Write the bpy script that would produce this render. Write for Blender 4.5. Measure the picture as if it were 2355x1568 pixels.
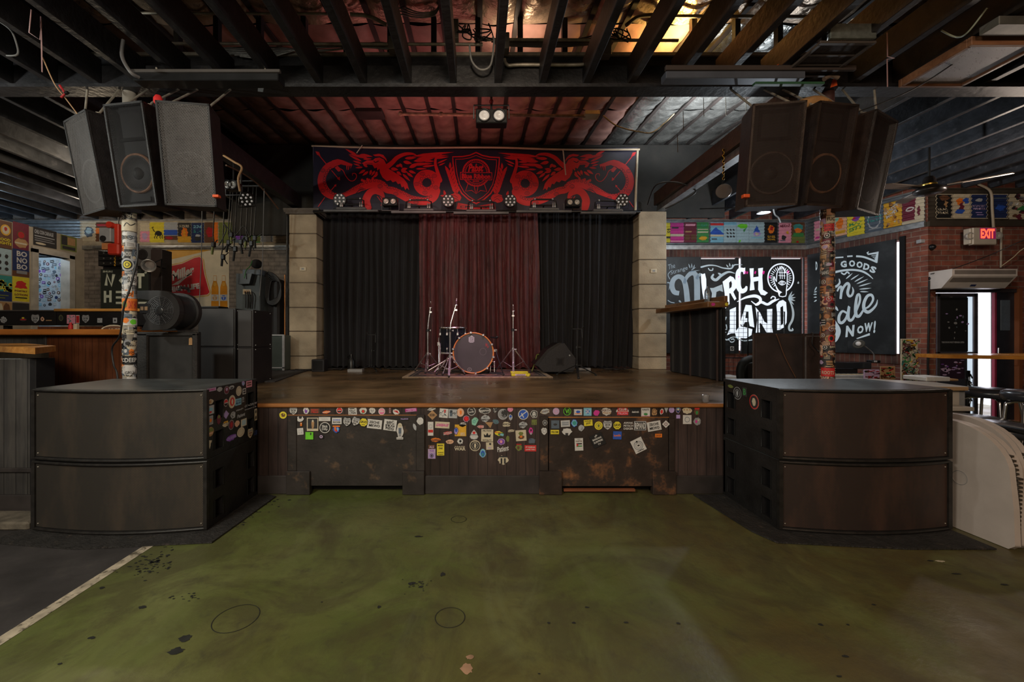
import bpy,math,random
from mathutils import Vector,Matrix,Euler
R=math.radians
rnd=random.Random(7)
for o in list(bpy.data.objects):bpy.data.objects.remove(o,do_unlink=True)
SC=bpy.context.scene
COL=SC.collection
# -- camera
F,CX,CY,H=960.0,1100.0,770.0,1.3
cam_d=bpy.data.cameras.new('camera');cam=bpy.data.objects.new('camera',cam_d);COL.objects.link(cam)
cam.location=(0,0,H);cam.rotation_euler=(R(90),0,0)
cam_d.sensor_width=36;cam_d.lens=F/2355*36
cam_d.shift_x=(1177.5-CX)/2355;cam_d.shift_y=-(784-CY)/2355
cam_d.clip_start=.05;cam_d.clip_end=100
SC.camera=cam
SC.view_settings.view_transform='Standard';SC.view_settings.look='None'
SC.view_settings.exposure=0.0;SC.view_settings.gamma=1.0;SC.view_settings.use_curve_mapping=False
# -- daylight outside
w=bpy.data.worlds.new('daylight');SC.world=w;w.use_nodes=True
w.node_tree.nodes['Background'].inputs[0].default_value=(.92,.90,1.0,1)
w.node_tree.nodes['Background'].inputs[1].default_value=3.2
# -- lamps of the room, with added fill lamps
def lamp(kind,name,loc,power,color,size=.3,aim=None,size_y=None,spot=90,blend=.6):
 d=bpy.data.lights.new(name,kind);d.energy=power;d.color=color
 if kind=='AREA':
  d.size=size
  if size_y:d.shape='RECTANGLE';d.size_y=size_y
 else:d.shadow_soft_size=size
 if kind=='SPOT':d.spot_size=R(spot);d.spot_blend=blend
 o=bpy.data.objects.new(name,d);COL.objects.link(o);o.location=loc
 if aim is not None:
  v=Vector(aim)-Vector(loc);o.rotation_euler=v.to_track_quat('-Z','Y').to_euler()
 return o
WARM,NEUT,COOL=(1,.78,.52),(1,.90,.76),(.80,.90,1.0)
lamp('AREA','fill_lamp',(-2.5,-.9,3.3),112,(1,.95,.80),.8,aim=(-1.5,2.0,0))  # unseen area lamps above and behind the camera, added as soft fill
lamp('AREA','fill_lamp',(2.6,-1.2,3.3),34,(1,.62,.38),.9,aim=(1.6,2.5,.2))
lamp('AREA','fill_lamp',(0,-2.6,3.2),95,(1,.84,.64),1.2,aim=(0,5.5,1.6))
lamp('AREA','fill_lamp',(-2.8,.6,3.35),15,(1,.97,.86),.4,aim=(-2.0,1.3,0))  # small one added to brighten the floor at the lower left
lamp('SPOT','side_lamp',(-5.0,2.5,2.8),120,(.95,.98,.90),.10,aim=(-3.6,3.5,2.9),spot=120,blend=.8)
lamp('POINT','left_fill_lamp',(-4.9,5.4,3.35),30,(1,.80,.55),.06)  # both added to light the left back; no fixture there
lamp('POINT','left_fill_lamp',(-6.6,6.9,3.3),9,(1,.84,.66),.06)
lamp('POINT','back_room_lamp',(-8.3,7.0,2.9),22,(.62,.82,1.0),.06)
lamp('SPOT','stage_wash',(0,1.6,3.35),95,(1,.80,.58),.15,aim=(0,7,1.6),spot=75,blend=.5)
lamp('SPOT','attic_lamp',(.4,4.2,4.05),16,(1,.74,.5),.05,aim=(.4,4.3,4.5),spot=150)  # added to brighten the foil over the middle
lamp('SPOT','attic_lamp',(2.1,4.24,4.06),100,(1,.62,.18),.05,aim=(2.0,4.3,4.5),spot=150)
lamp('SPOT','attic_lamp',(3.0,5.5,3.75),190,(.92,.97,1.0),.05,aim=(3.1,5.8,4.5),spot=125)
lamp('SPOT','pink_par',(.18,4.3,3.2),150,(1,.45,.78),.16,aim=(0,5.8,1.0),spot=36,blend=.7)
lamp('AREA','red_roof_fill',(-.6,5.4,3.35),9,(1,.36,.34),1.6,aim=(-.6,5.9,4.6))  # unseen soft panel added to light the roof batts red
lamp('POINT','pendant_lamp',(4.1,5.9,2.90),60,(.84,.93,1.0),.05)
lamp('POINT','pendant_lamp',(5.9,4.6,2.9),30,(1,.82,.68),.06)  # added to light the right side; no pendant hangs here
# -- pixel -> place helpers
def wx(px,Y):return(px-CX)*Y/F
def wz(py,Y):return H-(py-CY)*Y/F
def W(px,py,Y):return Vector((wx(px,Y),Y,wz(py,Y)))
def yfloor(py,z=0.0):return(H-z)*F/(py-CY)
# -- materials
MATS={}
def nodes_of(m):
 m.use_nodes=True;nt=m.node_tree;return nt,nt.nodes,nt.links,nt.nodes['Principled BSDF']
def PM(name,col,rough=.6,metal=0.,var=.12,scale=6.,bump=0.,bscale=30.,stretch=(1,1,1),emit=0.,spec=.5,col2=None,thr=.5,soft=.1,s2=3.,rvar=.0,trans=0.,emitcol=None):
 if name in MATS:return MATS[name]
 m=bpy.data.materials.new(name);nt,N,L,B=nodes_of(m)
 tc=N.new('ShaderNodeTexCoord');mp=N.new('ShaderNodeMapping');mp.inputs['Scale'].default_value=stretch
 L.new(tc.outputs['Object'],mp.inputs[0])
 no=N.new('ShaderNodeTexNoise');no.inputs['Scale'].default_value=scale;no.inputs['Detail'].default_value=6
 L.new(mp.outputs[0],no.inputs['Vector'])
 rp=N.new('ShaderNodeMapRange');rp.inputs[1].default_value=.3;rp.inputs[2].default_value=.7
 rp.inputs[3].default_value=1-var;rp.inputs[4].default_value=1+var;L.new(no.outputs['Fac'],rp.inputs[0])
 base=N.new('ShaderNodeRGB');base.outputs[0].default_value=(*col,1);src=base.outputs[0]
 if col2 is not None:
  n2=N.new('ShaderNodeTexNoise');n2.inputs['Scale'].default_value=s2;n2.inputs['Detail'].default_value=9
  n2.inputs['Roughness'].default_value=.65;L.new(mp.outputs[0],n2.inputs['Vector'])
  r2=N.new('ShaderNodeMapRange');r2.inputs[1].default_value=thr;r2.inputs[2].default_value=thr+soft
  L.new(n2.outputs['Fac'],r2.inputs[0])
  mx=N.new('ShaderNodeMix');mx.data_type='RGBA';L.new(r2.outputs[0],mx.inputs[0]);L.new(src,mx.inputs[6])
  mx.inputs[7].default_value=(*col2,1);src=mx.outputs[2]
 mu=N.new('ShaderNodeMix');mu.data_type='RGBA';mu.blend_type='MULTIPLY';mu.inputs[0].default_value=1
 L.new(src,mu.inputs[6]);L.new(rp.outputs[0],mu.inputs[7]);L.new(mu.outputs[2],B.inputs['Base Color'])
 B.inputs['Roughness'].default_value=rough;B.inputs['Metallic'].default_value=metal
 B.inputs['Specular IOR Level'].default_value=spec
 if rvar:
  rr=N.new('ShaderNodeMapRange');rr.inputs[1].default_value=.35;rr.inputs[2].default_value=.65
  rr.inputs[3].default_value=max(.03,rough-rvar);rr.inputs[4].default_value=min(1,rough+rvar)
  L.new(no.outputs['Fac'],rr.inputs[0]);L.new(rr.outputs[0],B.inputs['Roughness'])
 if bump:
  nb=N.new('ShaderNodeTexNoise');nb.inputs['Scale'].default_value=bscale;nb.inputs['Detail'].default_value=5
  L.new(mp.outputs[0],nb.inputs['Vector'])
  bp=N.new('ShaderNodeBump');bp.inputs['Strength'].default_value=bump;bp.inputs['Distance'].default_value=.02
  L.new(nb.outputs['Fac'],bp.inputs['Height']);L.new(bp.outputs[0],B.inputs['Normal'])
 if emit:
  B.inputs['Emission Color'].default_value=(*(emitcol or col),1);B.inputs['Emission Strength'].default_value=emit
 if trans:B.inputs['Transmission Weight'].default_value=trans
 MATS[name]=m;return m
CN={'white':(.62,.60,.58),'cream':(.60,.52,.38),'grey':(.27,.27,.28),'dark':(.035,.033,.035),'black':(.012,.012,.013),'red':(.62,.03,.03),'orange':(.80,.20,.02),'gold':(.70,.38,.03),'yellow':(.75,.62,.04),'lime':(.16,.62,.03),'green':(.05,.25,.07),'olive':(.17,.20,.05),'teal':(.05,.30,.28),'mint':(.25,.55,.42),'sky':(.22,.48,.62),'blue':(.03,.10,.48),'navy':(.02,.035,.12),'purple':(.22,.07,.42),'violet':(.42,.30,.62),'pink':(.75,.30,.40),'magenta':(.60,.04,.28),'maroon':(.16,.02,.04),'brown':(.14,.06,.03),'tan':(.42,.24,.11),'peach':(.72,.42,.28),'lilac':(.50,.36,.55),'silver':(.42,.43,.45),'slate':(.10,.13,.17),'crimson':(.42,.015,.02),'bannerred':(.80,.02,.03),'ink':(.010,.008,.030),'paleblue':(.38,.52,.58),'amber':(.75,.33,.02),'copper':(.45,.18,.07)}
def P(c):return PM('paint_'+c,CN[c],rough=.55,var=.10,scale=25)
def brick_mat(name,c1,c2,mortar,axes='xz',bw=.205,bh=.067,mort=.010,bump=.6,dark=None,rough=.85,off=.5):
 if name in MATS:return MATS[name]
 m=bpy.data.materials.new(name);nt,N,L,B=nodes_of(m)
 tc=N.new('ShaderNodeTexCoord');sp=N.new('ShaderNodeSeparateXYZ');cb=N.new('ShaderNodeCombineXYZ')
 L.new(tc.outputs['Object'],sp.inputs[0])
 L.new(sp.outputs['XYZ'.index(axes[0].upper())],cb.inputs[0]);L.new(sp.outputs['XYZ'.index(axes[1].upper())],cb.inputs[1])
 bt=N.new('ShaderNodeTexBrick');L.new(cb.outputs[0],bt.inputs['Vector'])
 bt.inputs['Scale'].default_value=1;bt.inputs['Brick Width'].default_value=bw+mort;bt.inputs['Row Height'].default_value=bh+mort
 bt.inputs['Mortar Size'].default_value=mort*.55;bt.inputs['Mortar Smooth'].default_value=.15;bt.inputs['Bias'].default_value=-.15
 bt.inputs['Color1'].default_value=(*c1,1);bt.inputs['Color2'].default_value=(*c2,1);bt.inputs['Mortar'].default_value=(*mortar,1)
 bt.offset=off
 no=N.new('ShaderNodeTexNoise');no.inputs['Scale'].default_value=9;no.inputs['Detail'].default_value=7;L.new(tc.outputs['Object'],no.inputs['Vector'])
 rp=N.new('ShaderNodeMapRange');rp.inputs[1].default_value=.3;rp.inputs[2].default_value=.7;rp.inputs[3].default_value=.65;rp.inputs[4].default_value=1.3
 L.new(no.outputs['Fac'],rp.inputs[0])
 mu=N.new('ShaderNodeMix');mu.data_type='RGBA';mu.blend_type='MULTIPLY';mu.inputs[0].default_value=1
 L.new(bt.outputs['Color'],mu.inputs[6]);L.new(rp.outputs[0],mu.inputs[7]);L.new(mu.outputs[2],B.inputs['Base Color'])
 bp=N.new('ShaderNodeBump');bp.inputs['Strength'].default_value=bump;bp.inputs['Distance'].default_value=.006;bp.invert=True
 L.new(bt.outputs['Fac'],bp.inputs['Height']);L.new(bp.outputs[0],B.inputs['Normal'])
 B.inputs['Roughness'].default_value=rough
 MATS[name]=m;return m
def wood_mat(name,c1,c2,along='x',rough=.35,scale=1.,plank=0.,gap=(.01,.006,.004),rvar=.15,pacross='y'):
 if name in MATS:return MATS[name]
 m=bpy.data.materials.new(name);nt,N,L,B=nodes_of(m)
 tc=N.new('ShaderNodeTexCoord');mp=N.new('ShaderNodeMapping');L.new(tc.outputs['Object'],mp.inputs[0])
 s={'x':(1.2,14,14),'y':(14,1.2,14),'z':(14,14,1.2)}[along]
 mp.inputs['Scale'].default_value=[v*scale for v in s]
 no=N.new('ShaderNodeTexNoise');no.inputs['Scale'].default_value=1.6;no.inputs['Detail'].default_value=9;no.inputs['Roughness'].default_value=.62
 no.inputs['Distortion'].default_value=.8;L.new(mp.outputs[0],no.inputs['Vector'])
 cr=N.new('ShaderNodeValToRGB');cr.color_ramp.elements[0].position=.32;cr.color_ramp.elements[1].position=.68
 cr.color_ramp.elements[0].color=(*c1,1);cr.color_ramp.elements[1].color=(*c2,1);L.new(no.outputs['Fac'],cr.inputs[0])
 n2=N.new('ShaderNodeTexNoise');n2.inputs['Scale'].default_value=1.3;n2.inputs['Detail'].default_value=4;L.new(tc.outputs['Object'],n2.inputs['Vector'])
 r2=N.new('ShaderNodeMapRange');r2.inputs[1].default_value=.35;r2.inputs[2].default_value=.65;r2.inputs[3].default_value=.55;r2.inputs[4].default_value=1.25
 L.new(n2.outputs['Fac'],r2.inputs[0])
 mu=N.new('ShaderNodeMix');mu.data_type='RGBA';mu.blend_type='MULTIPLY';mu.inputs[0].default_value=1
 L.new(cr.outputs[0],mu.inputs[6]);L.new(r2.outputs[0],mu.inputs[7]);src=mu.outputs[2]
 if plank:
  sp=N.new('ShaderNodeSeparateXYZ');L.new(tc.outputs['Object'],sp.inputs[0])
  ad=N.new('ShaderNodeMath');ad.operation='ADD';ad.inputs[1].default_value=100;L.new(sp.outputs['XYZ'.index(pacross.upper())],ad.inputs[0])
  md=N.new('ShaderNodeMath');md.operation='MODULO';md.inputs[1].default_value=plank;L.new(ad.outputs[0],md.inputs[0])
  lt=N.new('ShaderNodeMath');lt.operation='LESS_THAN';lt.inputs[1].default_value=plank*.05;L.new(md.outputs[0],lt.inputs[0])
  mx=N.new('ShaderNodeMix');mx.data_type='RGBA';L.new(lt.outputs[0],mx.inputs[0]);L.new(src,mx.inputs[6]);mx.inputs[7].default_value=(*gap,1);src=mx.outputs[2]
  bp=N.new('ShaderNodeBump');bp.invert=True;bp.inputs['Strength'].default_value=.8;bp.inputs['Distance'].default_value=.004
  L.new(lt.outputs[0],bp.inputs['Height']);L.new(bp.outputs[0],B.inputs['Normal'])
 L.new(src,B.inputs['Base Color'])
 rr=N.new('ShaderNodeMapRange');rr.inputs[1].default_value=.35;rr.inputs[2].default_value=.65;rr.inputs[3].default_value=max(.05,rough-rvar);rr.inputs[4].default_value=rough+rvar
 L.new(n2.outputs['Fac'],rr.inputs[0]);L.new(rr.outputs[0],B.inputs['Roughness'])
 MATS[name]=m;return m
def grille_mat(name,col,cell=.011,holes=.36,dirt=None,see=True,rough=.55,axes='xz',metal=.2,spec=.5):
 """perforated steel: staggered round holes, either see-through or showing dark foam"""
 if name in MATS:return MATS[name]
 m=bpy.data.materials.new(name);nt,N,L,B=nodes_of(m)
 tc=N.new('ShaderNodeTexCoord');sp=N.new('ShaderNodeSeparateXYZ');cb=N.new('ShaderNodeCombineXYZ');L.new(tc.outputs['UV'],sp.inputs[0])
 L.new(sp.outputs[0],cb.inputs[0]);L.new(sp.outputs[1],cb.inputs[1])
 def M2(op,a,b):
  n=N.new('ShaderNodeMath');n.operation=op
  for i,v in enumerate((a,b)):
   if v is None:continue
   if isinstance(v,(int,float)):n.inputs[i].default_value=v
   else:L.new(v,n.inputs[i])
  return n.outputs[0]
 def lattice(dx,dy):
  px=M2('SUBTRACT',M2('FRACT',M2('ADD',M2('DIVIDE',sp.outputs[0],cell),500+dx),None),.5)
  py=M2('SUBTRACT',M2('FRACT',M2('ADD',M2('DIVIDE',sp.outputs[1],cell*1.732),500+dy),None),.5)
  py=M2('MULTIPLY',py,1.732)
  return M2('SQRT',M2('ADD',M2('MULTIPLY',px,px),M2('MULTIPLY',py,py)),None)
 d=M2('MINIMUM',lattice(0,0),lattice(.5,.5))
 hole=M2('LESS_THAN',d,holes)
 no=N.new('ShaderNodeTexNoise');no.inputs['Scale'].default_value=3.2;no.inputs['Detail'].default_value=8;no.inputs['Roughness'].default_value=.65
 mp=N.new('ShaderNodeMapping');mp.inputs['Scale'].default_value=(1.6,1.6,.5);L.new(tc.outputs['Object'],mp.inputs[0]);L.new(mp.outputs[0],no.inputs['Vector'])
 r=N.new('ShaderNodeMapRange');r.inputs[1].default_value=.45;r.inputs[2].default_value=.68;L.new(no.outputs['Fac'],r.inputs[0])
 mx=N.new('ShaderNodeMix');mx.data_type='RGBA';L.new(r.outputs[0],mx.inputs[0]);mx.inputs[6].default_value=(*col,1);mx.inputs[7].default_value=(*(dirt or col),1)
 B.inputs['Roughness'].default_value=rough;B.inputs['Metallic'].default_value=metal;B.inputs['Specular IOR Level'].default_value=spec
 if see:
  L.new(mx.outputs[2],B.inputs['Base Color'])
  tr=N.new('ShaderNodeBsdfTransparent');ms=N.new('ShaderNodeMixShader');L.new(hole,ms.inputs[0]);L.new(B.outputs[0],ms.inputs[1]);L.new(tr.outputs[0],ms.inputs[2])
  L.new(ms.outputs[0],N['Material Output'].inputs['Surface'])
 else:
  m3=N.new('ShaderNodeMix');m3.data_type='RGBA';L.new(hole,m3.inputs[0]);L.new(mx.outputs[2],m3.inputs[6]);m3.inputs[7].default_value=tuple(c*.34 for c in col)+(1,)
  L.new(m3.outputs[2],B.inputs['Base Color'])
 MATS[name]=m;return m
# -- mesh builder
ORG={}
class MB:
 def __init__(s,xf=None):s.v=[];s.f=[];s.m=[];s.sm=[];s.mats=[];s.xf=xf;s.uv={}
 def mi(s,mat):
  if mat not in s.mats:s.mats.append(mat)
  return s.mats.index(mat)
 def add(s,vs,fs,mat,smooth=False,uvs=None):
  b=len(s.v);k=s.mi(mat)
  for p in vs:
   p=Vector(p);s.v.append(s.xf@p if s.xf is not None else p)
  for i,f in enumerate(fs):
   if uvs:s.uv[len(s.f)]=[uvs[j]for j in f]
   s.f.append([b+j for j in f]);s.m.append(k);s.sm.append(smooth)
  return s
 def box(s,x0,x1,y0,y1,z0,z1,mat):
  vs=[(x,y,z)for z in(z0,z1)for y in(y0,y1)for x in(x0,x1)]
  return s.add(vs,[(0,2,3,1),(4,5,7,6),(0,1,5,4),(2,6,7,3),(0,4,6,2),(1,3,7,5)],mat)
 def bbox(s,x0,x1,y0,y1,z0,z1,mat,b=.01):
  """box with chamfered edges"""
  b=min(b,(x1-x0)*.45,(y1-y0)*.45,(z1-z0)*.45)
  vs=[];idx={}
  for ix,(xa,xs)in enumerate(((x0,1),(x1,-1))):
   for iy,(ya,ys)in enumerate(((y0,1),(y1,-1))):
    for iz,(za,zs)in enumerate(((z0,1),(z1,-1))):
     for ax in range(3):
      p=[xa+xs*b,ya+ys*b,za+zs*b];p[ax]=(xa,ya,za)[ax]
      idx[(ix,iy,iz,ax)]=len(vs);vs.append(p)
  fs=[]
  g=lambda*k:idx[k]
  for a in(0,1):
   fs.append([g(a,0,0,0),g(a,1,0,0),g(a,1,1,0),g(a,0,1,0)])
   fs.append([g(0,a,0,1),g(1,a,0,1),g(1,a,1,1),g(0,a,1,1)])
   fs.append([g(0,0,a,2),g(1,0,a,2),g(1,1,a,2),g(0,1,a,2)])
   for c in(0,1):
    fs.append([g(a,c,0,0),g(a,c,1,0),g(a,c,1,1),g(a,c,0,1)])
    fs.append([g(a,0,c,0),g(a,1,c,0),g(a,1,c,2),g(a,0,c,2)])
    fs.append([g(0,a,c,1),g(1,a,c,1),g(1,a,c,2),g(0,a,c,2)])
    for d in(0,1):fs.append([g(a,c,d,0),g(a,c,d,1),g(a,c,d,2)])
  return s.add(vs,fs,mat)
 def tube(s,pts,r,mat,seg=8,caps=True,close=False):
  pts=[Vector(p)for p in pts];n=len(pts)
  rs=r if isinstance(r,(list,tuple))else[r]*n
  vs=[];up=None
  for i,p in enumerate(pts):
   a=pts[(i-1)%n]if(i or close)else pts[i];b=pts[(i+1)%n]if(i<n-1 or close)else pts[i]
   t=(b-a)
   if t.length<1e-9:t=Vector((0,0,1))
   t.normalize()
   if up is None:up=Vector((0,0,1))if abs(t.z)<.9 else Vector((1,0,0))
   u=up-t*up.dot(t)
   if u.length<1e-5:u=t.orthogonal()
   u.normalize();v=t.cross(u);up=u
   for k in range(seg):
    an=2*math.pi*k/seg;vs.append(p+(u*math.cos(an)+v*math.sin(an))*rs[i])
  fs=[]
  for i in range(n if close else n-1):
   for k in range(seg):
    a,b=i*seg,((i+1)%n)*seg;k2=(k+1)%seg;fs.append((a+k,a+k2,b+k2,b+k))
  s.add(vs,fs,mat,True)
  if caps and not close:s.add(vs[:seg],[list(range(seg))[::-1]],mat);s.add(vs[-seg:],[list(range(seg))],mat)
  return s
 def lathe(s,prof,mat,org=(0,0,0),axis=(0,0,1),seg=24,smooth=True,cap=True):
  """prof: (radius, height along axis)"""
  ax=Vector(axis).normalized();u=ax.orthogonal().normalized();v=ax.cross(u);o=Vector(org);vs=[]
  for r_,h in prof:
   for k in range(seg):
    a=2*math.pi*k/seg;vs.append(o+ax*h+(u*math.cos(a)+v*math.sin(a))*r_)
  fs=[(i*seg+k,i*seg+(k+1)%seg,(i+1)*seg+(k+1)%seg,(i+1)*seg+k)for i in range(len(prof)-1)for k in range(seg)]
  s.add(vs,fs,mat,smooth)
  if cap and prof[0][0]>1e-4:s.add(vs[:seg],[list(range(seg))[::-1]],mat)
  if cap and prof[-1][0]>1e-4:s.add(vs[-seg:],[list(range(seg))],mat)
  return s
 def prism(s,poly,f,d0,d1,mat,smooth=False):
  """poly: 2D outline, f(a,b,d)->3D, extruded from d0 to d1"""
  n=len(poly);vs=[f(a,b,d0)for a,b in poly]+[f(a,b,d1)for a,b in poly]
  s.add(vs,[list(range(n))[::-1],list(range(n,2*n))],mat)
  return s.add(vs,[(i,(i+1)%n,n+(i+1)%n,n+i)for i in range(n)],mat,smooth)
 def grid(s,f,nu,nv,mat,smooth=True,uvf=None):
  vs=[f(i/nu,j/nv)for j in range(nv+1)for i in range(nu+1)]
  uvs=[uvf(i/nu,j/nv)for j in range(nv+1)for i in range(nu+1)]if uvf else None
  fs=[(j*(nu+1)+i,j*(nu+1)+i+1,(j+1)*(nu+1)+i+1,(j+1)*(nu+1)+i)for j in range(nv)for i in range(nu)]
  return s.add(vs,fs,mat,smooth,uvs)
 def ball(s,c,r,mat,seg=12,sz=1.):
  n=seg//2;return s.lathe([(max(1e-5,r*math.sin(math.pi*i/n)),-r*sz*math.cos(math.pi*i/n))for i in range(n+1)],mat,c,(0,0,1),seg)
 def build(s,name,parent=None,label=None,cat=None,group=None,kind=None,bevel=0):
  me=bpy.data.meshes.new(name)
  if parent is None:
   xs=[p.x for p in s.v];ys=[p.y for p in s.v];zs=[p.z for p in s.v]
   o0=Vector(((min(xs)+max(xs))/2,(min(ys)+max(ys))/2,min(zs)))
  else:o0=ORG[parent.name]
  me.from_pydata([p-o0 for p in s.v],[],s.f);me.polygons.foreach_set('material_index',s.m);me.polygons.foreach_set('use_smooth',s.sm)
  for mt in s.mats:me.materials.append(mt)
  if s.uv:
   ul=me.uv_layers.new(name='UVMap')
   for pi,u in s.uv.items():
    p=me.polygons[pi]
    for k,li in enumerate(p.loop_indices):ul.data[li].uv=u[k]
  me.validate();me.update()
  o=bpy.data.objects.new(name,me);COL.objects.link(o)
  if parent is None:o.location=o0
  else:o.parent=parent
  ORG[o.name]=o0
  if bevel:
   md=o.modifiers.new('bevel','BEVEL');md.width=bevel;md.segments=2;md.limit_method='ANGLE';md.angle_limit=R(40)
  return tag(o,label,cat,group,kind)
def tag(o,label=None,cat=None,group=None,kind=None):
 if label:o['label']=label
 if cat:o['category']=cat
 if group:o['group']=group
 if kind:o['kind']=kind
 return o
def thing(name,loc,label,cat,group=None):
 o=bpy.data.objects.new(name,None);COL.objects.link(o);o.location=loc;o.empty_display_size=.1
 ORG[o.name]=Vector(loc);return tag(o,label,cat,group)
def dup(root,loc,rotz=None,label=None,group=None,scale=None):
 def cp(o,par):
  c=o.copy();COL.objects.link(c);ORG[c.name]=ORG[o.name]
  if par is not None:c.parent=par
  for ch in[x for x in bpy.data.objects if x.parent==o and x!=c]:cp(ch,c)
  return c
 c=cp(root,None);c.location=loc;ORG[c.name]=Vector(loc)
 if rotz is not None:c.rotation_euler=(0,0,rotz)
 if scale:c.scale=scale
 if label:c['label']=label
 if group:c['group']=group
 return c
# -- flat artwork (lettering, stickers, posters)
TXT={}
def text_mesh(s,bold):
 k=(s,bold)
 if k in TXT:return TXT[k]
 cu=bpy.data.curves.new('t','FONT');cu.body=s;cu.size=1;cu.offset=bold;cu.resolution_u=2
 ob=bpy.data.objects.new('t',cu);COL.objects.link(ob)
 me=bpy.data.meshes.new_from_object(ob)
 vs=[(v.co.x,v.co.y)for v in me.vertices];fs=[list(p.vertices)for p in me.polygons]
 bpy.data.objects.remove(ob,do_unlink=True);bpy.data.curves.remove(cu);bpy.data.meshes.remove(me)
 x0=min(v[0]for v in vs);x1=max(v[0]for v in vs);y0=min(v[1]for v in vs);y1=max(v[1]for v in vs)
 vs=[((x-x0)/(x1-x0)-.5,(y-y0)/(y1-y0)-.5)for x,y in vs]
 TXT[k]=(vs,fs);return TXT[k]
def smooth_pts(pts,n=6,close=False):
 out=[];m=len(pts)
 for i in range(m if close else m-1):
  g=lambda j:pts[j%m]if close else pts[min(max(j,0),m-1)]
  p0,p1,p2,p3=g(i-1),g(i),g(i+1),g(i+2)
  for k in range(n):
   t=k/n
   out.append(tuple(.5*(2*b+(c-a)*t+(2*a-5*b+4*c-d)*t*t+(3*b-a-3*c+d)*t**3)for a,b,c,d in zip(p0,p1,p2,p3)))
 if not close:out.append(tuple(pts[-1]))
 return out
def clip_strip(poly,ax,lo,hi):
 def half(pl,lim,sgn):
  out=[]
  for i in range(len(pl)):
   a,b=pl[i],pl[(i+1)%len(pl)];da,db=sgn*(a[ax]-lim),sgn*(b[ax]-lim)
   if da>=0:out.append(a)
   if(da>0 and db<0)or(da<0 and db>0):
    t=da/(da-db);out.append((a[0]+(b[0]-a[0])*t,a[1]+(b[1]-a[1])*t))
  return out
 p=half(poly,lo,1)
 return half(p,hi,-1)if p else p
class Art:
 """draws in canvas coordinates (a,b); m maps them to surface metres (u,v); s maps (u,v,lift) to 3D. flip=-1 when b runs downwards"""
 def __init__(s,surf,m=None,flip=1,slice_ax=None,step=.02,lift=.0012,base=.002):
  s.surf=surf;s.m=m or(lambda a,b:(a,b));s.flip=flip;s.ax=slice_ax;s.step=step;s.lift=lift;s.base=base;s.mb=MB();s.k=0
 def new(s):s.mb=MB();s.k=0;return s
 def up(s):s.k+=1;return s
 def poly(s,pts,mat,rot=0,c=None):
  if rot:
   ca,sa=math.cos(rot),math.sin(rot)*s.flip;cx,cy=c
   pts=[(cx+(x-cx)*ca-(y-cy)*sa,cy+(x-cx)*sa+(y-cy)*ca)for x,y in pts]
  uv=[s.m(a,b)for a,b in pts];h=s.base+s.lift*s.k
  if s.ax is None:s.mb.add([s.surf(u,v,h)for u,v in uv],[list(range(len(uv)))],mat)
  else:
   lo=min(p[s.ax]for p in uv);hi=max(p[s.ax]for p in uv);i=math.floor(lo/s.step)
   while i*s.step<hi:
    q=clip_strip(uv,s.ax,i*s.step,(i+1)*s.step);i+=1
    if len(q)>2:s.mb.add([s.surf(u,v,h)for u,v in q],[list(range(len(q)))],mat,True)
 def rect(s,x0,y0,x1,y1,mat,rot=0):s.poly([(x0,y0),(x1,y0),(x1,y1),(x0,y1)],mat,rot,((x0+x1)/2,(y0+y1)/2))
 def ell(s,cx,cy,rx,ry,mat,n=20,rot=0):s.poly([(cx+rx*math.cos(2*math.pi*i/n),cy+ry*math.sin(2*math.pi*i/n))for i in range(n)],mat,rot,(cx,cy))
 def blob(s,cx,cy,rx,ry,mat,seed=1,n=14,j=.28,rot=0):
  q=random.Random(seed)
  s.poly([(cx+rx*(1-j*q.random())*math.cos(2*math.pi*i/n),cy+ry*(1-j*q.random())*math.sin(2*math.pi*i/n))for i in range(n)],mat,rot,(cx,cy))
 def ring(s,cx,cy,rx,ry,w,mat,n=28):
  for i in range(n):
   a,b=2*math.pi*i/n,2*math.pi*(i+1)/n
   s.poly([(cx+rx*math.cos(a),cy+ry*math.sin(a)),(cx+rx*math.cos(b),cy+ry*math.sin(b)),(cx+(rx-w)*math.cos(b),cy+(ry-w)*math.sin(b)),(cx+(rx-w)*math.cos(a),cy+(ry-w)*math.sin(a))],mat)
 def stroke(s,pts,w,mat,sm=5,cap=True,close=False):
  if sm:
   ws=None
   if isinstance(w,(list,tuple)):pts=[(*p,q)for p,q in zip(pts,w)]
   pts=smooth_pts(pts,sm,close)
   if len(pts[0])==3:w=[p[2]for p in pts];pts=[p[:2]for p in pts]
  n=len(pts);ws=w if isinstance(w,(list,tuple))else[w]*n;L_=[];R_=[]
  for i in range(n):
   a=pts[i-1]if(i or close)else pts[0];b=pts[(i+1)%n]if(i<n-1 or close)else pts[-1]
   dx,dy=b[0]-a[0],b[1]-a[1];d=math.hypot(dx,dy)or 1;nx,ny=-dy/d*ws[i]/2,dx/d*ws[i]/2
   L_.append((pts[i][0]+nx,pts[i][1]+ny));R_.append((pts[i][0]-nx,pts[i][1]-ny))
  for i in range(n if close else n-1):
   j=(i+1)%n;s.poly([L_[i],L_[j],R_[j],R_[i]],mat)
  if cap and not close:
   for i in(0,n-1):
    if ws[i]>0:s.ell(pts[i][0],pts[i][1],ws[i]/2,ws[i]/2,mat,8)
 def text(s,t,cx,cy,w,h,mat,rot=0,shear=0,bold=.02):
  vs,fs=text_mesh(t,bold);ca,sa=math.cos(rot),math.sin(rot);out=[]
  for x,y in vs:
   X=x*w+shear*y*h;Y=y*h;X,Y=X*ca-Y*sa,X*sa+Y*ca
   u,v=s.m(cx+X,cy+Y*s.flip);out.append(s.surf(u,v,s.base+s.lift*s.k))
  s.mb.add(out,fs,mat)
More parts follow.
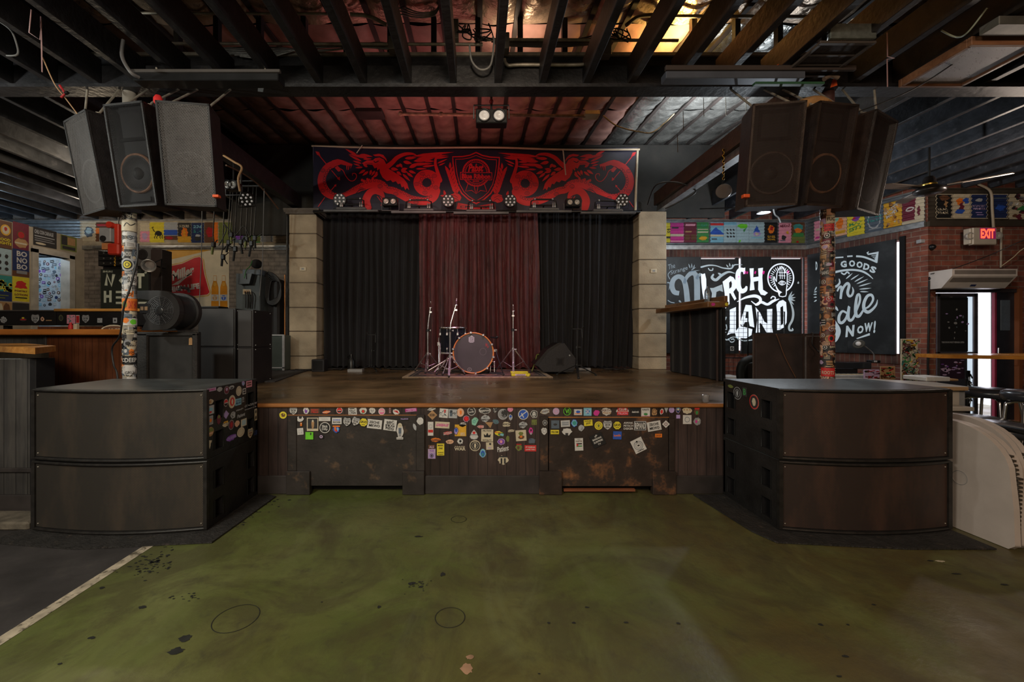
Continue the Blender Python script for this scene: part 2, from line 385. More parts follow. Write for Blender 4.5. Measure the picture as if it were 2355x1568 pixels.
 def leaf(s,x0,y0,x1,y1,w,mat,bend=0.):
  dx,dy=x1-x0,y1-y0;L=[];Rr=[]
  for i in range(7):
   t=i/6;k=math.sin(math.pi*t**.75)*w/2;o=math.sin(math.pi*t)*bend
   d=math.hypot(dx,dy)or 1;nx,ny=-dy/d,dx/d
   L.append((x0+dx*t+nx*(k+o),y0+dy*t+ny*(k+o)));Rr.append((x0+dx*t-nx*(k-o),y0+dy*t-ny*(k-o)))
  s.poly(L+Rr[::-1][1:-1],mat)
def front(Y):return lambda u,v,h:Vector((u,Y-h,v))
def sideR(X):return lambda u,v,h:Vector((X+h,u,v))
def sideL(X):return lambda u,v,h:Vector((X-h,u,v))
def flat(Z):return lambda u,v,h:Vector((u,v,Z+h))
# == THE ROOM
YB=7.98
YR=6.28
A1,A2=Vector((6.27,YB,0)),Vector((6.74,YR,0))
black_wood=PM('black_painted_timber',(.013,.0125,.015),rough=.5,var=.45,scale=9,bump=.25,bscale=22,col2=(.045,.036,.03),thr=.64,soft=.12,s2=7)
brown_black=PM('dark_stained_timber',(.018,.013,.011),rough=.5,var=.45,scale=9,bump=.25,bscale=20,col2=(.05,.032,.022),thr=.62,soft=.12,s2=7)
blacking=PM('black_paint',(.010,.009,.010),rough=.7,var=.3,spec=.25)
black_metal=PM('black_metal',(.014,.014,.015),rough=.38,var=.3,metal=.3)
chrome=PM('chrome',(.86,.84,.87),rough=.24,metal=1,var=.05)
steel=PM('galvanised_steel',(.34,.34,.34),rough=.42,metal=.8,var=.3,scale=14)
dull_steel=PM('dusty_conduit',(.40,.36,.30),rough=.5,metal=.5,var=.35,scale=14)
rubber=PM('black_rubber',(.012,.012,.012),rough=.7,var=.2)
cable_mat=PM('black_cable',(.015,.014,.015),rough=.5)
tan_cord=PM('tan_cord',(.42,.33,.20),rough=.8)
def floor_mat():
 m=bpy.data.materials.new('painted_concrete_floor');nt,N,L,B=nodes_of(m)
 tc=N.new('ShaderNodeTexCoord');co=tc.outputs['Object']
 def noise(sc,det=8,ro=.6,dist=0.,st=None):
  n=N.new('ShaderNodeTexNoise');n.inputs['Scale'].default_value=sc;n.inputs['Detail'].default_value=det;n.inputs['Roughness'].default_value=ro;n.inputs['Distortion'].default_value=dist
  if st:
   mp=N.new('ShaderNodeMapping');mp.inputs['Scale'].default_value=st;mp.inputs['Rotation'].default_value=(0,0,.5);L.new(co,mp.inputs[0]);L.new(mp.outputs[0],n.inputs['Vector'])
  else:L.new(co,n.inputs['Vector'])
  return n.outputs['Fac']
 def rng(v,a,b,c=0.,d=1.):
  r=N.new('ShaderNodeMapRange');[r.inputs[i+1].__setattr__('default_value',q)for i,q in enumerate((a,b,c,d))];L.new(v,r.inputs[0]);return r.outputs[0]
 def mix(f,a,b,bt='MIX'):
  x=N.new('ShaderNodeMix');x.data_type='RGBA';x.blend_type=bt
  for i,q in((0,f),(6,a),(7,b)):
   if isinstance(q,tuple):x.inputs[i].default_value=(*q,1)
   elif isinstance(q,(int,float)):x.inputs[i].default_value=q
   else:L.new(q,x.inputs[i])
  return x.outputs[2]
 base=mix(rng(noise(.9,8,.62,.6),.40,.62),(.100,.125,.034),(.165,.180,.066))
 sp=N.new('ShaderNodeSeparateXYZ');L.new(co,sp.inputs[0])
 worn=N.new('ShaderNodeMath');worn.operation='MULTIPLY';L.new(rng(sp.outputs[0],-1.8,2.6,.18,1.0),worn.inputs[0]);L.new(rng(noise(1.1,9,.66,.8),.38,.62,.2,1.25),worn.inputs[1])  # worn paint, plus warm dim light at the right put into its colour
 base=mix(worn.outputs[0],base,(.105,.082,.030))
 base=mix(rng(noise(2.4,9,.7),.50,.68,0,.7),base,(.080,.064,.034))
 base=mix(rng(noise(1.5,9,.72,1.2),.46,.60,0,.55),base,(.060,.050,.026))
 base=mix(rng(noise(9,7,.7,.4),.56,.70,0,.5),base,(.050,.045,.030))
 base=mix(rng(noise(3.1,9,.7,.8,(1,.3,1)),.56,.72,0,.4),base,(.170,.185,.085))
 base=mix(rng(noise(5.5,6,.6,0,(1,.25,1)),.60,.74,0,.35),base,(.05,.05,.035))
 base=mix(rng(noise(26,5,.7),.69,.73,0,.8),base,(.018,.018,.016))
 L.new(base,B.inputs['Base Color'])
 L.new(rng(noise(2.1,6,.6),.35,.65,.30,.55),B.inputs['Roughness']);B.inputs['Specular IOR Level'].default_value=.35
 bp=N.new('ShaderNodeBump');bp.inputs['Strength'].default_value=.12;bp.inputs['Distance'].default_value=.01;L.new(noise(40,4),bp.inputs['Height']);L.new(bp.outputs[0],B.inputs['Normal'])
 return m
green=floor_mat()
dark_floor=PM('dark_grey_floor_paint',(.052,.047,.047),rough=.5,var=.35,scale=3,col2=(.06,.054,.05),thr=.56,soft=.12,s2=6,bump=.1)
scuff=PM('black_scuff',(.016,.017,.015),rough=.7,var=.4,scale=20)
line_mat=PM('worn_white_line',(.42,.36,.27),rough=.7,var=.35,scale=16,col2=(.09,.075,.05),thr=.52,soft=.1,s2=22)
bare=PM('bare_concrete_patch',(.34,.20,.12),rough=.8,var=.3,scale=12)
b=MB()
b.box(-9.5,9.5,-4.1,12,-.12,0,green)
b.add([(-9.5,-4,.001),(-2.06,-4,.001),(-2.06,3.0,.001),(-9.5,3.0,.001)],[(0,1,2,3)],dark_floor)
b.add([(-2.06,-4,.002),(-2.0,-4,.002),(-2.0,2.62,.002),(-2.06,2.62,.002)],[(0,1,2,3)],line_mat)
fa=Art(flat(0.001),lift=.0004,base=.001);fa.mb=b
def fpx(px,py):Y=yfloor(py);return wx(px,Y),Y
for(px,py,r)in((543,1422,.098),(1035,1420,.070),(1055,1194,.055)):
 x,y=fpx(px,py);fa.ring(x,y,r,r,.0035,scuff,40)
q=random.Random(3)
def spot(px,py,wpx,hpx,mt=scuff,seed=None):
 x,y=fpx(px,py);fa.blob(x,y,wpx*y/F/2,hpx*y*y/(H*F)/2,mt,seed or q.randint(1,999),16,.45)
for(px,py,w_,h_)in((426,1469,34,22),(405,1497,42,20),(210,1467,24,8),(328,1397,24,10),(235,1352,14,8),(138,1527,12,6),(962,1234,26,4),(872,1396,10,8),(1018,1321,14,12),(948,1342,22,9),(968,1350,16,6),(1350,1397,14,5),(1262,1433,10,6),(1320,1433,12,6),(1440,1432,12,6),(1560,1434,12,6),(1888,1437,14,7),(1950,1437,10,5),(2010,1391,14,5),(1930,1556,16,7),(1945,1510,18,8),(2200,1320,24,5),(2140,1290,18,4),(2310,1345,24,5),(740,1385,5,4),(1240,1550,8,4)):
 spot(px,py,w_,h_)
for i in range(70):
 px=355+q.gauss(0,24);py=1296+q.gauss(0,13)-(px-355)*.25;spot(px,py,q.uniform(3,14),q.uniform(1.5,5))
for i in range(46):t=q.random();spot(520+120*t+q.gauss(0,12),1215-72*t+q.gauss(0,6),q.uniform(3,12),q.uniform(1,3))
for i in range(18):spot(960+q.gauss(0,18),1345+q.gauss(0,8),q.uniform(3,9),q.uniform(1.5,4))
for i in range(14):spot(430+q.gauss(0,20),1372+q.gauss(0,6),q.uniform(3,10),q.uniform(1.5,4))
spot(1075,1538,36,30,bare,5);spot(1081,1512,20,14,bare,8);spot(2162,1291,26,5,P('cream'),4)
b.build('floor',kind='structure')
painted_brick=brick_mat('grey_painted_brick',(.20,.165,.14),(.25,.21,.175),(.13,.105,.09),bump=.9,rough=.6)
red_brick=brick_mat('red_brick',(.26,.075,.045),(.12,.045,.036),(.24,.17,.13),bw=.20,bh=.068)
ang_u=(A2-A1).normalized()
soldier=brick_mat('red_brick_soldier_course',(.16,.060,.042),(.085,.045,.04),(.17,.13,.10),bw=.062,bh=.6,off=0)
dark_wall=PM('dark_wall',(.018,.016,.016),rough=.7,var=.4,scale=3,col2=(.04,.035,.03),thr=.55,soft=.15,s2=2)
b=MB();b.box(-9.5,-2.6,YB,YB+.15,0,4.87,painted_brick);b.build('wall_back_left',kind='structure')
b=MB();b.box(-2.6,2.6,YB,YB+.15,0,4.87,dark_wall);b.build('wall_back',kind='structure')
wo=(wx(1560,YB),wx(1854,YB),wz(806,YB),wz(591,YB))
b=MB()
b.box(2.6,wo[0],YB,YB+.15,0,4.87,red_brick);b.box(wo[1],6.42,YB,YB+.15,0,4.87,red_brick)
b.box(wo[0],wo[1],YB,YB+.15,0,wo[2],red_brick);b.box(wo[0],wo[1],YB,YB+.15,wo[3],4.87,red_brick)
b.box(2.6,6.27,YB-.012,YB-.002,wz(591,YB),wz(571,YB),soldier)
b.build('wall_back_right',kind='structure')
AL=(A2-A1).length
ang_n=Vector((-ang_u.y,ang_u.x,0));ang_n=ang_n if ang_n.x<0 else-ang_n
def ang(u,v,h):p=A1+ang_u*u+ang_n*h;return Vector((p.x,p.y,v))
def px_ang(px,py):
 k=(px-CX)/F
 t=(A1.x-k*A1.y)/(k*ang_u.y-ang_u.x);Y=A1.y+ang_u.y*t
 return t,wz(py,Y)
so=(px_ang(1866,700)[0],px_ang(2070,700)[0])
ztop,zbot=px_ang(1990,566)[1],px_ang(1990,811)[1]
red_brick_y=brick_mat('red_brick_side',(.26,.08,.05),(.13,.05,.04),(.26,.19,.15),axes='yz',bw=.20,bh=.068)
soldier_y=brick_mat('red_brick_soldier_side',(.16,.060,.042),(.085,.045,.04),(.17,.13,.10),axes='yz',bw=.062,bh=.6,off=0)
def abox(mb,u0,u1,v0,v1,h0,h1,mt):
 vs=[ang(u,v,h)for v in(v0,v1)for h in(h0,h1)for u in(u0,u1)]
 mb.add(vs,[(0,2,3,1),(4,5,7,6),(0,1,5,4),(2,6,7,3),(0,4,6,2),(1,3,7,5)],mt)
b=MB()
abox(b,-.1,so[0],0,4.87,-.15,0,red_brick_y);abox(b,so[1],AL+.02,0,4.87,-.15,0,red_brick_y)
abox(b,so[0],so[1],0,zbot,-.15,0,red_brick_y);abox(b,so[0],so[1],ztop,4.87,-.15,0,red_brick_y)
abox(b,0,so[1],ztop,px_ang(1990,545)[1],.002,.012,soldier_y);abox(b,0,so[1],zbot-.16,zbot,.002,.012,soldier_y)
b.build('wall_right_angled',kind='structure')
dx0,dx1,dz=wx(2152,YR),wx(2350,YR),wz(664,YR)
b=MB()
b.box(A2.x,dx0,YR,YR+.15,0,4.87,red_brick);b.box(dx1,9.5,YR,YR+.15,0,4.87,red_brick);b.box(dx0,dx1,YR,YR+.15,dz,4.87,red_brick)
b.build('wall_right_back',kind='structure')
b=MB();b.box(9.4,9.55,-4.1,YR+.15,0,4.9,dark_wall);b.build('wall_right',kind='structure')
b=MB();b.box(-9.6,-9.45,-4.1,YB+.15,0,4.9,dark_wall);b.build('wall_left',kind='structure')
b=MB();b.box(-9.6,9.55,-4.15,-4.0,0,4.9,PM('front_wall_paint',(.20,.17,.14),rough=.8));b.build('wall_front',kind='structure')
cream_paint=PM('cream_wall_paint',(.40,.34,.26),rough=.6,var=.15)
XP=-7.53
def yP(px):return-XP*F/(CX-px)
d0,d1=yP(78),yP(163);dtop=wz(580,yP(78))
b=MB();b.box(XP-.12,XP,3.0,d0,0,3.12,cream_paint);b.box(XP-.12,XP,d1,YB,0,3.12,cream_paint);b.box(XP-.12,XP,d0,d1,dtop,3.12,cream_paint)
b.build('wall_left_partition',kind='structure')
white_paint=PM('white_trim_paint',(.50,.46,.40),rough=.45,var=.2)
b=MB()
for y in(d0,d1):b.box(XP-.14,XP+.03,y-.05,y+.05,0,dtop+.06,white_paint)
b.box(XP-.14,XP+.03,d0-.05,d1+.05,dtop,dtop+.1,white_paint);b.build('trim_1',kind='structure')
def zroof(y):return 4.50+(y-5.55)*.0676
b=MB();b.box(-9.6,9.6,-4.15,YB+.2,4.86,5.0,dark_wall)
for sx in(-1,1):
 x0,x1=sorted((sx*4.02,sx*9.55));b.box(x0,x1,2.4,YB+.15,3.76,3.80,black_wood)
 x0,x1=sorted((sx*4.20,sx*4.26));b.box(x0,x1,2.4,YB,3.80,4.9,blacking)
b.box(-9.55,9.55,-4.1,2.4,3.76,3.80,black_wood);b.box(-4.2,4.2,2.36,2.42,3.80,4.9,blacking)
b.build('ceiling',kind='structure')
b=MB();b.box(-9.5,9.5,3.72,3.84,3.52,3.70,black_wood);b.box(-9.5,9.5,3.70,3.86,3.50,3.53,black_wood);b.build('ceiling_beam',label='long black beam carried by the two sticker-covered columns',cat='beam')
b=MB();b.box(-4.2,4.2,4.02,4.10,3.72,3.98,black_wood);b.box(-4.2,4.2,4.00,4.14,3.98,4.01,dull_steel);b.build('header_board',label='black header board set behind and above the main beam, carrying the conduits',cat='beam')
def joist(x,y0,y1,z0,z1,w_,mt,nm,lab,grp):
 mb=MB();c=random.Random(int(x*1000)).uniform(-.006,.006)
 mb.bbox(x-w_/2+c,x+w_/2+c,y0,y1,z0,z1,mt,.004);return mb.build(nm,label=lab,cat='joist',group=grp)
x=.17
js=[.17+.395*i for i in range(-23,23)]
for x in js:
 joist(x,-4,3.72,3.53,3.75,.062,black_wood if x<1.0 else brown_black,'ceiling_joist','black joist over the dance floor hung on the main beam' if x<1.0 else 'brown-black joist over the right of the dance floor hung on the main beam','black joists over the dance floor' if x<1.0 else 'brown-black joists over the dance floor')
jw=PM('grey_black_joist',(.030,.032,.038),rough=.45,var=.4,scale=9,bump=.2,bscale=20,col2=(.09,.09,.10),thr=.60,soft=.15,s2=8)
for sx in(-1,1):
 for i in range(13):
  x=sx*(4.0+.41*i)
  if abs(x)<9.4:joist(x,3.86,YB if x<6.2 else YR+.9,3.50,3.75,.05,jw,'ceiling_joist','dark joist in the ceiling of the %s side room behind the beam'%('left' if sx<0 else 'right'),'joists of the %s side room'%('left' if sx<0 else 'right'))
SP=.359
red_lit_kraft=PM('red_lit_insulation_facing',(.30,.165,.14),rough=.55,metal=.0,var=.3,scale=5,bump=.3,bscale=9,col2=(.22,.11,.07),thr=.55,soft=.2,s2=3)  # red light reflected by the foil is put into this colour
foil=PM('silver_insulation_foil',(.42,.42,.40),rough=.28,metal=.85,var=.3,scale=6,bump=1.,bscale=13,rvar=.1)
goldfoil=PM('aged_insulation_foil',(.40,.30,.22),rough=.32,metal=.6,var=.35,scale=6,bump=1.,bscale=12,rvar=.1)
darkfoil=PM('dusty_insulation_facing',(.10,.07,.05),rough=.6,metal=.1,var=.4,scale=5,bump=.6,bscale=9)
rafter_mat=PM('dark_rafter',(.020,.014,.012),rough=.7,var=.4)
nb=int(4.1/SP)
def batt(xc,y0,y1,mt,lab,grp):
 mb=MB();ph=rnd.uniform(0,6);q2=random.Random(int(xc*100+y0))
 def f(i,j):
  x=xc+(i-.5)*(SP-.045);y=y0+(y1-y0)*j
  e=math.sin(math.pi*i);endd=min(1,6*j,6*(1-j))
  return(x,y,zroof(y)-.012-.035*e*(.5+.5*endd)-.008*math.sin(y*9+ph+5*i)-.006*math.sin(y*23+ph))
 mb.grid(f,8,22,mt);mb.build('insulation_batt',label=lab,cat='insulation',group=grp)
for i in range(-nb,nb+1):
 xc=(i+.5)*SP+.015
 silver=xc>2.3
 far=darkfoil if xc<-2.9 else(foil if silver else red_lit_kraft)
 nm='silver' if silver else('dusty brown' if xc<-2.9 else 'reddish brown')
 batt(xc,5.95,7.42,far,nm+' insulation batt between rafters at the rear of the stage roof',nm+' batts at the rear of the stage roof')
 batt(xc,4.15,5.93,far,nm+' insulation batt between rafters in front of the pipe over the stage',nm+' batts in the middle of the stage roof')
 batt(xc,2.45,4.13,goldfoil,'crinkled foil batt above the joists and the main beam','crinkled foil batts above the joists')
for i in range(-nb,nb+2):
 xr=i*SP+.015;mb=MB()
 vs=[(xr+dx,y,zroof(y)+dz_)for y in(2.45,7.45)for dz_ in(-.035,.12)for dx in(-.024,.024)]
 mb.add(vs,[(0,2,3,1),(4,5,7,6),(0,1,5,4),(2,6,7,3),(0,4,6,2),(1,3,7,5)],rafter_mat)
 mb.build('roof_rafter',label='thin dark rafter between insulation batts under the stage roof',cat='rafter',group='rafters of the stage roof')
for px in(215,410,500,598,700,798,898,998,1099,1196,1298,1398,1495,1594,1693,1790,1890):
 mb=MB();x=wx(px,4.06);mb.box(x-.025,x+.025,4.03,4.09,4.01,zroof(4.06)-.02,brown_black if px>1450 else black_wood)
 mb.build('stud',label='short dark stud standing between the header board and the roof',cat='stud',group='studs above the header board')
b=MB();b.box(-3.02,-2.90,3.87,6.85,3.36,3.58,black_wood);b.build('side_beam',label='black beam running back along the left of the stage roof',cat='beam')
t=thing('side_beam',(2.95,5.3,3.36),'brown beam running back along the right of the stage roof, grey metal below','beam')
b=MB();b.box(2.88,2.96,3.87,6.85,3.42,3.62,PM('brown_beam_wood',(.050,.028,.018),rough=.5,var=.4,scale=8,bump=.2));b.build('timber',t)
b=MB();b.box(2.93,3.05,3.87,6.85,3.33,3.415,steel);b.build('metal_channel',t)
hdr=PM('dark_header_wall',(.010,.009,.007),rough=.8,var=.5,scale=2.5,col2=(.018,.014,.011),thr=.5,soft=.2,s2=2.2,bump=.2)
b=MB();b.box(-4.19,4.19,7.10,7.16,3.30,4.53,hdr);b.box(-4.19,-2.95,7.1,7.16,3.0,3.3,hdr);b.build('wall_over_stage',kind='structure')
LAM,AMP=.0605,.009
def wave(z):return AMP*math.sin(2*math.pi*z/LAM)
ZT,ZBt=3.475,2.955
cor_steel=PM('corrugated_steel',(.22,.24,.26),rough=.38,metal=.75,var=.25,scale=8)
cor_cream=PM('corrugated_cream',(.42,.36,.27),rough=.5,var=.25,scale=8)
def strip(name,f,u0,u1,mt,edge):
 mb=MB();n=int((ZT-ZBt)/LAM*8)
 vs=[];fs=[]
 for i in range(n+1):
  z=ZBt+(ZT-ZBt)*i/n
  vs+=[f(u0,z,.025+wave(z)),f(u1,z,.025+wave(z))]
 fs=[(2*i,2*i+1,2*i+3,2*i+2)for i in range(n)]
 mb.add(vs,fs,mt,True)
 for(z0,z1,h)in((ZBt-.03,ZBt+.045,.05),(ZT-.0,ZT+.02,.045)):
  vs=[f(u,z,h_)for z in(z0,z1)for h_ in(0,h)for u in(u0,u1)]
  mb.add(vs,[(0,2,3,1),(4,5,7,6),(0,1,5,4),(2,6,7,3),(0,4,6,2),(1,3,7,5)],edge)
 mb.build(name,kind='structure')
def cback(u,v,h):return Vector((u,YB-h,v))
def crf(u,v,h):return Vector((u,YR-h,v))
strip('trim_2',cback,-9.4,wx(187,YB),cor_steel,steel)
strip('trim_3',cback,wx(187,YB),-2.9,cor_cream,steel)
strip('trim_4',cback,2.9,6.26,cor_steel,steel)
strip('trim_5',ang,.02,AL-.0,cor_steel,steel)
strip('trim_6',crf,A2.x,9.3,PM('corrugated_brown_steel',(.13,.105,.08),rough=.45,metal=.6,var=.3),PM('brown_steel',(.10,.08,.06),rough=.5,metal=.5))
# == STAGE
YS=3.419;ZS=H-(928-CY)*YS/F
deck_wood=wood_mat('stage_deck_boards',(.090,.055,.028),(.22,.14,.070),'x',rough=.34,plank=.085,gap=(.02,.012,.006),pacross='y')
lip_wood=wood_mat('worn_orange_lip',(.30,.10,.025),(.48,.20,.06),'x',rough=.5)
bead=wood_mat('black_beadboard',(.026,.016,.015),(.062,.038,.034),'z',rough=.5,plank=.078,gap=(.005,.004,.004),pacross='x')
ply=PM('scuffed_black_plywood',(.030,.024,.022),rough=.5,var=.35,scale=6,col2=(.17,.10,.055),thr=.585,soft=.20,s2=6.5,bump=.1)
plyr=PM('scuffed_brown_black_plywood',(.034,.022,.018),rough=.5,var=.4,scale=6,col2=(.22,.09,.035),thr=.54,soft=.2,s2=6,bump=.1)
basew=PM('black_baseboard_paint',(.034,.028,.027),rough=.5,var=.35,scale=6,col2=(.12,.07,.045),thr=.66,soft=.1,s2=12)
XL,XR=-2.72,2.72
stage=thing('stage',(0,5.2,0),'low wooden stage with a scuffed brown deck and a sticker-covered black front','stage')
b=MB();pl=[(XL,YS+.03),(XR,YS+.03),(XR,4.75),(3.02,4.75),(3.02,7.9),(-3.75,7.9),(-3.75,4.05),(XL,4.05)]
b.prism(pl,lambda x,y,z:Vector((x,y,z)),ZS-.04,ZS,deck_wood);b.build('deck',stage)
b=MB();b.bbox(XL,XR,YS-.02,YS+.035,ZS-.03,ZS+.001,lip_wood,.008);b.build('deck_lip',stage,'worn orange edge strip')
b=MB()
for p,q_ in zip(pl,pl[1:]+pl[:1]):
 if p[1]<4.1 and q_[1]<4.1 and abs(p[1]-q_[1])<.01 and p[1]<3.6:continue
 b.add([(p[0],p[1],0),(q_[0],q_[1],0),(q_[0],q_[1],ZS-.04),(p[0],p[1],ZS-.04)],[(0,1,2,3)],blacking)
b.build('side_skirting',stage)
def SX(px):return wx(px,YS)
def SZ(py):return wz(py,YS)
b=MB()
for a,c in((XL,SX(662)),(SX(977),SX(1241)),(SX(1551),XR)):b.box(a,c,YS,YS+.02,SZ(1094),ZS-.03,bead)
b.box(SX(662),SX(977),YS,YS+.02,SZ(958),ZS-.03,bead);b.box(SX(1241),SX(1551),YS,YS+.02,SZ(962),ZS-.03,bead)
b.box(XL,XR,YS+.10,YS+.12,0,ZS-.04,blacking);fpan=b.build('front_panelling',stage)
for a,c in((XL,SX(662)),(SX(977),SX(1241)),(SX(1551),XR)):
 b=MB();b.bbox(a,c,YS-.014,YS+.02,0,SZ(1093),basew,.006);b.build('baseboard',stage)
HAT=[]
def hatch(x0,x1,y0,y1,bl,br,mt,sl,sr):
 b=MB();b.bbox(SX(x0),SX(x1),YS-.012,YS+.018,SZ(y1),SZ(y0),mt,.003);HAT.append(b.build('access_hatch',stage))
 for a,c,t0,t1 in(sl,sr):b=MB();b.bbox(SX(a),SX(c),YS-.02,YS+.02,SZ(t1),SZ(t0),mt,.003);b.build('hatch_batten',stage)
 for a,c in(bl,br):b=MB();b.bbox(SX(a),SX(c),YS-.035,YS+.02,0.002,SZ(1081),mt,.004);b.build('corner_block',stage)
 b=MB();b.box(SX(x0-2),SX(x1+2),YS-.006,YS+.02,SZ(y0)-.0,SZ(y0)+.006,lip_wood);b.build('hatch_rail',stage)
hatch(664,958,955,1116,(662,716),(927,977),ply,(664,684,957,1081),(958,977,953,1081))
hatch(1262,1536,960,1117,(1239,1291),(1498,1551),plyr,(1241,1260,956,1081),(1537,1549,962,1081))
b=MB();b.box(SX(1296),SX(1460),YS-.01,YS+.02,SZ(1129),SZ(1124),PM('splintered_wood',(.22,.07,.03),rough=.6));b.build('splintered_rail',stage)
b=MB();pts=[(wx(600,5.2),5.0),(wx(655,5.2),4.95),(wx(700,6.2),5.9),(wx(712,6.6),6.55),(wx(630,6.6),6.6)]
b.prism(pts,lambda x,y,z:Vector((x,y,z)),ZS+.001,ZS+.012,PM('grey_carpet',(.035,.032,.032),rough=.95,var=.4,scale=40));b.build('carpet_offcut',label='grey carpet offcut on the deck in front of the left pillar',cat='carpet')
# ---- stickers on the stage front
class Stk:
 """sticker sheet: crop = (offset x, offset y, scale) of a photo crop; canvas = px"""
 def __init__(s,art,px2uv,parent):s.a=art;s.p=px2uv;s.par=parent
 def put(s,cx,cy,w_,h_,shape,bg,els=(),rot=0,border=None,seed=1):
  """cx.. in photo px; els drawn in local sticker coordinates (-1..1)"""
  u0,v0=s.p(cx,cy);u1,_=s.p(cx+w_/2,cy);u2,_=s.p(cx-w_/2,cy);_,v1=s.p(cx,cy-h_/2);hw=abs(u1-u2)/2;hh=abs(v1-v0)
  sg=1 if u1>u2 else-1
  ca,sa=math.cos(rot),math.sin(rot)
  A=s.a;A.new();A.m=lambda x,y:(u0+sg*(x*hw*ca-y*hh*sa),v0+x*hw*sa+y*hh*ca)
  A.flip=1
  def shp(k,mt):
   if mt is None:return
   if shape=='r':A.rect(-k,-k,k,k,mt)
   elif shape=='c':A.ell(0,0,k,k,mt,22)
   elif shape=='d':A.poly([(0,k),(k,0),(0,-k),(-k,0)],mt)
   elif shape=='o':A.poly([(k*math.cos(R(22.5+45*i))*1.08,k*math.sin(R(22.5+45*i))*1.08)for i in range(8)],mt)
   elif shape=='s':A.poly([(-.75*k,k),(0,.88*k),(.75*k,k),(k,.55*k),(.92*k,-.25*k),(.5*k,-.7*k),(0,-k),(-.5*k,-.7*k),(-.92*k,-.25*k),(-k,.55*k)],mt)
   elif shape=='b':A.blob(0,0,k,k,mt,seed,16,.3)
   elif shape=='p':A.poly([(0,k),(.55*k,.45*k),(k,-.45*k),(.7*k,-.85*k),(0,-k),(-.7*k,-.85*k),(-k,-.45*k),(-.55*k,.45*k)],mt)
   elif shape=='t':A.poly([(-k,k),(k,.6*k),(.1*k,-k)],mt)
  if border:shp(1,P(border));A.up();shp(.86,P(bg)if bg else None)
  else:shp(1,P(bg)if bg else None)
  for e in els:
   A.up();k=e[0]
   if k=='T':A.text(e[1],e[2],e[3],e[4],e[5],P(e[6]),e[7]if len(e)>7 else 0,e[8]if len(e)>8 else 0,.03)
   elif k=='R':A.rect(e[1],e[2],e[3],e[4],P(e[5]))
   elif k=='C':A.ell(e[1],e[2],e[3],e[4],P(e[5]))
   elif k=='O':A.ring(e[1],e[2],e[3],e[4],e[5],P(e[6]),20)
   elif k=='B':A.blob(e[1],e[2],e[3],e[4],P(e[5]),e[6]if len(e)>6 else 3)
   elif k=='L':A.stroke(e[1],e[2],P(e[3]),3)
   elif k=='P':A.poly(e[1],P(e[2]))
   elif k=='Z':
    q3=random.Random(e[1]);n=e[2]
    for i in range(n):
     x,y=q3.uniform(-.7,.7),q3.uniform(-.65,.65);A.stroke([(x,y),(x+q3.uniform(-.4,.4),y+q3.uniform(-.35,.35)),(x+q3.uniform(-.4,.4),y+q3.uniform(-.35,.35))],e[3],P(e[4]),3,False)
  lab=e_lab(bg or(els[0][6]if els and els[0][0]=='T' else 'dark'),shape)
  return A.mb.build('sticker',s.par,lab)
def e_lab(c,sh):
 return{'r':'rectangular','c':'round','d':'diamond-shaped','o':'octagonal','s':'shield-shaped','b':'die-cut','p':'pick-shaped','t':'torn'}[sh]+' '+{'bannerred':'red','paleblue':'pale blue'}.get(c,c)+' sticker'
def zec():return[('R',-.8,.35,.8,.75,'grey'),('T','ZECER',0,.08,1.3,.42,'black'),('T','ESA',0,-.42,.85,.36,'black')]
SK=Stk(Art(front(YS-.012),lift=.0006,base=.001),lambda x,y:(SX(x),SZ(y)),stage)
def hdir(x,y):return SK
def cropper(ox,oy,s):return lambda u,v:(ox+u/s,oy+v/s)
cA,cB,cC=cropper(590,900,4.361),cropper(960,920,7.85),cropper(1100,900,4.06)
def S(c,s_,u,v,w_,h_,shape,bg,els=(),rot=0,border=None,seed=1):
 x,y=c(u,v);inblk=(664<x<977 or 1241<x<1551)and y>955
 SK.a.surf=front(YS-(.020 if inblk else.0));SK.par=(HAT[0]if x<1100 else HAT[1])if inblk else fpan;SK.put(x,y,w_/s_,h_/s_,shape,bg,els,R(rot),border,seed)
A_=4.361;B_=7.85;C_=4.06
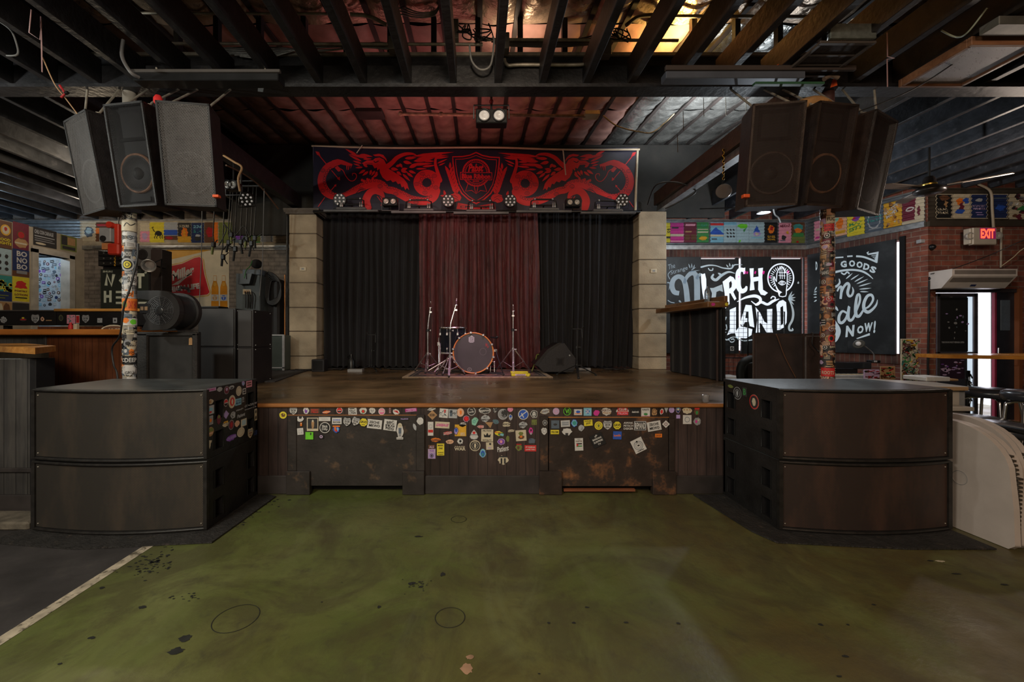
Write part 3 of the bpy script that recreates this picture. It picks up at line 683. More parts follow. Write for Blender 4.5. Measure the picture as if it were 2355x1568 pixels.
for k in((267,237,84,84,'c','yellow',[('B',.0,0,.6,.55,'brown',4),('Z',3,6,.08,'yellow')],0,'black'),(370,195,88,88,'s','white',zec(),0,'black'),(497,190,66,84,'b','white',[('B',0,-.1,.5,.6,'purple',2),('C',.1,.25,.22,.2,'white')],0),(585,195,90,48,'r','brown',[('T','ROXY',0,.4,1.5,.7,'red'),('T','MILLS',0,-.45,1.5,.7,'red')],0),(700,207,98,34,'b','orange',[('T','sleepband',0,0,1.6,.8,'white')],6,'red',3),(832,190,62,64,'c','red',[('R',-.6,-.5,.6,-.1,'black'),('R',-.6,-.1,.6,.05,'white')],0,'white'),(963,196,84,80,'r','white',[('T','KELLY',0,.1,1.5,.5,'black'),('T','LYNN',0,-.5,1.5,.55,'black'),('R',-.7,.55,.5,.7,'black')],3),(1070,192,78,84,'b','white',[('B',0,-.2,.6,.5,'green',3),('B',0,-.15,.42,.4,'red',5)],0,None,8),(1160,192,72,70,'b','white',[('C',-.3,.15,.12,.1,'black'),('C',.3,.15,.12,.1,'black'),('O',0,-.2,.3,.25,.08,'grey')],0,None,4),(1256,200,68,70,'c','pink',[('T','miss',0,.1,1.1,.5,'white'),('T','carol',0,-.4,1.1,.4,'magenta')],0,'white'),(1338,190,24,64,'r','brown',[('T','STEEL',0,0,.8,1.6,'lilac')],0),(1400,205,82,58,'b','white',[('P',[(-.8,.1),(.2,.6),(.8,-.3),(.0,-.1)],'red'),('C',.1,.2,.12,.12,'black')],-18,None,7),(1549,186,114,34,'r','lilac',[('T','MAXIMAL',0,0,1.7,1.1,'magenta')],5,'magenta'),(450,268,82,66,'b','white',[('P',[(-.5,.9),(.5,.9),(.25,0),(-.25,0)],'dark')],0,None,11),(458,324,18,34,'r','orange',[('R',-.6,.2,.6,.7,'cream')]),(572,324,114,132,'r','cream',[('R',-.85,-.65,.85,.88,'dark'),('B',.05,0,.3,.75,'tan',2),('B',.05,.5,.18,.22,'cream',4)],0),(692,272,116,40,'r','white',[('T','Lenegry Sea',0,0,1.2,.7,'silver')]),(695,357,108,110,'c','black',[('O',0,0,.95,.95,.08,'white'),('T','Slick',0,.25,1.1,.5,'white'),('T','Dilly',0,-.32,1.1,.5,'white')],0,'white'),(814,290,96,64,'r','white',[('T','DONNA',0,.3,1.5,.55,'blue'),('T','ROSE',0,-.4,1.5,.5,'black')],0),(810,373,80,78,'b','blue',[('B',-.3,.1,.3,.6,'orange',2),('B',.3,0,.3,.5,'sky',3),('R',-.9,.6,.9,.95,'orange'),('B',0,-.3,.3,.4,'red',5)],0,None,5),(450,395,62,66,'r','white',[('O',0,0,.6,.6,.1,'silver'),('Z',4,5,.06,'grey')],5),(540,438,78,74,'r','lime',[('B',.35,.5,.22,.4,'dark',2)],0),(656,447,66,52,'b','black',[('C',.05,0,.5,.6,'lilac'),('C',.05,0,.22,.25,'dark')],0,None,2),(915,300,86,96,'s','white',zec(),-6,'black'),(1000,296,86,96,'s','white',zec(),-22,'black'),(1080,304,88,90,'o','yellow',[('T','SAVS',0,.1,1.5,.55,'black'),('T','AUSTIN',0,-.5,.8,.2,'black')],-8,'black'),(1190,322,146,90,'r','white',[('T','ZECHE',-.05,.4,1.4,.55,'black'),('T','MKWO',0,-.35,1.5,.6,'black')],-6),(1345,332,126,110,'r','white',[('T','BBC',0,.5,1.2,.5,'black',.2),('T','FKG',0,-.1,1.4,.55,'black',.1),('T','REG',0,-.6,1.3,.45,'black',-.1)],-7),(1643,292,76,86,'b','white',[('O',.1,-.1,.5,.5,.05,'silver')],0,None,9),(1488,270,80,22,'r','dark',[('T','Manifold',0,0,1.8,1.2,'violet',.1)]),(1590,350,36,80,'b','silver',[],20,None,3)):
 S(cA,A_,*k)
S(cA,A_,1443,390,78,170,'b','white',[('C',0,.65,.55,.28,'cream'),('R',-.35,-.3,.35,.35,'slate'),('R',-.3,-.65,.3,-.3,'grey'),('C',-.2,.65,.07,.03,'black'),('C',.2,.65,.07,.03,'black'),('R',-.85,-.98,.85,-.72,'white'),('T','ROCKWIND',0,-.85,1.4,.1,'black')],0,None,21)
for k in((265,155,180,64,'b','white',[('T','Juicebox',0,0,1.7,.8,'dark',.1)],14,None,5),(270,268,176,176,'d','tan',[('T','DIE',0,0,.9,.35,'black'),('O',0,0,.6,.3,.06,'brown')],0),(475,235,155,165,'r','white',[('R',.05,.1,.45,.8,'red'),('Z',7,10,.09,'slate')],-5),(640,245,155,158,'r','silver',[('R',-.7,-.6,-.1,.8,'slate'),('Z',8,9,.09,'black')],-2),(775,222,135,155,'c','peach',[('B',.1,0,.35,.6,'orange',2)],0),(976,200,148,156,'c','dark',[('T','The',0,.4,.6,.3,'white'),('T','Lady',0,-.15,1.3,.55,'white',.15)],0,'white'),(1215,190,240,130,'b','dark',[('T','Supagood',0,0,1.8,.9,'white',.1)],0,'white',4),(1410,180,130,100,'b','dark',[('Z',5,8,.1,'white')],25,None,2),(1545,255,185,195,'c','grey',[('C',.3,.15,.65,.7,'dark'),('Z',9,7,.06,'silver')],0,'silver'),(1676,162,100,98,'c','pink',[('Z',4,4,.15,'magenta')],0),(1912,258,190,190,'c','blue',[('P',[(-.85,-.45),(.7,.75),(.8,.62),(-.75,-.6)],'white'),('P',[(-.45,.15),(-.3,.3),(.15,-.55),(.0,-.65)],'white')],0,'white'),(2105,250,155,175,'b','dark',[('C',0,-.05,.42,.55,'white'),('R',-.3,.05,-.05,.12,'black'),('R',.08,.05,.32,.12,'black'),('R',-.2,-.4,.2,-.28,'black')],0,'white',6),(885,335,125,140,'b','crimson',[('B',0,0,.5,.6,'bannerred',4)],0,'lilac',12),(1035,380,130,190,'b','mint',[('C',.25,.5,.1,.07,'dark'),('O',-.1,-.1,.35,.3,.1,'teal')],-25,None,6),(1225,330,190,140,'b','silver',[('T','ACT',0,.35,.8,.5,'dark'),('T','IMPROV',0,-.35,1.5,.45,'dark')],0,None,3),(1300,445,140,120,'t','tan',[],10),(1415,390,130,100,'b','slate',[('Z',3,6,.1,'teal')],-20,None,8),(1680,310,80,125,'b','silver',[('B',0,.3,.7,.4,'blue',3)],0,None,4),(1605,435,170,105,'b','cream',[('T','AVICH',0,0,1.5,.8,'black')],0,None,2),(1905,445,180,130,'b','silver',[('T','ACT',.1,.4,.8,.5,'dark'),('T','IMPROV',0,-.3,1.6,.5,'dark')],0,None,3),(2108,398,95,95,'r','olive',[('Z',4,5,.12,'dark')],0),(238,515,100,250,'r','white',[('R',-.9,-.55,.9,-.15,'red'),('O',0,.35,.6,.3,.1,'silver')],0),(450,448,260,115,'r','cream',[('T','GARBAGE',0,0,1.7,.9,'magenta',0,.2)],-3),(545,595,180,70,'b','red',[('T','TOMMY',0,.3,1.7,.6,'white'),('T','BEWEDEM',0,-.4,1.7,.5,'white')],10,None,4),(778,545,205,210,'r','gold',[('T','DIRTY',.4,-.5,.8,.2,'white'),('T','ROAD',.4,-.78,.8,.2,'white')],0),(700,555,95,160,'b','violet',[('B',0,.2,.6,.5,'blue',2)],0,'blue',3),(822,440,150,90,'b','white',[('T','PLANET',0,.3,1.5,.5,'black',0,.2),('T','BOOTY',0,-.35,1.4,.45,'black',0,.2)],8,None,5),(1143,478,145,70,'b','red',[('T','RAIL',.1,0,1.2,.8,'white')],0,'white',6),(1260,635,215,220,'r','cream',[('T','FILTHY',0,.75,1.5,.26,'dark'),('T','ROYALTY',0,-.78,1.5,.26,'dark'),('P',[(-.5,-.3),(-.6,.25),(-.25,-.02),(0,.45),(.25,-.02),(.6,.25),(.5,-.3)],'black')],-1),(1470,600,190,95,'b','yellow',[('R',-.1,-.7,.9,.5,'green'),('R',.3,-.6,.95,.2,'sky'),('T','INTRO',-.2,.2,1.2,.5,'red')],-14,None,3),(1690,553,150,52,'b','cream',[('T','DreamPhase',0,0,1.6,.6,'dark')],5,None,2),(1870,638,190,195,'r','cream',[('B',0,.35,.5,.4,'olive',4),('B',0,-.3,.7,.4,'brown',3),('C',0,-.2,.25,.2,'orange')],4),(2050,555,90,145,'b','magenta',[('C',0,.2,.3,.3,'black'),('R',-.3,-.9,.3,-.4,'silver')],0,None,5),(325,715,210,80,'b','orange',[('T','outlier',0,0,1.6,1.1,'dark')],0,None,3),(585,752,150,95,'b','peach',[('T','MVP',0,0,1.2,.8,'tan')],0,None,8),(775,740,120,130,'b','white',[('C',0,0,.35,.35,'black'),('T','LOVE',0,.75,1.,.3,'black'),('T','YOURS',0,-.75,1.,.3,'black')],0,None,5),(1022,620,155,180,'p','white',[('C',0,.35,.35,.28,'red'),('R',-.7,-.12,.7,.02,'slate'),('R',-.5,-.5,.5,-.4,'silver')],0,'silver'),(1040,820,195,200,'c','dark',[('O',0,0,.95,.95,.05,'cream'),('O',0,0,.6,.6,.06,'cream'),('B',0,0,.25,.5,'cream',3),('T','ELECTRIC',0,.76,1.,.2,'cream'),('T','CULT',0,-.76,.6,.2,'cream')],0,'cream'),(1305,825,130,135,'r','cream',[('C',.15,.5,.3,.3,'dark'),('R',-.5,-.6,.4,-.4,'violet')],3),(1510,750,155,135,'b','purple',[('B',0,0,.35,.5,'pink',4)],0,'lilac',9),(1630,695,70,140,'b','olive',[],0,None,6),(2065,735,150,110,'b','slate',[('Z',8,5,.08,'navy')],0,None,2),(1835,850,140,140,'b','olive',[('B',-.2,-.1,.4,.5,'brown',2),('R',-.7,.6,.6,.9,'crimson')],0,None,5),(2040,868,210,112,'r','red',[('T','F*CKING',0,.35,1.6,.5,'white'),('T','LOVE YOU',0,-.4,1.6,.45,'white')],0),(255,845,118,75,'r','brown',[('T','ALS',0,0,1.4,1.2,'lilac')],0),(258,965,135,180,'r','lilac',[('T','THE',0,.55,1.2,.3,'purple'),('R',-.85,-.9,.85,.15,'violet'),('O',0,-.4,.5,.4,.12,'dark'),('C',0,-.4,.25,.2,'dark')],0),(418,890,132,215,'r','yellow',[('T','MARK',0,.68,1.5,.3,'black'),('T','ONE',0,.2,1.1,.3,'black'),('T','ALWAYS',0,-.5,1.5,.2,'black'),('R',-.7,-.85,.7,-.78,'black')],0),(768,870,215,90,'r',None,[('T','WAR',0,-.2,1.9,1.3,'cream'),('T','MASS',0,.75,1.7,.4,'cream')],0),(1180,965,130,185,'b','sky',[('B',0,0,.6,.7,'blue',4),('B',0,-.1,.3,.4,'teal',6)],0,'sky',13),(1545,880,220,120,'r',None,[('T','Patient',0,.1,1.9,1.5,'white',.12,.15),('L',[(-.7,-.8),(.8,-.6)],.08,'white')],6),(1547,1080,205,190,'b','cream',[('R',-.75,.5,.75,.8,'dark'),('R',-.45,-.7,-.15,.35,'dark'),('R',.15,-.7,.45,.35,'dark')],0,None,31),(2295,398,100,112,'b','dark',[('C',0,0,.4,.45,'grey')],0,'white',7),(2282,545,130,145,'b','white',[('O',0,0,.5,.5,.12,'grey')],0,None,15)):
 S(cB,B_,*k)
for k in((627,185,104,56,'b','silver',[('T','stylophone',0,0,1.6,.6,'brown')],12,'cream',5),(726,185,62,66,'c','lilac',[('O',0,0,.6,.6,.1,'pink')],0),(830,185,76,80,'c','black',[('O',0,0,.95,.95,.12,'lime'),('T','VI',0,0,1,1,'lime')],0),(931,193,80,58,'r','white',[('B',0,.1,.6,.5,'blue',3),('R',-.7,-.6,.7,-.35,'orange')],0,'grey'),(1020,187,74,78,'r','sky',[('B',0,0,.6,.6,'blue',3),('T','2K',0,0,1,.8,'white')],0),(1103,200,70,60,'b','magenta',[],15,None,3),(1195,188,105,80,'b','white',[('T','PERTH',0,.3,1.5,.5,'brown',.05),('T','PRIDE',.1,-.3,1.5,.5,'tan')],0,None,4),(1347,187,124,84,'b','white',[('R',-.75,.1,.75,.9,'crimson'),('R',-.85,-.8,.85,0,'red'),('T','CLUB',0,.5,1.2,.5,'white'),('T','MILLION',0,-.4,1.4,.5,'pink')],0,None,8),(1466,190,76,76,'r','black',[('T','deathwish',0,0,1.7,.5,'white')],0),(1562,192,82,82,'r','white',[('T','KARATE',0,.55,1.5,.4,'black'),('B',0,-.5,.5,.35,'green',4),('R',-.9,-.95,.9,-.8,'pink')],0),(1643,192,60,76,'b','tan',[('O',0,.1,.6,.6,.15,'brown')],0,None,2),(1712,188,40,62,'b','white',[('B',0,0,.7,.7,'red',5)],-15,None,7),(1752,165,50,70,'t','silver',[],0),(1805,172,52,56,'c','violet',[('O',0,0,.6,.6,.15,'lilac')],0),(1865,170,52,74,'b','navy',[('C',0,.1,.45,.3,'cream'),('B',0,.5,.6,.35,'sky',4)],0,'lilac',3),(1948,180,104,66,'b','cream',[('C',-.5,.3,.16,.22,'tan'),('C',0,.3,.16,.22,'tan'),('C',.5,.3,.16,.22,'tan')],0,None,4),(2040,190,60,76,'b','brown',[('R',-.7,.6,.8,.95,'red'),('B',0,-.2,.5,.5,'green',2)],0,None,6),(2042,280,78,84,'b','grey',[('B',-.2,0,.3,.4,'magenta',3),('C',.3,.3,.2,.2,'cream')],0,None,9),(1950,262,80,84,'r','white',[('O',0,0,.6,.6,.1,'slate')],0),(1866,235,36,34,'r','violet',[],0),(714,303,76,76,'r','slate',[('B',0,0,.6,.3,'dark',2)],0),(808,295,84,60,'r','silver',[('R',-.7,.2,.7,.35,'slate'),('R',-.7,-.3,.7,-.15,'slate')],3,'white'),(893,290,70,80,'b','sky',[('B',0,0,.6,.6,'teal',4)],0,'blue',5),(823,370,104,80,'b','white',[('P',[(-.3,-.9),(.2,-.9),(.2,-.3),(-.3,-.3)],'dark')],0,None,14),(955,335,66,66,'b','silver',[('P',[(-.2,-.6),(.5,-.5),(.3,.5)],'grey')],0,None,3),(710,373,78,40,'r','yellow',[('T','WELCOME',0,0,1.7,.9,'black')],0),(1020,288,80,56,'r','yellow',[('T','FUTURE',0,.55,1.5,.4,'black'),('T','JOY',0,-.25,1.1,.8,'black')],5),(1116,314,76,78,'c','yellow',[('O',0,0,.7,.7,.1,'olive'),('B',0,0,.3,.4,'olive',2)],0),(1200,310,84,86,'s','white',zec(),0,'grey'),(1289,312,80,82,'o','yellow',[('T','SAVS',0,.1,1.5,.6,'black'),('T','AUSTIN',0,-.5,.8,.2,'black')],0,'black'),(1393,315,100,76,'r',None,[('T','AWAK',0,.7,1.8,.5,'white'),('T','PETSCH',0,0,1.8,.5,'white'),('T','DEKER',0,-.7,1.8,.5,'white')],0),(1502,315,112,84,'r','dark',[('T','REMAND',0,0,1.7,1.4,'white')],0,'silver'),(1632,318,128,88,'r','white',[('T','ZECHE',0,.4,1.4,.55,'black'),('T','MKWO',0,-.4,1.4,.6,'black')],10),(1741,300,72,72,'d','white',[('O',0,0,.4,.4,.12,'maroon')],0),(1290,404,80,74,'r','blue',[('T','howdie',0,0,1.6,.6,'orange',.08)],-2),(1673,406,64,34,'r','orange',[('T','DULP',0,0,1.4,1,'brown')],0),(934,488,78,116,'r','white',[('T','FREE',0,.8,.7,.14,'grey'),('T','PALESTINE',0,.52,1.5,.2,'brown'),('R',-.6,.02,.7,.2,'black'),('R',-.6,-.35,.7,-.17,'green'),('P',[(-.6,.2),(-.1,-.08),(-.6,-.35)],'red')],2),(1108,448,120,120,'r','black',[('T','MR',0,.7,.5,.25,'white',.5),('T','BANDANA',0,.25,1.5,.3,'white'),('T','SURPRISE',0,-.2,1.5,.3,'white'),('T','TV',0,-.65,.5,.25,'white')],24),(1486,497,112,128,'r','white',[('O',0,0,.75,.65,.07,'slate'),('O',0,0,.5,.42,.05,'slate'),('C',0,0,.2,.1,'black'),('B',0,.6,.15,.15,'black',2),('T','PUMPKIN',0,-.75,1.1,.14,'black')],26)):
 S(cC,C_,*k)
plast=PM('clear_plastic',(.62,.60,.60),rough=.15,var=.05,trans=.75)
b=MB();c=W(1623,928,3.50);c.z=ZS
b.lathe([(.022,0),(.024,.002),(.030,.055),(.0315,.058),(.029,.055),(.021,.004)],plast,c,seg=20);b.build('plastic_cup',label='clear plastic cup standing on the right of the stage edge',cat='cup')
# == PILLARS, CURTAINS, BANNER
YP=6.73
stone=PM('limestone_blocks',(.37,.30,.21),rough=.85,var=.28,scale=3,bump=.25,bscale=45,col2=(.20,.15,.10),thr=.58,soft=.2,s2=4)
soot=PM('sooty_joint',(.10,.075,.055),rough=.9)
def pillar(x0,x1,lab,ys):
 t=thing('pillar',((x0+x1)/2,YP+.2,ZS),lab,'pillar')
 b=MB();zs=[wz(y,YP)for y in ys];zs[-1]=ZS
 for z1,z0 in zip(zs,zs[1:]):b.bbox(x0,x1,YP,YP+.40,z0+.006,z1-.006,stone,.008)
 b.box(x0+.012,x1-.012,YP+.012,YP+.39,ZS,zs[0]-.01,soot);b.build('block_shaft',t);return t
pL=pillar(wx(665,YP),wx(728,YP),'cream block pillar left of the stage curtains, with a moulded grey cap',[491,537,593,650,707,762,819,850])
b=MB();x0,x1=wx(662,YP),wx(733,YP)
b.bbox(x0-.02,x1+.01,YP-.05,YP+.42,3.24,3.262,PM('grey_cap_paint',(.12,.10,.085),rough=.7,var=.3),.004);b.prism([(0,3.262),(.03,3.262),(.06,3.30),(.06,3.32),(0,3.32)],lambda a,z,x:Vector((x,YP-.02-a,z)),x0-.04,x1+.03,PM('grey_cap_paint',(.12,.10,.085)))
b.box(x0-.04,x1+.03,YP-.02,YP+.42,3.262,3.32,PM('grey_cap_paint',(.12,.10,.085)));b.build('cap',pL)
pR=pillar(wx(1469,YP),wx(1533,YP),'cream block pillar right of the stage curtains, without a cap',[485,541,597,654,710,767,821,850])
for par,px,py in((pL,697,618.5),(pR,1503,623)):
 b=MB();c=W(px,py,YP);b.bbox(c.x-.05,c.x+.05,YP-.012,YP,c.z-.032,c.z+.032,P('cream'),.004);b.box(c.x-.02,c.x+.02,YP-.015,YP-.01,c.z-.012,c.z+.012,P('grey'));b.build('switch_plate',par)
YC=6.98
def cloth(name,c,rough,sheen,c2=None,wrinkle=0.):
 m=PM(name,c,rough=rough,var=.35,scale=4,stretch=(3,3,.5),bump=.35+wrinkle,bscale=14,col2=c2,thr=.5,soft=.25,s2=3.)
 m.node_tree.nodes['Principled BSDF'].inputs['Sheen Weight'].default_value=sheen;return m
blk_cloth=cloth('black_velour',(.006,.005,.007),.9,.08)
red_cloth=cloth('crushed_red_velvet',(.085,.005,.007),.55,.12,(.022,.004,.005),.5)
def curtain(x0,x1,x0b,x1b,z0,z1,Y,mt,lab,seed,folds,amp,par=None):
 q=random.Random(seed);fr=[(q.uniform(.75,1.25)*folds,q.uniform(0,6.28),q.uniform(.5,1))for _ in range(4)]
 def f(i,j):
  a,b_=x0+(x1-x0)*i,x0b+(x1b-x0b)*i;x=b_+(a-b_)*j
  w_=sum(k*math.sin(2*math.pi*f_*i+p+.5*math.sin(3*j+p))for f_,p,k in fr)/2.2
  h=.5+.5*(1-j)
  sh=math.copysign(abs(w_)**.7,w_)
  return(x+.010*math.sin(11*i+5*j),Y+amp*(.45+.55*(1-j))*sh+.005*math.sin(2*math.pi*folds*2.7*i+4*j),z0+(z1-z0)*j+(.015*math.sin(2*math.pi*folds*i)if j==0 else 0))
 b=MB();b.grid(f,260,26,mt);return b.build('stage_curtain',par,lab if not par else None,'curtain' if not par else None)
zc=wz(484,YC)
curtain(wx(727,YC),wx(975,YC),wx(727,YC),wx(972,YC),ZS+.03,zc,YC+.02,blk_cloth,'black curtain between the left pillar and the red curtain',2,15,.055)
curtain(wx(1232,YC),wx(1474,YC),wx(1235,YC),wx(1455,YC),ZS+.03,zc,YC+.02,blk_cloth,'black curtain between the red curtain and the right pillar',5,16,.055)
curtain(wx(967,YC),wx(1234,YC),wx(963,YC),wx(1243,YC),ZS+.015,wz(478,YC),YC-.10,red_cloth,'crushed dark red curtain hanging in the middle of the stage',9,12,.065)
b=MB();b.tube([(wx(722,YC),YC,zc+.01),(wx(1476,YC),YC,zc+.01)],.02,black_metal);b.build('curtain_rail',label='black rail carrying the stage curtains',cat='rail')
YN=6.80
ban=thing('banner',(0,YN,3.28),'long dark banner with red winged birds, coiled serpents and a shield above the curtains','banner')
bx0,bx1,bz0,bz1=wx(722,YN),wx(1467,YN),wz(486,YN),wz(339,YN)
ink=PM('banner_vinyl',(.012,.010,.030),rough=.45,var=.25,scale=2)
def bsurf(u,v,h):return Vector((u,YN-h+.02*math.sin(1.1*u+1)+.010*math.sin(3.1*u),v))
b=MB();b.grid(lambda i,j:bsurf(bx0+(bx1-bx0)*i,bz0+(bz1-bz0)*j-.03*math.sin(math.pi*i)*j,0),60,4,ink);b.build('banner_cloth',ban)
red=PM('banner_red_print',(.62,.012,.018),rough=.5,var=.15,scale=3);inkp=PM('banner_ink_print',(.012,.009,.026),rough=.5)
class MirrorArt(Art):
 pass
def banner_half(mir):
 def m(a,b_):
  px,py=710+a/5.8875,320+b_/5.8875
  if mir:px=2190-px
  return wx(px,YN),wz(py,YN)
 A=Art(bsurf,m,flip=-1,lift=.001,base=.004);rd=red
 neck=[(420,330,55),(330,350,80),(250,410,95),(195,510,100),(190,610,105),(235,710,110),(330,775,90),(440,775,60),(530,745,60),(640,690,85),(750,640,100),(870,600,105),(980,615,100),(1060,680,95),(1150,700,90),(1260,755,100),(1370,810,100),(1480,835,100),(1590,840,100),(1690,790,100),(1735,700,90)]
 A.stroke([p[:2]for p in neck],[p[2]*1.08 for p in neck],rd,4)
 A.stroke([(1600+122*math.cos(2*math.pi*i/16),592+118*math.sin(2*math.pi*i/16))for i in range(16)],118,rd,3,False,True)
 A.stroke([(1775,560),(1740,430),(1715,330),(1730,250),(1800,210)],[70,45,36,28,6],rd,5)
 A.stroke([(800,930),(780,830),(830,730),(910,700),(980,740),(1010,830),(980,900)],[110,105,95,90,80,40,10],rd,5)
 A.up()
 A.stroke([(850,905),(850,830),(880,780),(940,760),(990,790)],10,inkp,4)
 A.stroke([(640,745),(700,690),(770,680)],9,inkp,4)
 q=random.Random(2);sp=smooth_pts([p[:2]for p in neck],5)
 for i in range(8,len(sp)-6,2):
  x,y=sp[i];dx,dy=sp[i+1][0]-sp[i-1][0],sp[i+1][1]-sp[i-1][1];d=math.hypot(dx,dy)or 1;nx,ny=-dy/d,dx/d
  sgn=-1 if i<92 else-1
  cx_,cy_=x+nx*34*sgn,y+ny*34*sgn
  A.ring(cx_,cy_,19,19,5,inkp,10)
  if i%12==0:
   cx_,cy_=x-nx*26*sgn,y-ny*26*sgn;A.ring(cx_,cy_,34,26,5,inkp,14);A.ring(cx_,cy_,20,14,4,inkp,12)
 for i in range(10):a=2*math.pi*i/10;A.ring(1595+82*math.cos(a),585+82*math.sin(a),22,22,5,inkp,10)
 for i in range(5):a=2*math.pi*i/5+.5;A.ring(1600+140*math.cos(a),592+136*math.sin(a),34,26,5,inkp,14);A.ring(1600+140*math.cos(a),592+136*math.sin(a),18,12,4,inkp,10)
 A.ell(1600,590,60,62,inkp,20)
 A.k=0
 A.poly([(300,345),(325,300),(400,280),(470,295),(540,325),(598,345),(592,368),(520,368),(440,350),(385,360),(345,400),(300,400)],rd)
 A.poly([(360,395),(400,370),(430,400),(440,440),(410,450)],rd);A.poly([(545,365),(560,370),(548,420),(536,428)],rd);A.poly([(575,365),(588,366),(572,412)],rd);A.poly([(515,368),(535,368),(520,435)],rd)
 A.stroke([(400,400),(470,430),(505,500),(560,565),(615,568),(652,520),(640,475),(600,472),(600,500)],[16,10,9,9,9,9,9,8,5],rd,5)
 A.stroke([(115,190),(160,240),(255,355)],12,rd,0);A.poly([(100,175),(150,185),(170,235),(125,225)],rd);A.stroke([(320,435),(425,560)],10,rd,0);A.poly([(432,568),(392,545),(428,515)],rd)
 A.stroke([(310,705),(375,630)],9,rd,0);A.poly([(383,618),(352,632),(378,655)],rd);A.stroke([(930,775),(985,850)],9,rd,0);A.stroke([(225,800),(140,920)],9,rd,0)
 A.poly([(725,330),(790,292),(870,290),(900,262),(960,250),(1020,280),(1050,340),(1060,390),(1130,430),(1210,480),(1290,540),(1335,600),(1360,690),(1330,660),(1310,690),(1285,640),(1262,655),(1240,600),(1210,610),(1180,570),(1140,585),(1110,555),(1060,570),(1000,520),(965,450),(960,400),(930,430),(925,385),(895,400),(865,350),(800,345),(765,365)],rd)
 A.up();A.stroke([(885,300),(905,318),(945,300)],12,inkp,4);A.stroke([(770,340),(815,330),(865,338)],5,inkp,4);A.k=0
 A.poly([(870,215),(950,200),(1010,215),(1050,265),(1065,310),(1030,270),(970,235),(900,235)],rd)
 A.stroke([(1070,370),(1130,320),(1200,250),(1300,205),(1400,200),(1460,220)],[70,60,55,45,30,8],rd,5)
 for(a,b_,c,d,w_)in((1400,235,1975,175,42),(1460,262,1900,215,36),(1420,300,1700,262,52),(1300,262,1460,250,40),(1700,262,1900,240,30),(1380,348,1680,330,40),(1280,305,1400,330,48),(1230,330,1270,390,36),(1540,375,1720,355,30),(1360,385,1490,340,46),(1450,405,1600,400,26),(1110,400,1215,415,46),(1250,420,1340,395,44),(1180,372,1260,345,36),(1355,430,1455,465,38),(1330,455,1418,520,34),(1250,430,1345,450,38),(1270,470,1375,570,34),(1190,440,1260,490,40),(1500,210,1760,205,30),(1560,300,1700,300,30),(1740,330,1880,270,22),(1760,360,1850,320,20)):
  A.leaf(a,b_,c,d,w_,rd)
 for(a,b_,c,d,w_)in((660,225,500,140,34),(690,215,870,240,40),(800,260,540,210,36),(720,305,550,225,30),(740,275,860,270,26),(720,335,600,300,28),(700,365,610,340,22),(735,385,635,395,26),(770,420,680,475,36),(810,440,730,500,34),(850,420,830,490,34),(900,430,850,500,30),(930,440,900,500,30),(800,380,740,350,30),(940,470,860,530,34)):
  A.leaf(a,b_,c,d,w_,rd)
 for i in range(7):A.ell(725+24*i,560+14*((i*7)%3)-i*4,16,20,rd,8)
 A.stroke([(2268,175),(2180,215),(2080,235),(1950,240),(1955,330),(1975,480),(2010,620),(2070,730),(2160,810),(2268,870)],18,rd,0)
 A.stroke([(2268,215),(2180,250),(2090,268),(1990,272),(1990,340),(2010,480),(2045,610),(2100,710),(2170,775),(2268,835)],9,rd,0)
 for i in range(7):
  t_=i/6;x,y=1900+90*t_,430+270*t_
  A.leaf(x,y+30,x-55,y-70,40,rd);A.leaf(x+10,y+30,x+50,y-60,34,rd)
 A.leaf(1915,400,1915,310,34,rd);A.stroke([(1915,400),(1960,600),(2020,740)],6,rd,4)
 A.blob(1980,790,95,70,rd,4,16,.3);A.leaf(1850,760,1830,690,34,rd);A.leaf(1870,775,1780,765,34,rd)
 A.poly([(2020,860),(2268,905),(2268,960),(2000,945)],rd)
 A.up();A.text('CR' if not mir else 'ST',2110 if not mir else 2110,915,120,36,inkp);A.stroke([(1900,780),(1960,760),(2020,790)],6,inkp,3);A.stroke([(1940,830),(1980,800),(2030,830)],6,inkp,3)
 return A
A=banner_half(False);A.mb.build('printed_pattern',ban,'red print of the left bird and serpent')
def text_fix(A0):
 old=A0.text
 return A0
_t=Art.text
def mtext(s,t,cx,cy,w_,h,mat,rot=0,shear=0,bold=.02):_t(s,t,cx,cy,-w_ if getattr(s,'mir',False)else w_,h,mat,rot,shear,bold)
Art.text=mtext
_i=Art.__init__
def minit(s,*a,**k):_i(s,*a,**k);s.mir=MIR[0]
MIR=[False];Art.__init__=minit
MIR[0]=True;A=banner_half(True);A.mb.build('printed_pattern',ban,'red print of the right bird and serpent');MIR[0]=False
A=Art(bsurf,lambda a,b_:(wx(710+a/5.8875,YN),wz(320+b_/5.8875,YN)),flip=-1,lift=.001,base=.006)
cx_=2267
A.ring(cx_,452,188,188,14,red,40);A.ring(cx_,452,150,150,8,red,36)
for i in range(44):a=2*math.pi*i/44;A.ell(cx_+166*math.cos(a),452+166*math.sin(a),8,8,red,6)
A.up();A.rect(2050,445,2484,550,inkp);A.up();
for r_ in((2050,445,2484,453),(2050,542,2484,550),(2050,445,2058,550),(2476,445,2484,550)):A.rect(*r_,red)
A.text('Blue Ribbon',cx_,500,390,70,red,bold=.045);A.text('Pabst',cx_,385,200,110,red,.03,.2,bold=.04);A.text('BEER',cx_,568,90,24,red)
for sx in(-1,1):A.stroke([(cx_+sx*25,640),(cx_+sx*5,735),(cx_+sx*60,690),(cx_+sx*145,705),(cx_+sx*110,600)],9,red,0)
A.mb.build('emblem_print',ban,'round ribbon emblem printed in red')
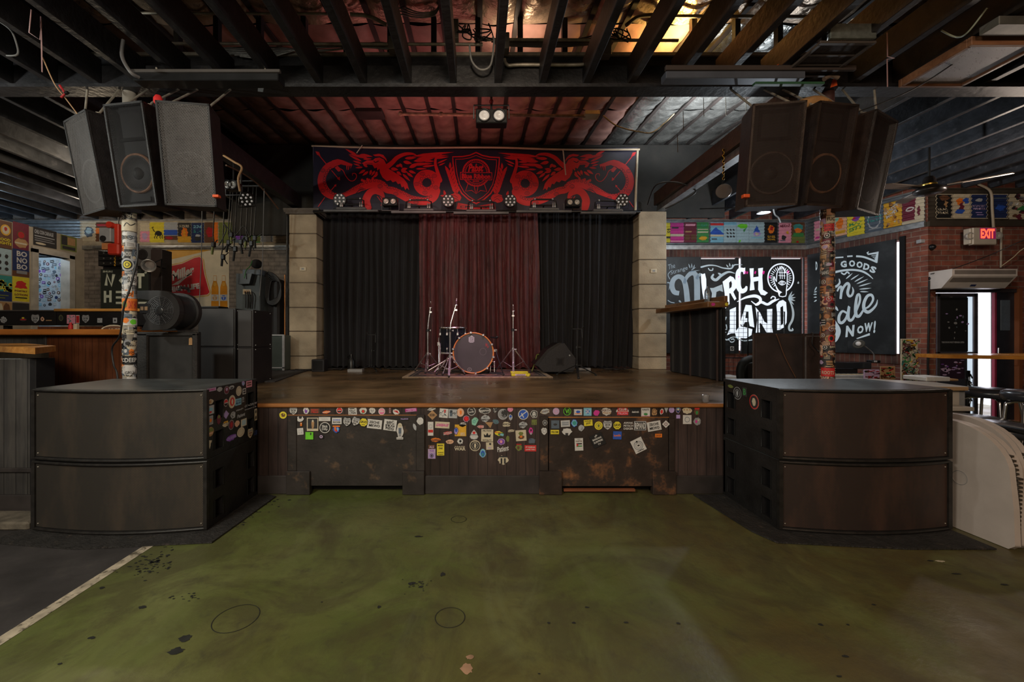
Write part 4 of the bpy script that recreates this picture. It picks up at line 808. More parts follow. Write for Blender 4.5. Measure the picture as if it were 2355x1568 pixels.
b=MB();b.tube(smooth_pts([(wx(718,YN),YN-.02,wz(337,YN)),(wx(900,YN),YN-.03,wz(342,YN)),(wx(1130,YN),YN-.03,wz(341,YN)),(wx(1300,YN),YN-.03,wz(346,YN)),(wx(1470,YN),YN-.02,wz(345,YN))],6),.016,PM('cream_pipe',(.48,.38,.26),rough=.5),8);b.build('hanging_pipe',ban)
for x,y0,y1,r_ in((1295,345,402,.010),(833,334,352,.007)):
 b=MB();b.tube([W(x,y0,YN-.06),W(x+(6 if x>1000 else-13),y1,YN-.06)],r_,P('cream'));b.build('cable_tie',ban)
b=MB();b.tube([W(1466,346,YN),W(1463,420,YN-.02),W(1461,484,YN)],.02,P('cream'));b.tube([W(721,338,YN),W(722,420,YN),W(726,478,YN)],.008,P('lilac'));b.build('edge_roll',ban)
# == STAGE LIGHTS
lens=PM('lamp_lens',(.55,.52,.48),rough=.12,metal=.3,var=.1)
lensw=PM('lit_lens',(.55,.53,.52),rough=.15,emit=.10,emitcol=(1,.92,.85))
grey_metal=PM('grey_fixture_metal',(.10,.10,.105),rough=.5,metal=.3,var=.25)
YL=6.45
def par(px,py,Y,r,lab,grp=None,aim=(0,-1,0),nm='led_par_light'):
 c=W(px,py,Y);ax=Vector(aim).normalized();t=thing(nm,c,lab,'stage light',grp)
 b=MB();b.lathe([(r*.75,-.16),(r*.95,-.10),(r,-.02),(r,0),(r*.93,.006),(r*.93,-.006)],black_metal,c,ax,28);b.build('housing',t)
 u=ax.orthogonal().normalized()if abs(ax.x)>.9 else Vector((1,0,0));u=(u-ax*u.dot(ax)).normalized();v=ax.cross(u)
 b=MB()
 pos=[(.30*a,.52*b_)for a,b_ in((-1,1.3),(1,1.3),(-2.1,.5),(0,.5),(2.1,.5),(-2.1,-.5),(0,-.5),(2.1,-.5),(-1,-1.3),(1,-1.3))]
 for a,b_ in pos:b.lathe([(r*.15,-.004),(r*.15,.006),(r*.08,.010),(1e-5,.011)],lensw,c+u*a*r+v*b_*r,ax,10)
 b.build('lens_cluster',t)
 b=MB();b.tube([c+u*r*1.08-ax*.08,c+u*r*1.1+Vector((0,0,-r*1.25))-ax*.08,c-u*r*1.1+Vector((0,0,-r*1.25))-ax*.08,c-u*r*1.08-ax*.08],.007,black_metal,6)
 if Y>6:b.tube([c+Vector((0,.0,-r*1.25))-ax*.08,(c.x,YL+.10,wz(482,YL))],.010,black_metal,6)
 else:b.tube([c+Vector((0,0,-r*1.25))-ax*.08,c+Vector((-.12,.1,0)),(c.x-.12,c.y+.1,3.38)],.010,black_metal,6)
 b.build('yoke',t);return t
for px,py,lab,aim in((781,459,'round LED stage light, leftmost on the bar above the curtains',(.1,-1,-.12)),(1030.5,461,'round LED stage light above the left edge of the red curtain',(0,-1,-.05)),(1173.5,461,'round LED stage light above the right half of the red curtain',(0,-1,-.05)),(1432,460,'round LED stage light, rightmost on the bar above the curtains',(-.12,-1,-.12))):
 par(px,py,YL,.098,lab,None,aim)
par(567,459,5.0,.082,'round LED light hanging from the joists left of the stage',None,(.45,-1,-.55))
def blinder(px,py,Y,w_,h_,r,lab,big=False):
 c=W(px,py,Y);t=thing('twin_lens_light',c,lab,'stage light');b=MB();b.bbox(c.x-w_,c.x+w_,Y,Y+.12,c.z-h_,c.z+h_,black_metal,.008)
 for sx in(-1,1):b.lathe([(r*1.25,0),(r*1.25,.02),(r*1.05,.02),(r*1.02,.004)],black_metal,(c.x+sx*w_*.47,Y,c.z),(0,-1,0),24)
 b.build('housing',t);b=MB()
 for sx in(-1,1):b.lathe([(r,.004),(r*.9,.012),(r*.5,.02),(r*.45,.012),(1e-5,.010)],lens if not big else lensw,(c.x+sx*w_*.47,Y,c.z),(0,-1,0),20)
 b.build('lens',t,'warm reflector lenses');b=MB();hh=-1 if not big else 1
 b.tube([(c.x,Y+.06,c.z+(h_ if Y<6 else-h_)),(c.x,6.55 if Y>6 else Y+.06,wz(482,YL)if Y>6 else(3.73 if big else 3.37))],.010,black_metal,6)
 b.tube([(c.x-w_-.02,Y+.06,c.z),(c.x-w_-.02,Y+.06,c.z+hh*h_*2.0),(c.x+w_+.02,Y+.06,c.z+hh*h_*2.0),(c.x+w_+.02,Y+.06,c.z)],.008,grey_metal,6);b.build('yoke',t)
 if big:
  b=MB();b.bbox(c.x-w_*.95,c.x+w_*.95,Y+.10,Y+.30,c.z+h_*.6,c.z+h_*1.5,grey_metal,.01);b.build('ballast_box',t)
  b=MB();b.tube([(c.x,Y+.06,c.z+h_*2),(c.x,Y+.06,3.73)],.012,P('brown'));b.ball((c.x,Y+.05,c.z+h_*2+.03),.022,P('crimson'));b.build('hanging_clamp',t)
blinder(896,463,YL,.115,.062,.042,'small twin-lens light on the bar above the left black curtain')
blinder(1319,465,YL,.115,.062,.042,'small twin-lens light on the bar above the right black curtain')
blinder(1130.5,266,3.98,.150,.066,.050,'large twin-lens light hanging from the main beam over the stage',True)
blinder(530,425,4.9,.07,.05,.045,'dark twin-lens light behind the left hanging speakers')
def batten(x0,x1,y0,y1,lab):
 c=W((x0+x1)/2,(y0+y1)/2,YL);w_=(x1-x0)/2*YL/F;t=thing('led_batten',c,lab,'stage light')
 tl=(y0-y1)*.5*YL/F/(2*w_)*0
 b=MB();b.bbox(c.x-w_,c.x+w_,YL-.03,YL+.03,c.z-.026,c.z+.008,grey_metal,.005);b.bbox(c.x-w_*.55,c.x+w_*.55,YL-.025,YL+.06,c.z+.008,c.z+.05,grey_metal,.012);b.build('housing',t)
 b=MB()
 for sx in(-1,1):
  b.tube([(c.x+sx*w_*.48,YL,c.z+.05),(c.x+sx*w_*.45,YL+.02,c.z+.16),(c.x+sx*w_*.3,YL+.03,c.z+.19)],.011,black_metal,6)
 b.tube([(c.x-w_*.45,YL+.02,c.z+.10),(c.x+w_*.45,YL+.02,c.z+.10)],.010,black_metal,6);b.tube([(c.x-w_*.32,YL+.03,c.z+.19),(c.x+w_*.32,YL+.03,c.z+.19)],.014,black_metal,6)
 b.tube([(c.x,YL+.02,c.z+.10),(c.x,YL+.10,wz(482,YL))],.012,black_metal,6);br=b.build('bracket',t)
 for k in(-.38,-.32,.33,.40):b=MB();b.lathe([(.013,0),(.016,.02),(.009,.05),(.009,.07)],steel,(c.x+w_*k,YL-.01,c.z+.055),(0,0,1),8);b.build('clamp_bolt',br)
 for k in(-.32,.32):b=MB();b.ball((c.x+w_*k,YL+.01,c.z+.19),.018,steel,8);b.build('clamp_knob',br)
for x0,x1,y0,y1,lab in((745,870,480,488,'grey LED batten, first from the left pillar'),(900,1026,484,490,'grey LED batten hanging left of the red curtain'),(1043,1170,485,493,'grey LED batten in front of the middle of the red curtain'),(1187,1314,482,489,'grey LED batten hanging over the right edge of the red curtain'),(1335,1461,485,492,'grey LED batten next to the right pillar')):batten(x0,x1,y0,y1,lab)
b=MB();b.tube([(wx(715,YL),7.1,wz(482,YL)),(wx(715,YL),YL+.10,wz(482,YL)),(wx(1478,YL),YL+.10,wz(482,YL)),(wx(1478,YL),7.1,wz(482,YL))],.022,black_metal);b.build('lighting_bar',label='black pipe carrying the stage lights above the curtains',cat='pipe')
b=MB();rusty=PM('rusty_pipe',(.18,.10,.06),rough=.7,var=.5,scale=20);p0,p1=W(921,262,5.0),W(1346,267,5.0)
b.tube([p0,p1],.018,rusty,10);b.ball(p0,.03,rusty,8)
for k in(.22,.55):b.ball(p0.lerp(p1,k),.032,rusty,8)
b.bbox(p1.x-.02,p1.x+.16,4.93,5.07,p1.z-.01,p1.z+.035,PM('junction_tin',(.38,.28,.16),rough=.6),.004);b.build('gas_pipe',label='rusty horizontal pipe under the stage roof, ending in a small box',cat='pipe')
b=MB();b.tube(smooth_pts([W(1387,266,5.0),W(1420,290,5.1),W(1470,303,5.3),W(1505,302,5.5),W(1550,262,5.6)],6),.009,tan_cord,6);b.build('tan_cord',label='tan cord swinging from the rusty pipe to the silver insulation',cat='cord')
b=MB();c=W(847,254,5.3);b.bbox(c.x-.17,c.x+.17,5.3,5.5,c.z-.02,c.z+.04,rafter_mat,.01);b.build('wood_block',label='dark wood block nailed between rafters above the left of the stage',cat='block')
# == DRUM KIT
rug_m=PM('patterned_rug',(.16,.085,.05),rough=.95,var=.4,scale=14,col2=(.028,.026,.03),thr=.47,soft=.05,s2=5)
rug_b=PM('rug_border',(.34,.25,.17),rough=.95,var=.3,scale=30);rug_k=PM('rug_dark',(.03,.028,.032),rough=.95)
t=thing('rug',(0,6.05,ZS),'dark patterned rug with a tan border under the drum kit','rug')
rx0,rx1,ry0,ry1=-1.0,.98,5.46,6.60
b=MB();b.bbox(rx0,rx1,ry0,ry1,ZS+.001,ZS+.012,rug_b,.004);b.box(rx0+.07,rx1-.07,ry0+.07,ry1-.07,ZS+.012,ZS+.0135,rug_k);b.box(rx0+.16,rx1-.16,ry0+.15,ry1-.15,ZS+.0135,ZS+.015,rug_m);b.build('rug_pile',t)
fa=Art(flat(ZS+.013),base=.0025,lift=.0006)
for i in range(6):fa.ring(-.72+.29*i,5.80,.11,.07,.02,rug_b,20);fa.ell(-.72+.29*i,5.8,.05,.03,P('maroon'),10)
fa.stroke([(rx0+.11,ry0+.11),(rx1-.11,ry0+.11),(rx1-.11,ry1-.11),(rx0+.11,ry1-.11)],.015,rug_b,0,close=True);fa.mb.build('rug_pattern',t)
ZR=ZS+.016
gloss_black=PM('black_drum_gloss',(.010,.012,.016),rough=.12,var=.1)
def bass():
 Y=5.86;c=W(1088.5,812,Y);r=47.5*Y/F;c.z=ZR+r+.004
 t=thing('bass_drum',(c.x,c.y+.2,ZR),'bass drum with a dark grey head and an orange wood hoop','drum')
 b=MB();b.lathe([(r*.955,.02),(r*.955,-.42)],gloss_black,c,(0,-1,0),48);b.build('shell',t)
 head=PM('grey_drum_head',(.055,.048,.056),rough=.30,var=.12,scale=5)
 b=MB();b.lathe([(r*.93,.0215),(1e-5,.0225)],head,c,(0,-1,0),48);b.build('front_head',t)
 b=MB();wd=PM('orange_wood_hoop',(.55,.20,.055),rough=.25,var=.2)
 for y in(-.02,-.42):b.lathe([(r*.935,.0+y),(r,y),(r,.05+y),(r*.99,.056+y),(r*.935,.05+y),(r*.93,y)],wd,c,(0,-1,0),48)
 b.build('hoop',t)
 for i in range(10):
  a=math.pi*(.1+.2*i)+.12;p=c+Vector((math.cos(a)*r*.985,0,math.sin(a)*r*.985));o_=Vector((math.cos(a),0,math.sin(a)))
  b=MB();b.bbox(p.x-.016,p.x+.016,p.y-.062,p.y-.03,p.z-.016,p.z+.016,chrome,.005);b.tube([p+o_*.014+Vector((0,-.05,0)),p+o_*.014+Vector((0,.09,0))],.005,chrome,6);b.tube([p+o_*.008+Vector((0,.09,0)),p+o_*.008+Vector((0,.13,0))],.009,chrome,8)
  b.build('claw',t)
 s_=r/47.5;A=Art(front(Y-.0235),lambda a,b_:(c.x+(a-868)/5.352*Y/F,c.z-(b_-648)/5.352*Y/F),flip=-1,lift=.0008,base=.001)
 A.rect(812,452,880,512,P('silver'));A.poly([(820,452),(846,430),(872,452)],P('silver'));A.rect(822,512,870,520,P('silver'));A.up()
 for y_ in(462,481,501):A.text('MAPLE' if y_==462 else('DRUMS' if y_==481 else 'SERIES'),846,y_,50,11,P('dark'))
 A.ring(987,632,43,46,8,PM('head_ring',(.10,.09,.10),rough=.3));A.ring(822,850,26,24,5,P('grey'));A.text('C',822,850,18,20,P('grey'));A.stroke([(1020,530),(1025,570),(1035,530),(1045,585),(1055,560)],4,P('crimson'),3)
 A.mb.build('head_print',t,'maker badge and ring printed on the head')
 for sx in(-1,1):
  b=MB();a0=c+Vector((sx*r*1.0,.10,.03));b.bbox(min(a0.x,a0.x+sx*.05),max(a0.x,a0.x+sx*.05),a0.y-.02,a0.y+.02,a0.z-.02,a0.z+.02,chrome,.004)
  e=Vector((c.x+sx*(r+.12),5.60,ZR+.012));b.tube([a0+Vector((sx*.03,-.01,.02)),a0+Vector((sx*.05,-.03,-.08)),e],[.010,.010,.008],chrome if sx<0 else black_metal,8);b.ball(e+Vector((0,0,.004)),.014,rubber,8);b.build('spur',t)
 return t
bass()
def tom():
 Y=6.12;c=W(1042,811,Y);r=30*Y/F;h=57*Y/F;z0=c.z
 t=thing('floor_tom',(c.x,Y,ZR),'black gloss floor tom with chrome rims and legs, left of the bass drum','drum')
 b=MB();b.lathe([(r,0),(r,h)],gloss_black,(c.x,Y,z0),(0,0,1),36);b.build('shell',t)
 b=MB();b.lathe([(r*1.0,h+.004),(1e-5,h+.005)],P('white'),(c.x,Y,z0),(0,0,1),36);b.build('batter_head',t)
 for z in(0,h):
  b=MB();b.lathe([(r*1.0,z-.016),(r*1.06,z-.016),(r*1.06,z+.012),(r*1.02,z+.014),(r*1.01,z)],chrome,(c.x,Y,z0),(0,0,1),36);b.build('rim',t)
 for i in range(8):
  a=2*math.pi*(i+.5)/8;x,y=c.x+r*1.03*math.cos(a),Y+r*1.03*math.sin(a);b=MB()
  b.tube([(x,y,z0+h),(x,y,z0+h-.09)],.0045,chrome,6);b.bbox(x-.014,x+.014,y-.014,y+.014,z0+h-.11,z0+h-.07,chrome,.004)
  b.tube([(x,y,z0),(x,y,z0+.06)],.0045,chrome,6);b.bbox(x-.012,x+.012,y-.012,y+.012,z0+.05,z0+.08,chrome,.004);b.build('lug',t)
 for i in range(3):
  a=2*math.pi*i/3+3.3;x,y=c.x+r*1.1*math.cos(a),Y+r*1.1*math.sin(a);b=MB()
  b.tube([(x,y,z0+.22),(x,y,ZR+.06),(x+.05*math.cos(a),y+.05*math.sin(a),ZR+.01)],.007,chrome,8);b.bbox(x-.02,x+.02,y-.02,y+.02,z0+.10,z0+.16,chrome,.005);b.ball((x+.05*math.cos(a),y+.05*math.sin(a),ZR+.012),.013,rubber,8);b.build('leg',t)
tom()
def tripod(px,ytop,yhub,Y,spread,lab,mt=chrome,rt=.0135,cat='stand',nm='cymbal_stand',top='cymbal',ang0=.3,tilt=None,zb=None):
 zb=ZR if zb is None else zb;x=wx(px,Y);zt=wz(ytop,Y);zh=wz(yhub,Y);t=thing(nm,(x,Y,zb),lab,cat)
 zfoot=zb+.05
 b=MB();b.tube([(x,Y,zfoot),(x,Y,zh+.02)],rt*1.15,mt,10);zm=zh+(zt-zh)*.5
 b.tube([(x,Y,zh),(x,Y,zm)],rt,mt,10)
 tx,ty=tilt or(0,0);top_p=Vector((x+tx,Y+ty,zt));b.tube([(x,Y,zm),(x+tx*.15,Y+ty*.1,zm+(zt-zm)*.3),top_p],rt*.72,mt,8);b.build('tube',t)
 b=MB()
 for z in(zh,zm):b.lathe([(rt*2.1,-.018),(rt*2.1,.018)],mt if z==zh else black_metal,(x,Y,z),(0,0,1),12);b.tube([(x,Y-.01,z),(x+.045,Y-.02,z)],.005,mt,6);b.bbox(x+.035,x+.05,Y-.035,Y-.005,z-.012,z+.012,mt,.003)
 b.build('collar',t)
 for i in range(3):
  a=ang0+2*math.pi*i/3;dx,dy=math.cos(a),math.sin(a);b=MB();e=Vector((x+dx*spread,Y+dy*spread,zb+.012))
  for k in(-1,1):
   ox,oy=-dy*.008*k,dx*.008*k;b.tube([(x+dx*.02+ox,Y+dy*.02+oy,zh),(e.x+ox,e.y+oy,e.z+.01)],.006,mt,6)
  m_=Vector((x,Y,zh)).lerp(e,.55);b.tube([(x,Y,zfoot+.03),m_],.005,mt,6);b.ball(e,.016,rubber,8);b.build('leg',t)
 b=MB()
 if top=='cymbal':
  b.lathe([(.022,-.012),(.022,0),(.010,.004),(.010,.03),(.004,.032),(.004,.085)],mt,top_p,(tx,ty,1),12);b.bbox(top_p.x-.02,top_p.x+.02,Y-.012,Y+.012,zt-.09,zt-.06,mt,.004)
 elif top=='fork':
  b.tube([(x-.075,Y-.02,zt+.035),(x-.06,Y,zt),(x+.06,Y,zt),(x+.075,Y-.02,zt+.035)],.009,rubber,8)
  b.tube([(x+.06,Y,zt),(x+.065,Y-.03,zt-.12)],.008,rubber,8)
 b.build('head',t);return t
tripod(984,706,813,6.15,.24,'leftmost chrome cymbal stand, bent rod on top, left of the floor tom',tilt=(.04,0),ang0=.5)
tripod(1035,700,820,5.60,.22,'tall chrome boom stand rising in front of the floor tom',tilt=(.08,.03),ang0=.5236)
tripod(1180,714,803,5.95,.30,'straight chrome stand right of the bass drum',ang0=.45)
b=MB();Y=5.8;p=lambda x_,y_,d=0:W(x_,y_,Y+d)
b.tube([p(1012,790,.1),p(1011,838)],.008,chrome,8);b.tube([p(1036,822),p(985,852,-.1)],.011,chrome,8);b.tube([p(1011,838),p(1030,850,-.15)],.010,chrome,8);b.tube([p(1011,838),p(999,856,-.1)],.009,chrome,8);b.ball(p(1011,836),.018,chrome,8)
b.build('snare_stand',label='folded chrome snare stand crouching in front of the floor tom',cat='stand')
b=MB();p0,p1=W(1150,832,6.0),W(1138,780,6.0);b.tube([W(1128,775,6.05),W(1143,777,6.0)],.012,black_metal,8);b.ball(W(1143,775,6.0),.02,black_metal,8);b.build('tom_mount',label='small black tom mount arm on the right shoulder of the bass drum',cat='mount')
b=MB();b.bbox(wx(1124,6.0),wx(1140,6.0),5.85,6.15,ZR,ZR+.02,black_metal,.004);b.tube([(wx(1128,6),6.0,ZR+.02),(wx(1128,6),6.02,ZR+.16)],.007,chrome,6);b.tube([(wx(1137,6),6.0,ZR+.02),(wx(1137,6),6.02,ZR+.16)],.007,chrome,6);b.ball((wx(1132,6),5.95,ZR+.13),.022,rubber,8);b.tube([(wx(1127,6),6.02,ZR+.16),(wx(1138,6),6.02,ZR+.16)],.008,chrome,6);b.build('drum_pedal',label='black and chrome kick pedal right of the bass drum',cat='pedal')
tripod(855,770,842,6.55,.21,'black guitar stand in front of the left black curtain',black_metal,.009,'stand','guitar_stand','fork',1.1,zb=ZS)
tripod(1327,757,840,5.62,.30,'black guitar stand in front of the monitor wedge on the right',black_metal,.011,'stand','guitar_stand','fork',.35,zb=ZS)
c=W(808,850,6.6);b=MB();b.lathe([(.055,0),(.058,.02),(.058,.15),(.03,.19),(.018,.26)],black_metal,(c.x,6.6,ZS),(0,0,1),14);b.tube([(c.x-.02,6.6,ZS+.15),(c.x-.05,6.58,ZS+.22),(c.x-.01,6.56,ZS+.24)],.01,black_metal,6);b.build('smoke_fluid_jug',label='small dark jug-shaped lamp on the deck before the left black curtain',cat='lamp')
b=MB();b.bbox(wx(801,6.35),wx(835,6.35),6.3,6.42,ZS,ZS+.045,P('grey'),.004);b.build('power_box',label='grey flat box on the deck below the dark jug',cat='box')
b=MB();b.bbox(wx(719,6.4),wx(748,6.4),6.35,6.52,ZS,wz(826,6.4),PM('black_box_vinyl',(.02,.019,.022),rough=.5),.008);b.box(wx(722,6.4),wx(745,6.4),6.345,6.352,ZS+.02,wz(829,6.4),blacking);b.build('practice_speaker',label='small black cube speaker at the foot of the left pillar',cat='speaker')
def wedge():
 Y0,Y1=5.95,6.40;carpetb=PM('black_carpet_covering',(.030,.028,.030),rough=.9,var=.25,scale=60)
 t=thing('monitor_wedge',(wx(1283,Y0),6.15,ZS),'black wedge-shaped stage monitor seen from its side, right of the drums','speaker')
 pl=[(1237,841),(1250,855),(1318,855),(1323,845),(1324,824),(1298,789),(1288,791),(1262,808)]
 f=lambda a,b_,d:Vector((wx(a,Y0),d,max(ZS,wz(b_,Y0))))
 b=MB();b.prism(pl,f,Y0,Y1,carpetb);b.build('cabinet',t,bevel=.006)
 b=MB();gp=[(1230,838),(1237,843),(1288,797),(1292,788),(1283,789),(1260,803)];b.prism(gp,f,Y0+.02,Y1-.02,black_metal);b.build('front_grille',t)
 b=MB();x,z=wx(1288,Y0),wz(831,Y0);q_=[(-1,-1),(0,-.8),(1,-1),(.8,0),(1,1),(0,.8),(-1,1),(-.8,0)];b.prism([(x+.055*a,z+.058*c_)for a,c_ in q_],lambda a,c_,d:Vector((a,d,c_)),Y0-.008,Y0+.001,black_metal);b.prism([(x+.035*a,z+.038*c_)for a,c_ in q_],lambda a,c_,d:Vector((a,d,c_)),Y0-.011,Y0-.007,blacking);b.build('handle',t)
 b=MB();b.lathe([(.012,0),(.012,.003)],P('grey'),(wx(1310,Y0),Y0,wz(817,Y0)),(0,-1,0),12);b.build('badge',t)
wedge()
b=MB();t=thing('yellow_toolcase',(wx(1198,5.55),5.6,ZR),'yellow case with a white label on the front right of the rug','case')
b.bbox(wx(1176,5.55),wx(1219,5.55),5.52,5.66,ZR,ZR+.035,PM('yellow_plastic',(.60,.56,.03),rough=.4),.006);b.bbox(wx(1174,5.7),wx(1214,5.7),5.66,5.74,ZR+.03,ZR+.05,PM('yellow_plastic',(.60,.56,.03)),.006);b.build('body',t)
A=Art(front(5.52));A.rect(wx(1185,5.52),ZR+.006,wx(1209,5.52),ZR+.029,P('lilac'));A.up();A.text('whirlwind',wx(1197,5.52),ZR+.018,.11,.014,P('dark'));A.mb.build('label',t)
b=MB();b.bbox(wx(1212,5.5),wx(1217,5.5),5.48,5.52,ZR,ZR+.03,P('yellow'),.003);b.build('latch',t)
q=random.Random(11)
def cable(pts,r,mt,lab,nm='cable',cat='cable',n=6,grp=None,label=True):
 b=MB();b.tube(smooth_pts([tuple(p)for p in pts],n),r,mt,6);return b.build(nm,label=lab,cat=cat,group=grp)
def pile(x0,x1,y0,y1,n,r,lab,z=None,seed=1):
 q=random.Random(seed);pts=[(q.uniform(x0,x1),q.uniform(y0,y1),(ZS if z is None else z)+r+q.random()*.02)for _ in range(n)];return cable(pts,r,cable_mat,lab)
pile(wx(672,6.5),wx(716,6.5),6.35,6.6,12,.008,'tangled black cable on the carpet before the left pillar',seed=2)
pile(wx(750,6.7),wx(795,6.7),6.6,6.75,14,.010,'tangled black cable between the cube speaker and the dark jug',seed=4)
pile(wx(880,6.7),wx(990,6.7),6.62,6.75,14,.007,'thin cable lying along the foot of the left black curtain',seed=5)
pile(wx(1380,6.7),wx(1460,6.7),6.62,6.72,12,.008,'thin cable lying along the foot of the right black curtain',seed=6)
cable([W(1250,822,6.3),W(1236,815,6.3),W(1231,832,6.2),(wx(1222,6.1),6.1,ZS+.01)],.010,PM('olive_cable',(.16,.18,.04),rough=.5),'olive cable looping out of the monitor wedge')
b=MB();b.bbox(wx(1330,6.5),wx(1357,6.5),6.45,6.52,ZS,ZS+.05,P('grey'),.005);b.build('power_box',label='grey outlet box behind the right guitar stand',cat='box')
# == SUBWOOFERS
sub_black=PM('scuffed_black_cabinet',(.014,.013,.013),rough=.42,var=.35,scale=8,col2=(.10,.05,.028),thr=.70,soft=.06,s2=14,bump=.15,bscale=60)
sub_top=PM('dusty_cabinet_top',(.060,.066,.068),rough=.32,var=.35,scale=4,bump=.1,bscale=40)
edge_wear=PM('worn_cabinet_edge',(.016,.014,.013),rough=.45,var=.4,scale=20,col2=(.09,.055,.035),thr=.66,soft=.08,s2=11)
gr_l=grille_mat('dusty_black_grille',(.050,.043,.037),.0095,.34,(.100,.074,.054),see=False)
gr_r=grille_mat('brown_dusty_grille',(.052,.034,.029),.0095,.34,(.120,.062,.044),see=False)
YF,YK=2.762,3.385
def sub(x0,x1,z0,z1,side,lab,gm,stickers=None):
 """dual woofer cabinet with a bulging grille; side=+1: handles visible on the +X side"""
 t=thing('subwoofer',((x0+x1)/2,(YF+YK)/2,z0),lab,'speaker')
 bul=.075;n=24
 arc=[(x0+(x1-x0)*i/n,YF-bul*math.sin(math.pi*i/n)**.9)for i in range(n+1)]
 out=arc+[(x1,YK),(x0,YK)];th=.022
 b=MB();f=lambda x,y,z:Vector((x,y,z))
 b.prism(out,f,z0,z0+th,sub_black);b.prism(out,f,z1-th,z1-.002,sub_black)
 hs=[(3.28,.66),(3.28,.22),(2.88,.66),(2.88,.22)]if True else[]
 hw,hh=.045,.062
 xs,xo=(x1,x0)if side>0 else(x0,x1)
 b.box(min(xo,xo+side*th),max(xo,xo+side*th),YF,YK,z0+th,z1-th,sub_black);b.box(x0,x1,YK-th,YK,z0+th,z1-th,sub_black);b.box(x0+th,x1-th,YF+.03,YF+.05,z0+th,z1-th,blacking)
 ycuts=sorted({YF,YK,*[h[0]-hw for h in hs],*[h[0]+hw for h in hs]});H_=z1-z0;zc_=sorted({z0+th,z1-th,*[z0+H_*h[1]-hh for h in hs],*[z0+H_*h[1]+hh for h in hs]})
 for ya,yb in zip(ycuts,ycuts[1:]):
  for za,zb in zip(zc_,zc_[1:]):
   if any(abs((ya+yb)/2-h[0])<hw and abs((za+zb)/2-(z0+H_*h[1]))<hh for h in hs):continue
   b.add([(xs,ya,za),(xs,yb,za),(xs,yb,zb),(xs,ya,zb)],[(0,1,2,3)],sub_black)
 cb_=b.build('cabinet',t)
 for(hy,hz)in hs:
  b=MB();zc1=z0+H_*hz;xi=xs-side*.07
  b.add([(xi,hy-hw,zc1-hh),(xi,hy+hw,zc1-hh),(xi,hy+hw,zc1+hh),(xi,hy-hw,zc1+hh)]+[(xs,hy-hw,zc1-hh),(xs,hy+hw,zc1-hh),(xs,hy+hw,zc1+hh),(xs,hy-hw,zc1+hh)],[(0,1,2,3),(0,1,5,4),(1,2,6,5),(2,3,7,6),(3,0,4,7)],blacking)
  b.tube(smooth_pts([(xs+side*.004,hy+hw,zc1-hh),(xs-side*.0,hy+hw+.008,zc1),(xs+side*.004,hy+hw,zc1+hh)],4),.005,black_metal,6);b.tube([(xs+side*.003,hy-hw,zc1-hh),(xs+side*.003,hy-hw,zc1+hh)],.0035,black_metal,6);b.build('recessed_handle',cb_)
 b=MB()
 b.prism([(x,y+.012)if y<YF+.001 else(x,y-.012)for x,y in out],f,z1-.002,z1,sub_top);b.build('top_panel',t,'dusty grey top')
 b=MB()
 for z in(z0+th/2,z1-th/2):b.tube([(x,y-.002,z)for x,y in arc],.009,edge_wear,6)
 for x,s_ in((x0+.008,1),(x1-.008,-1)):b.box(x-.012,x+.012,YF-.014,YF+.012,z0+.008,z1-.008,edge_wear)
 b.build('front_edge',t,'worn edge')
 b=MB();zA,zB=z0+th+.002,z1-th-.002
 g=lambda i,j:(x0+.02+(x1-x0-.04)*i,YF-bul*.93*math.sin(math.pi*(.02+.96*i))**.9+.004,zA+(zB-zA)*j)
 b.grid(g,40,2,gm,uvf=lambda i,j:((x1-x0)*i,(zB-zA)*j));b.build('grille',t)
 b=MB()
 for i in range(2):
  for z in(zA+.02,zB-.02):u=.015+.97*i;p=g(u,0);b.lathe([(.0045,0),(.004,.003),(1e-5,.004)],dull_steel,(p[0],p[1]-.001,z),(0,-1,0),8)
 b.build('grille_screws',t);return t
xl0,xl1,xr0,xr1=wx(77,YF),wx(477,YF),wx(1791,YF),wx(2184,YF)
ZM,ZTOP=.476,.946
sub(xl0,xl1,.012,ZM-.003,1,'lower black subwoofer of the left stack, on the floor mat',gr_l)
sL=sub(xl0,xl1,ZM+.001,ZTOP,1,'upper black subwoofer of the left stack, stickers all over its side',gr_l)
sub(xr0,xr1,.012,ZM-.003,-1,'lower brown-black subwoofer of the right stack, on the floor mat',gr_r)
sR=sub(xr0,xr1,ZM+.001,ZTOP,-1,'upper brown-black subwoofer of the right stack, three stickers on its side',gr_r)
cD=cropper(460,850,7.465)
def sidemap(X):
 def f(px,py):
  Y=X*F/(px-CX);return Y,wz(py,Y)
 return f
SK2=Stk(Art(sideR(xl1),lift=.0006,base=.001),sidemap(xl1),sL)
def S2(u,v,w_,h_,shape,bg,els=(),rot=0,border=None,seed=1):x,y=cD(u,v);SK2.put(x,y,w_/7.465,h_/7.465,shape,bg,els,R(rot),border,seed)
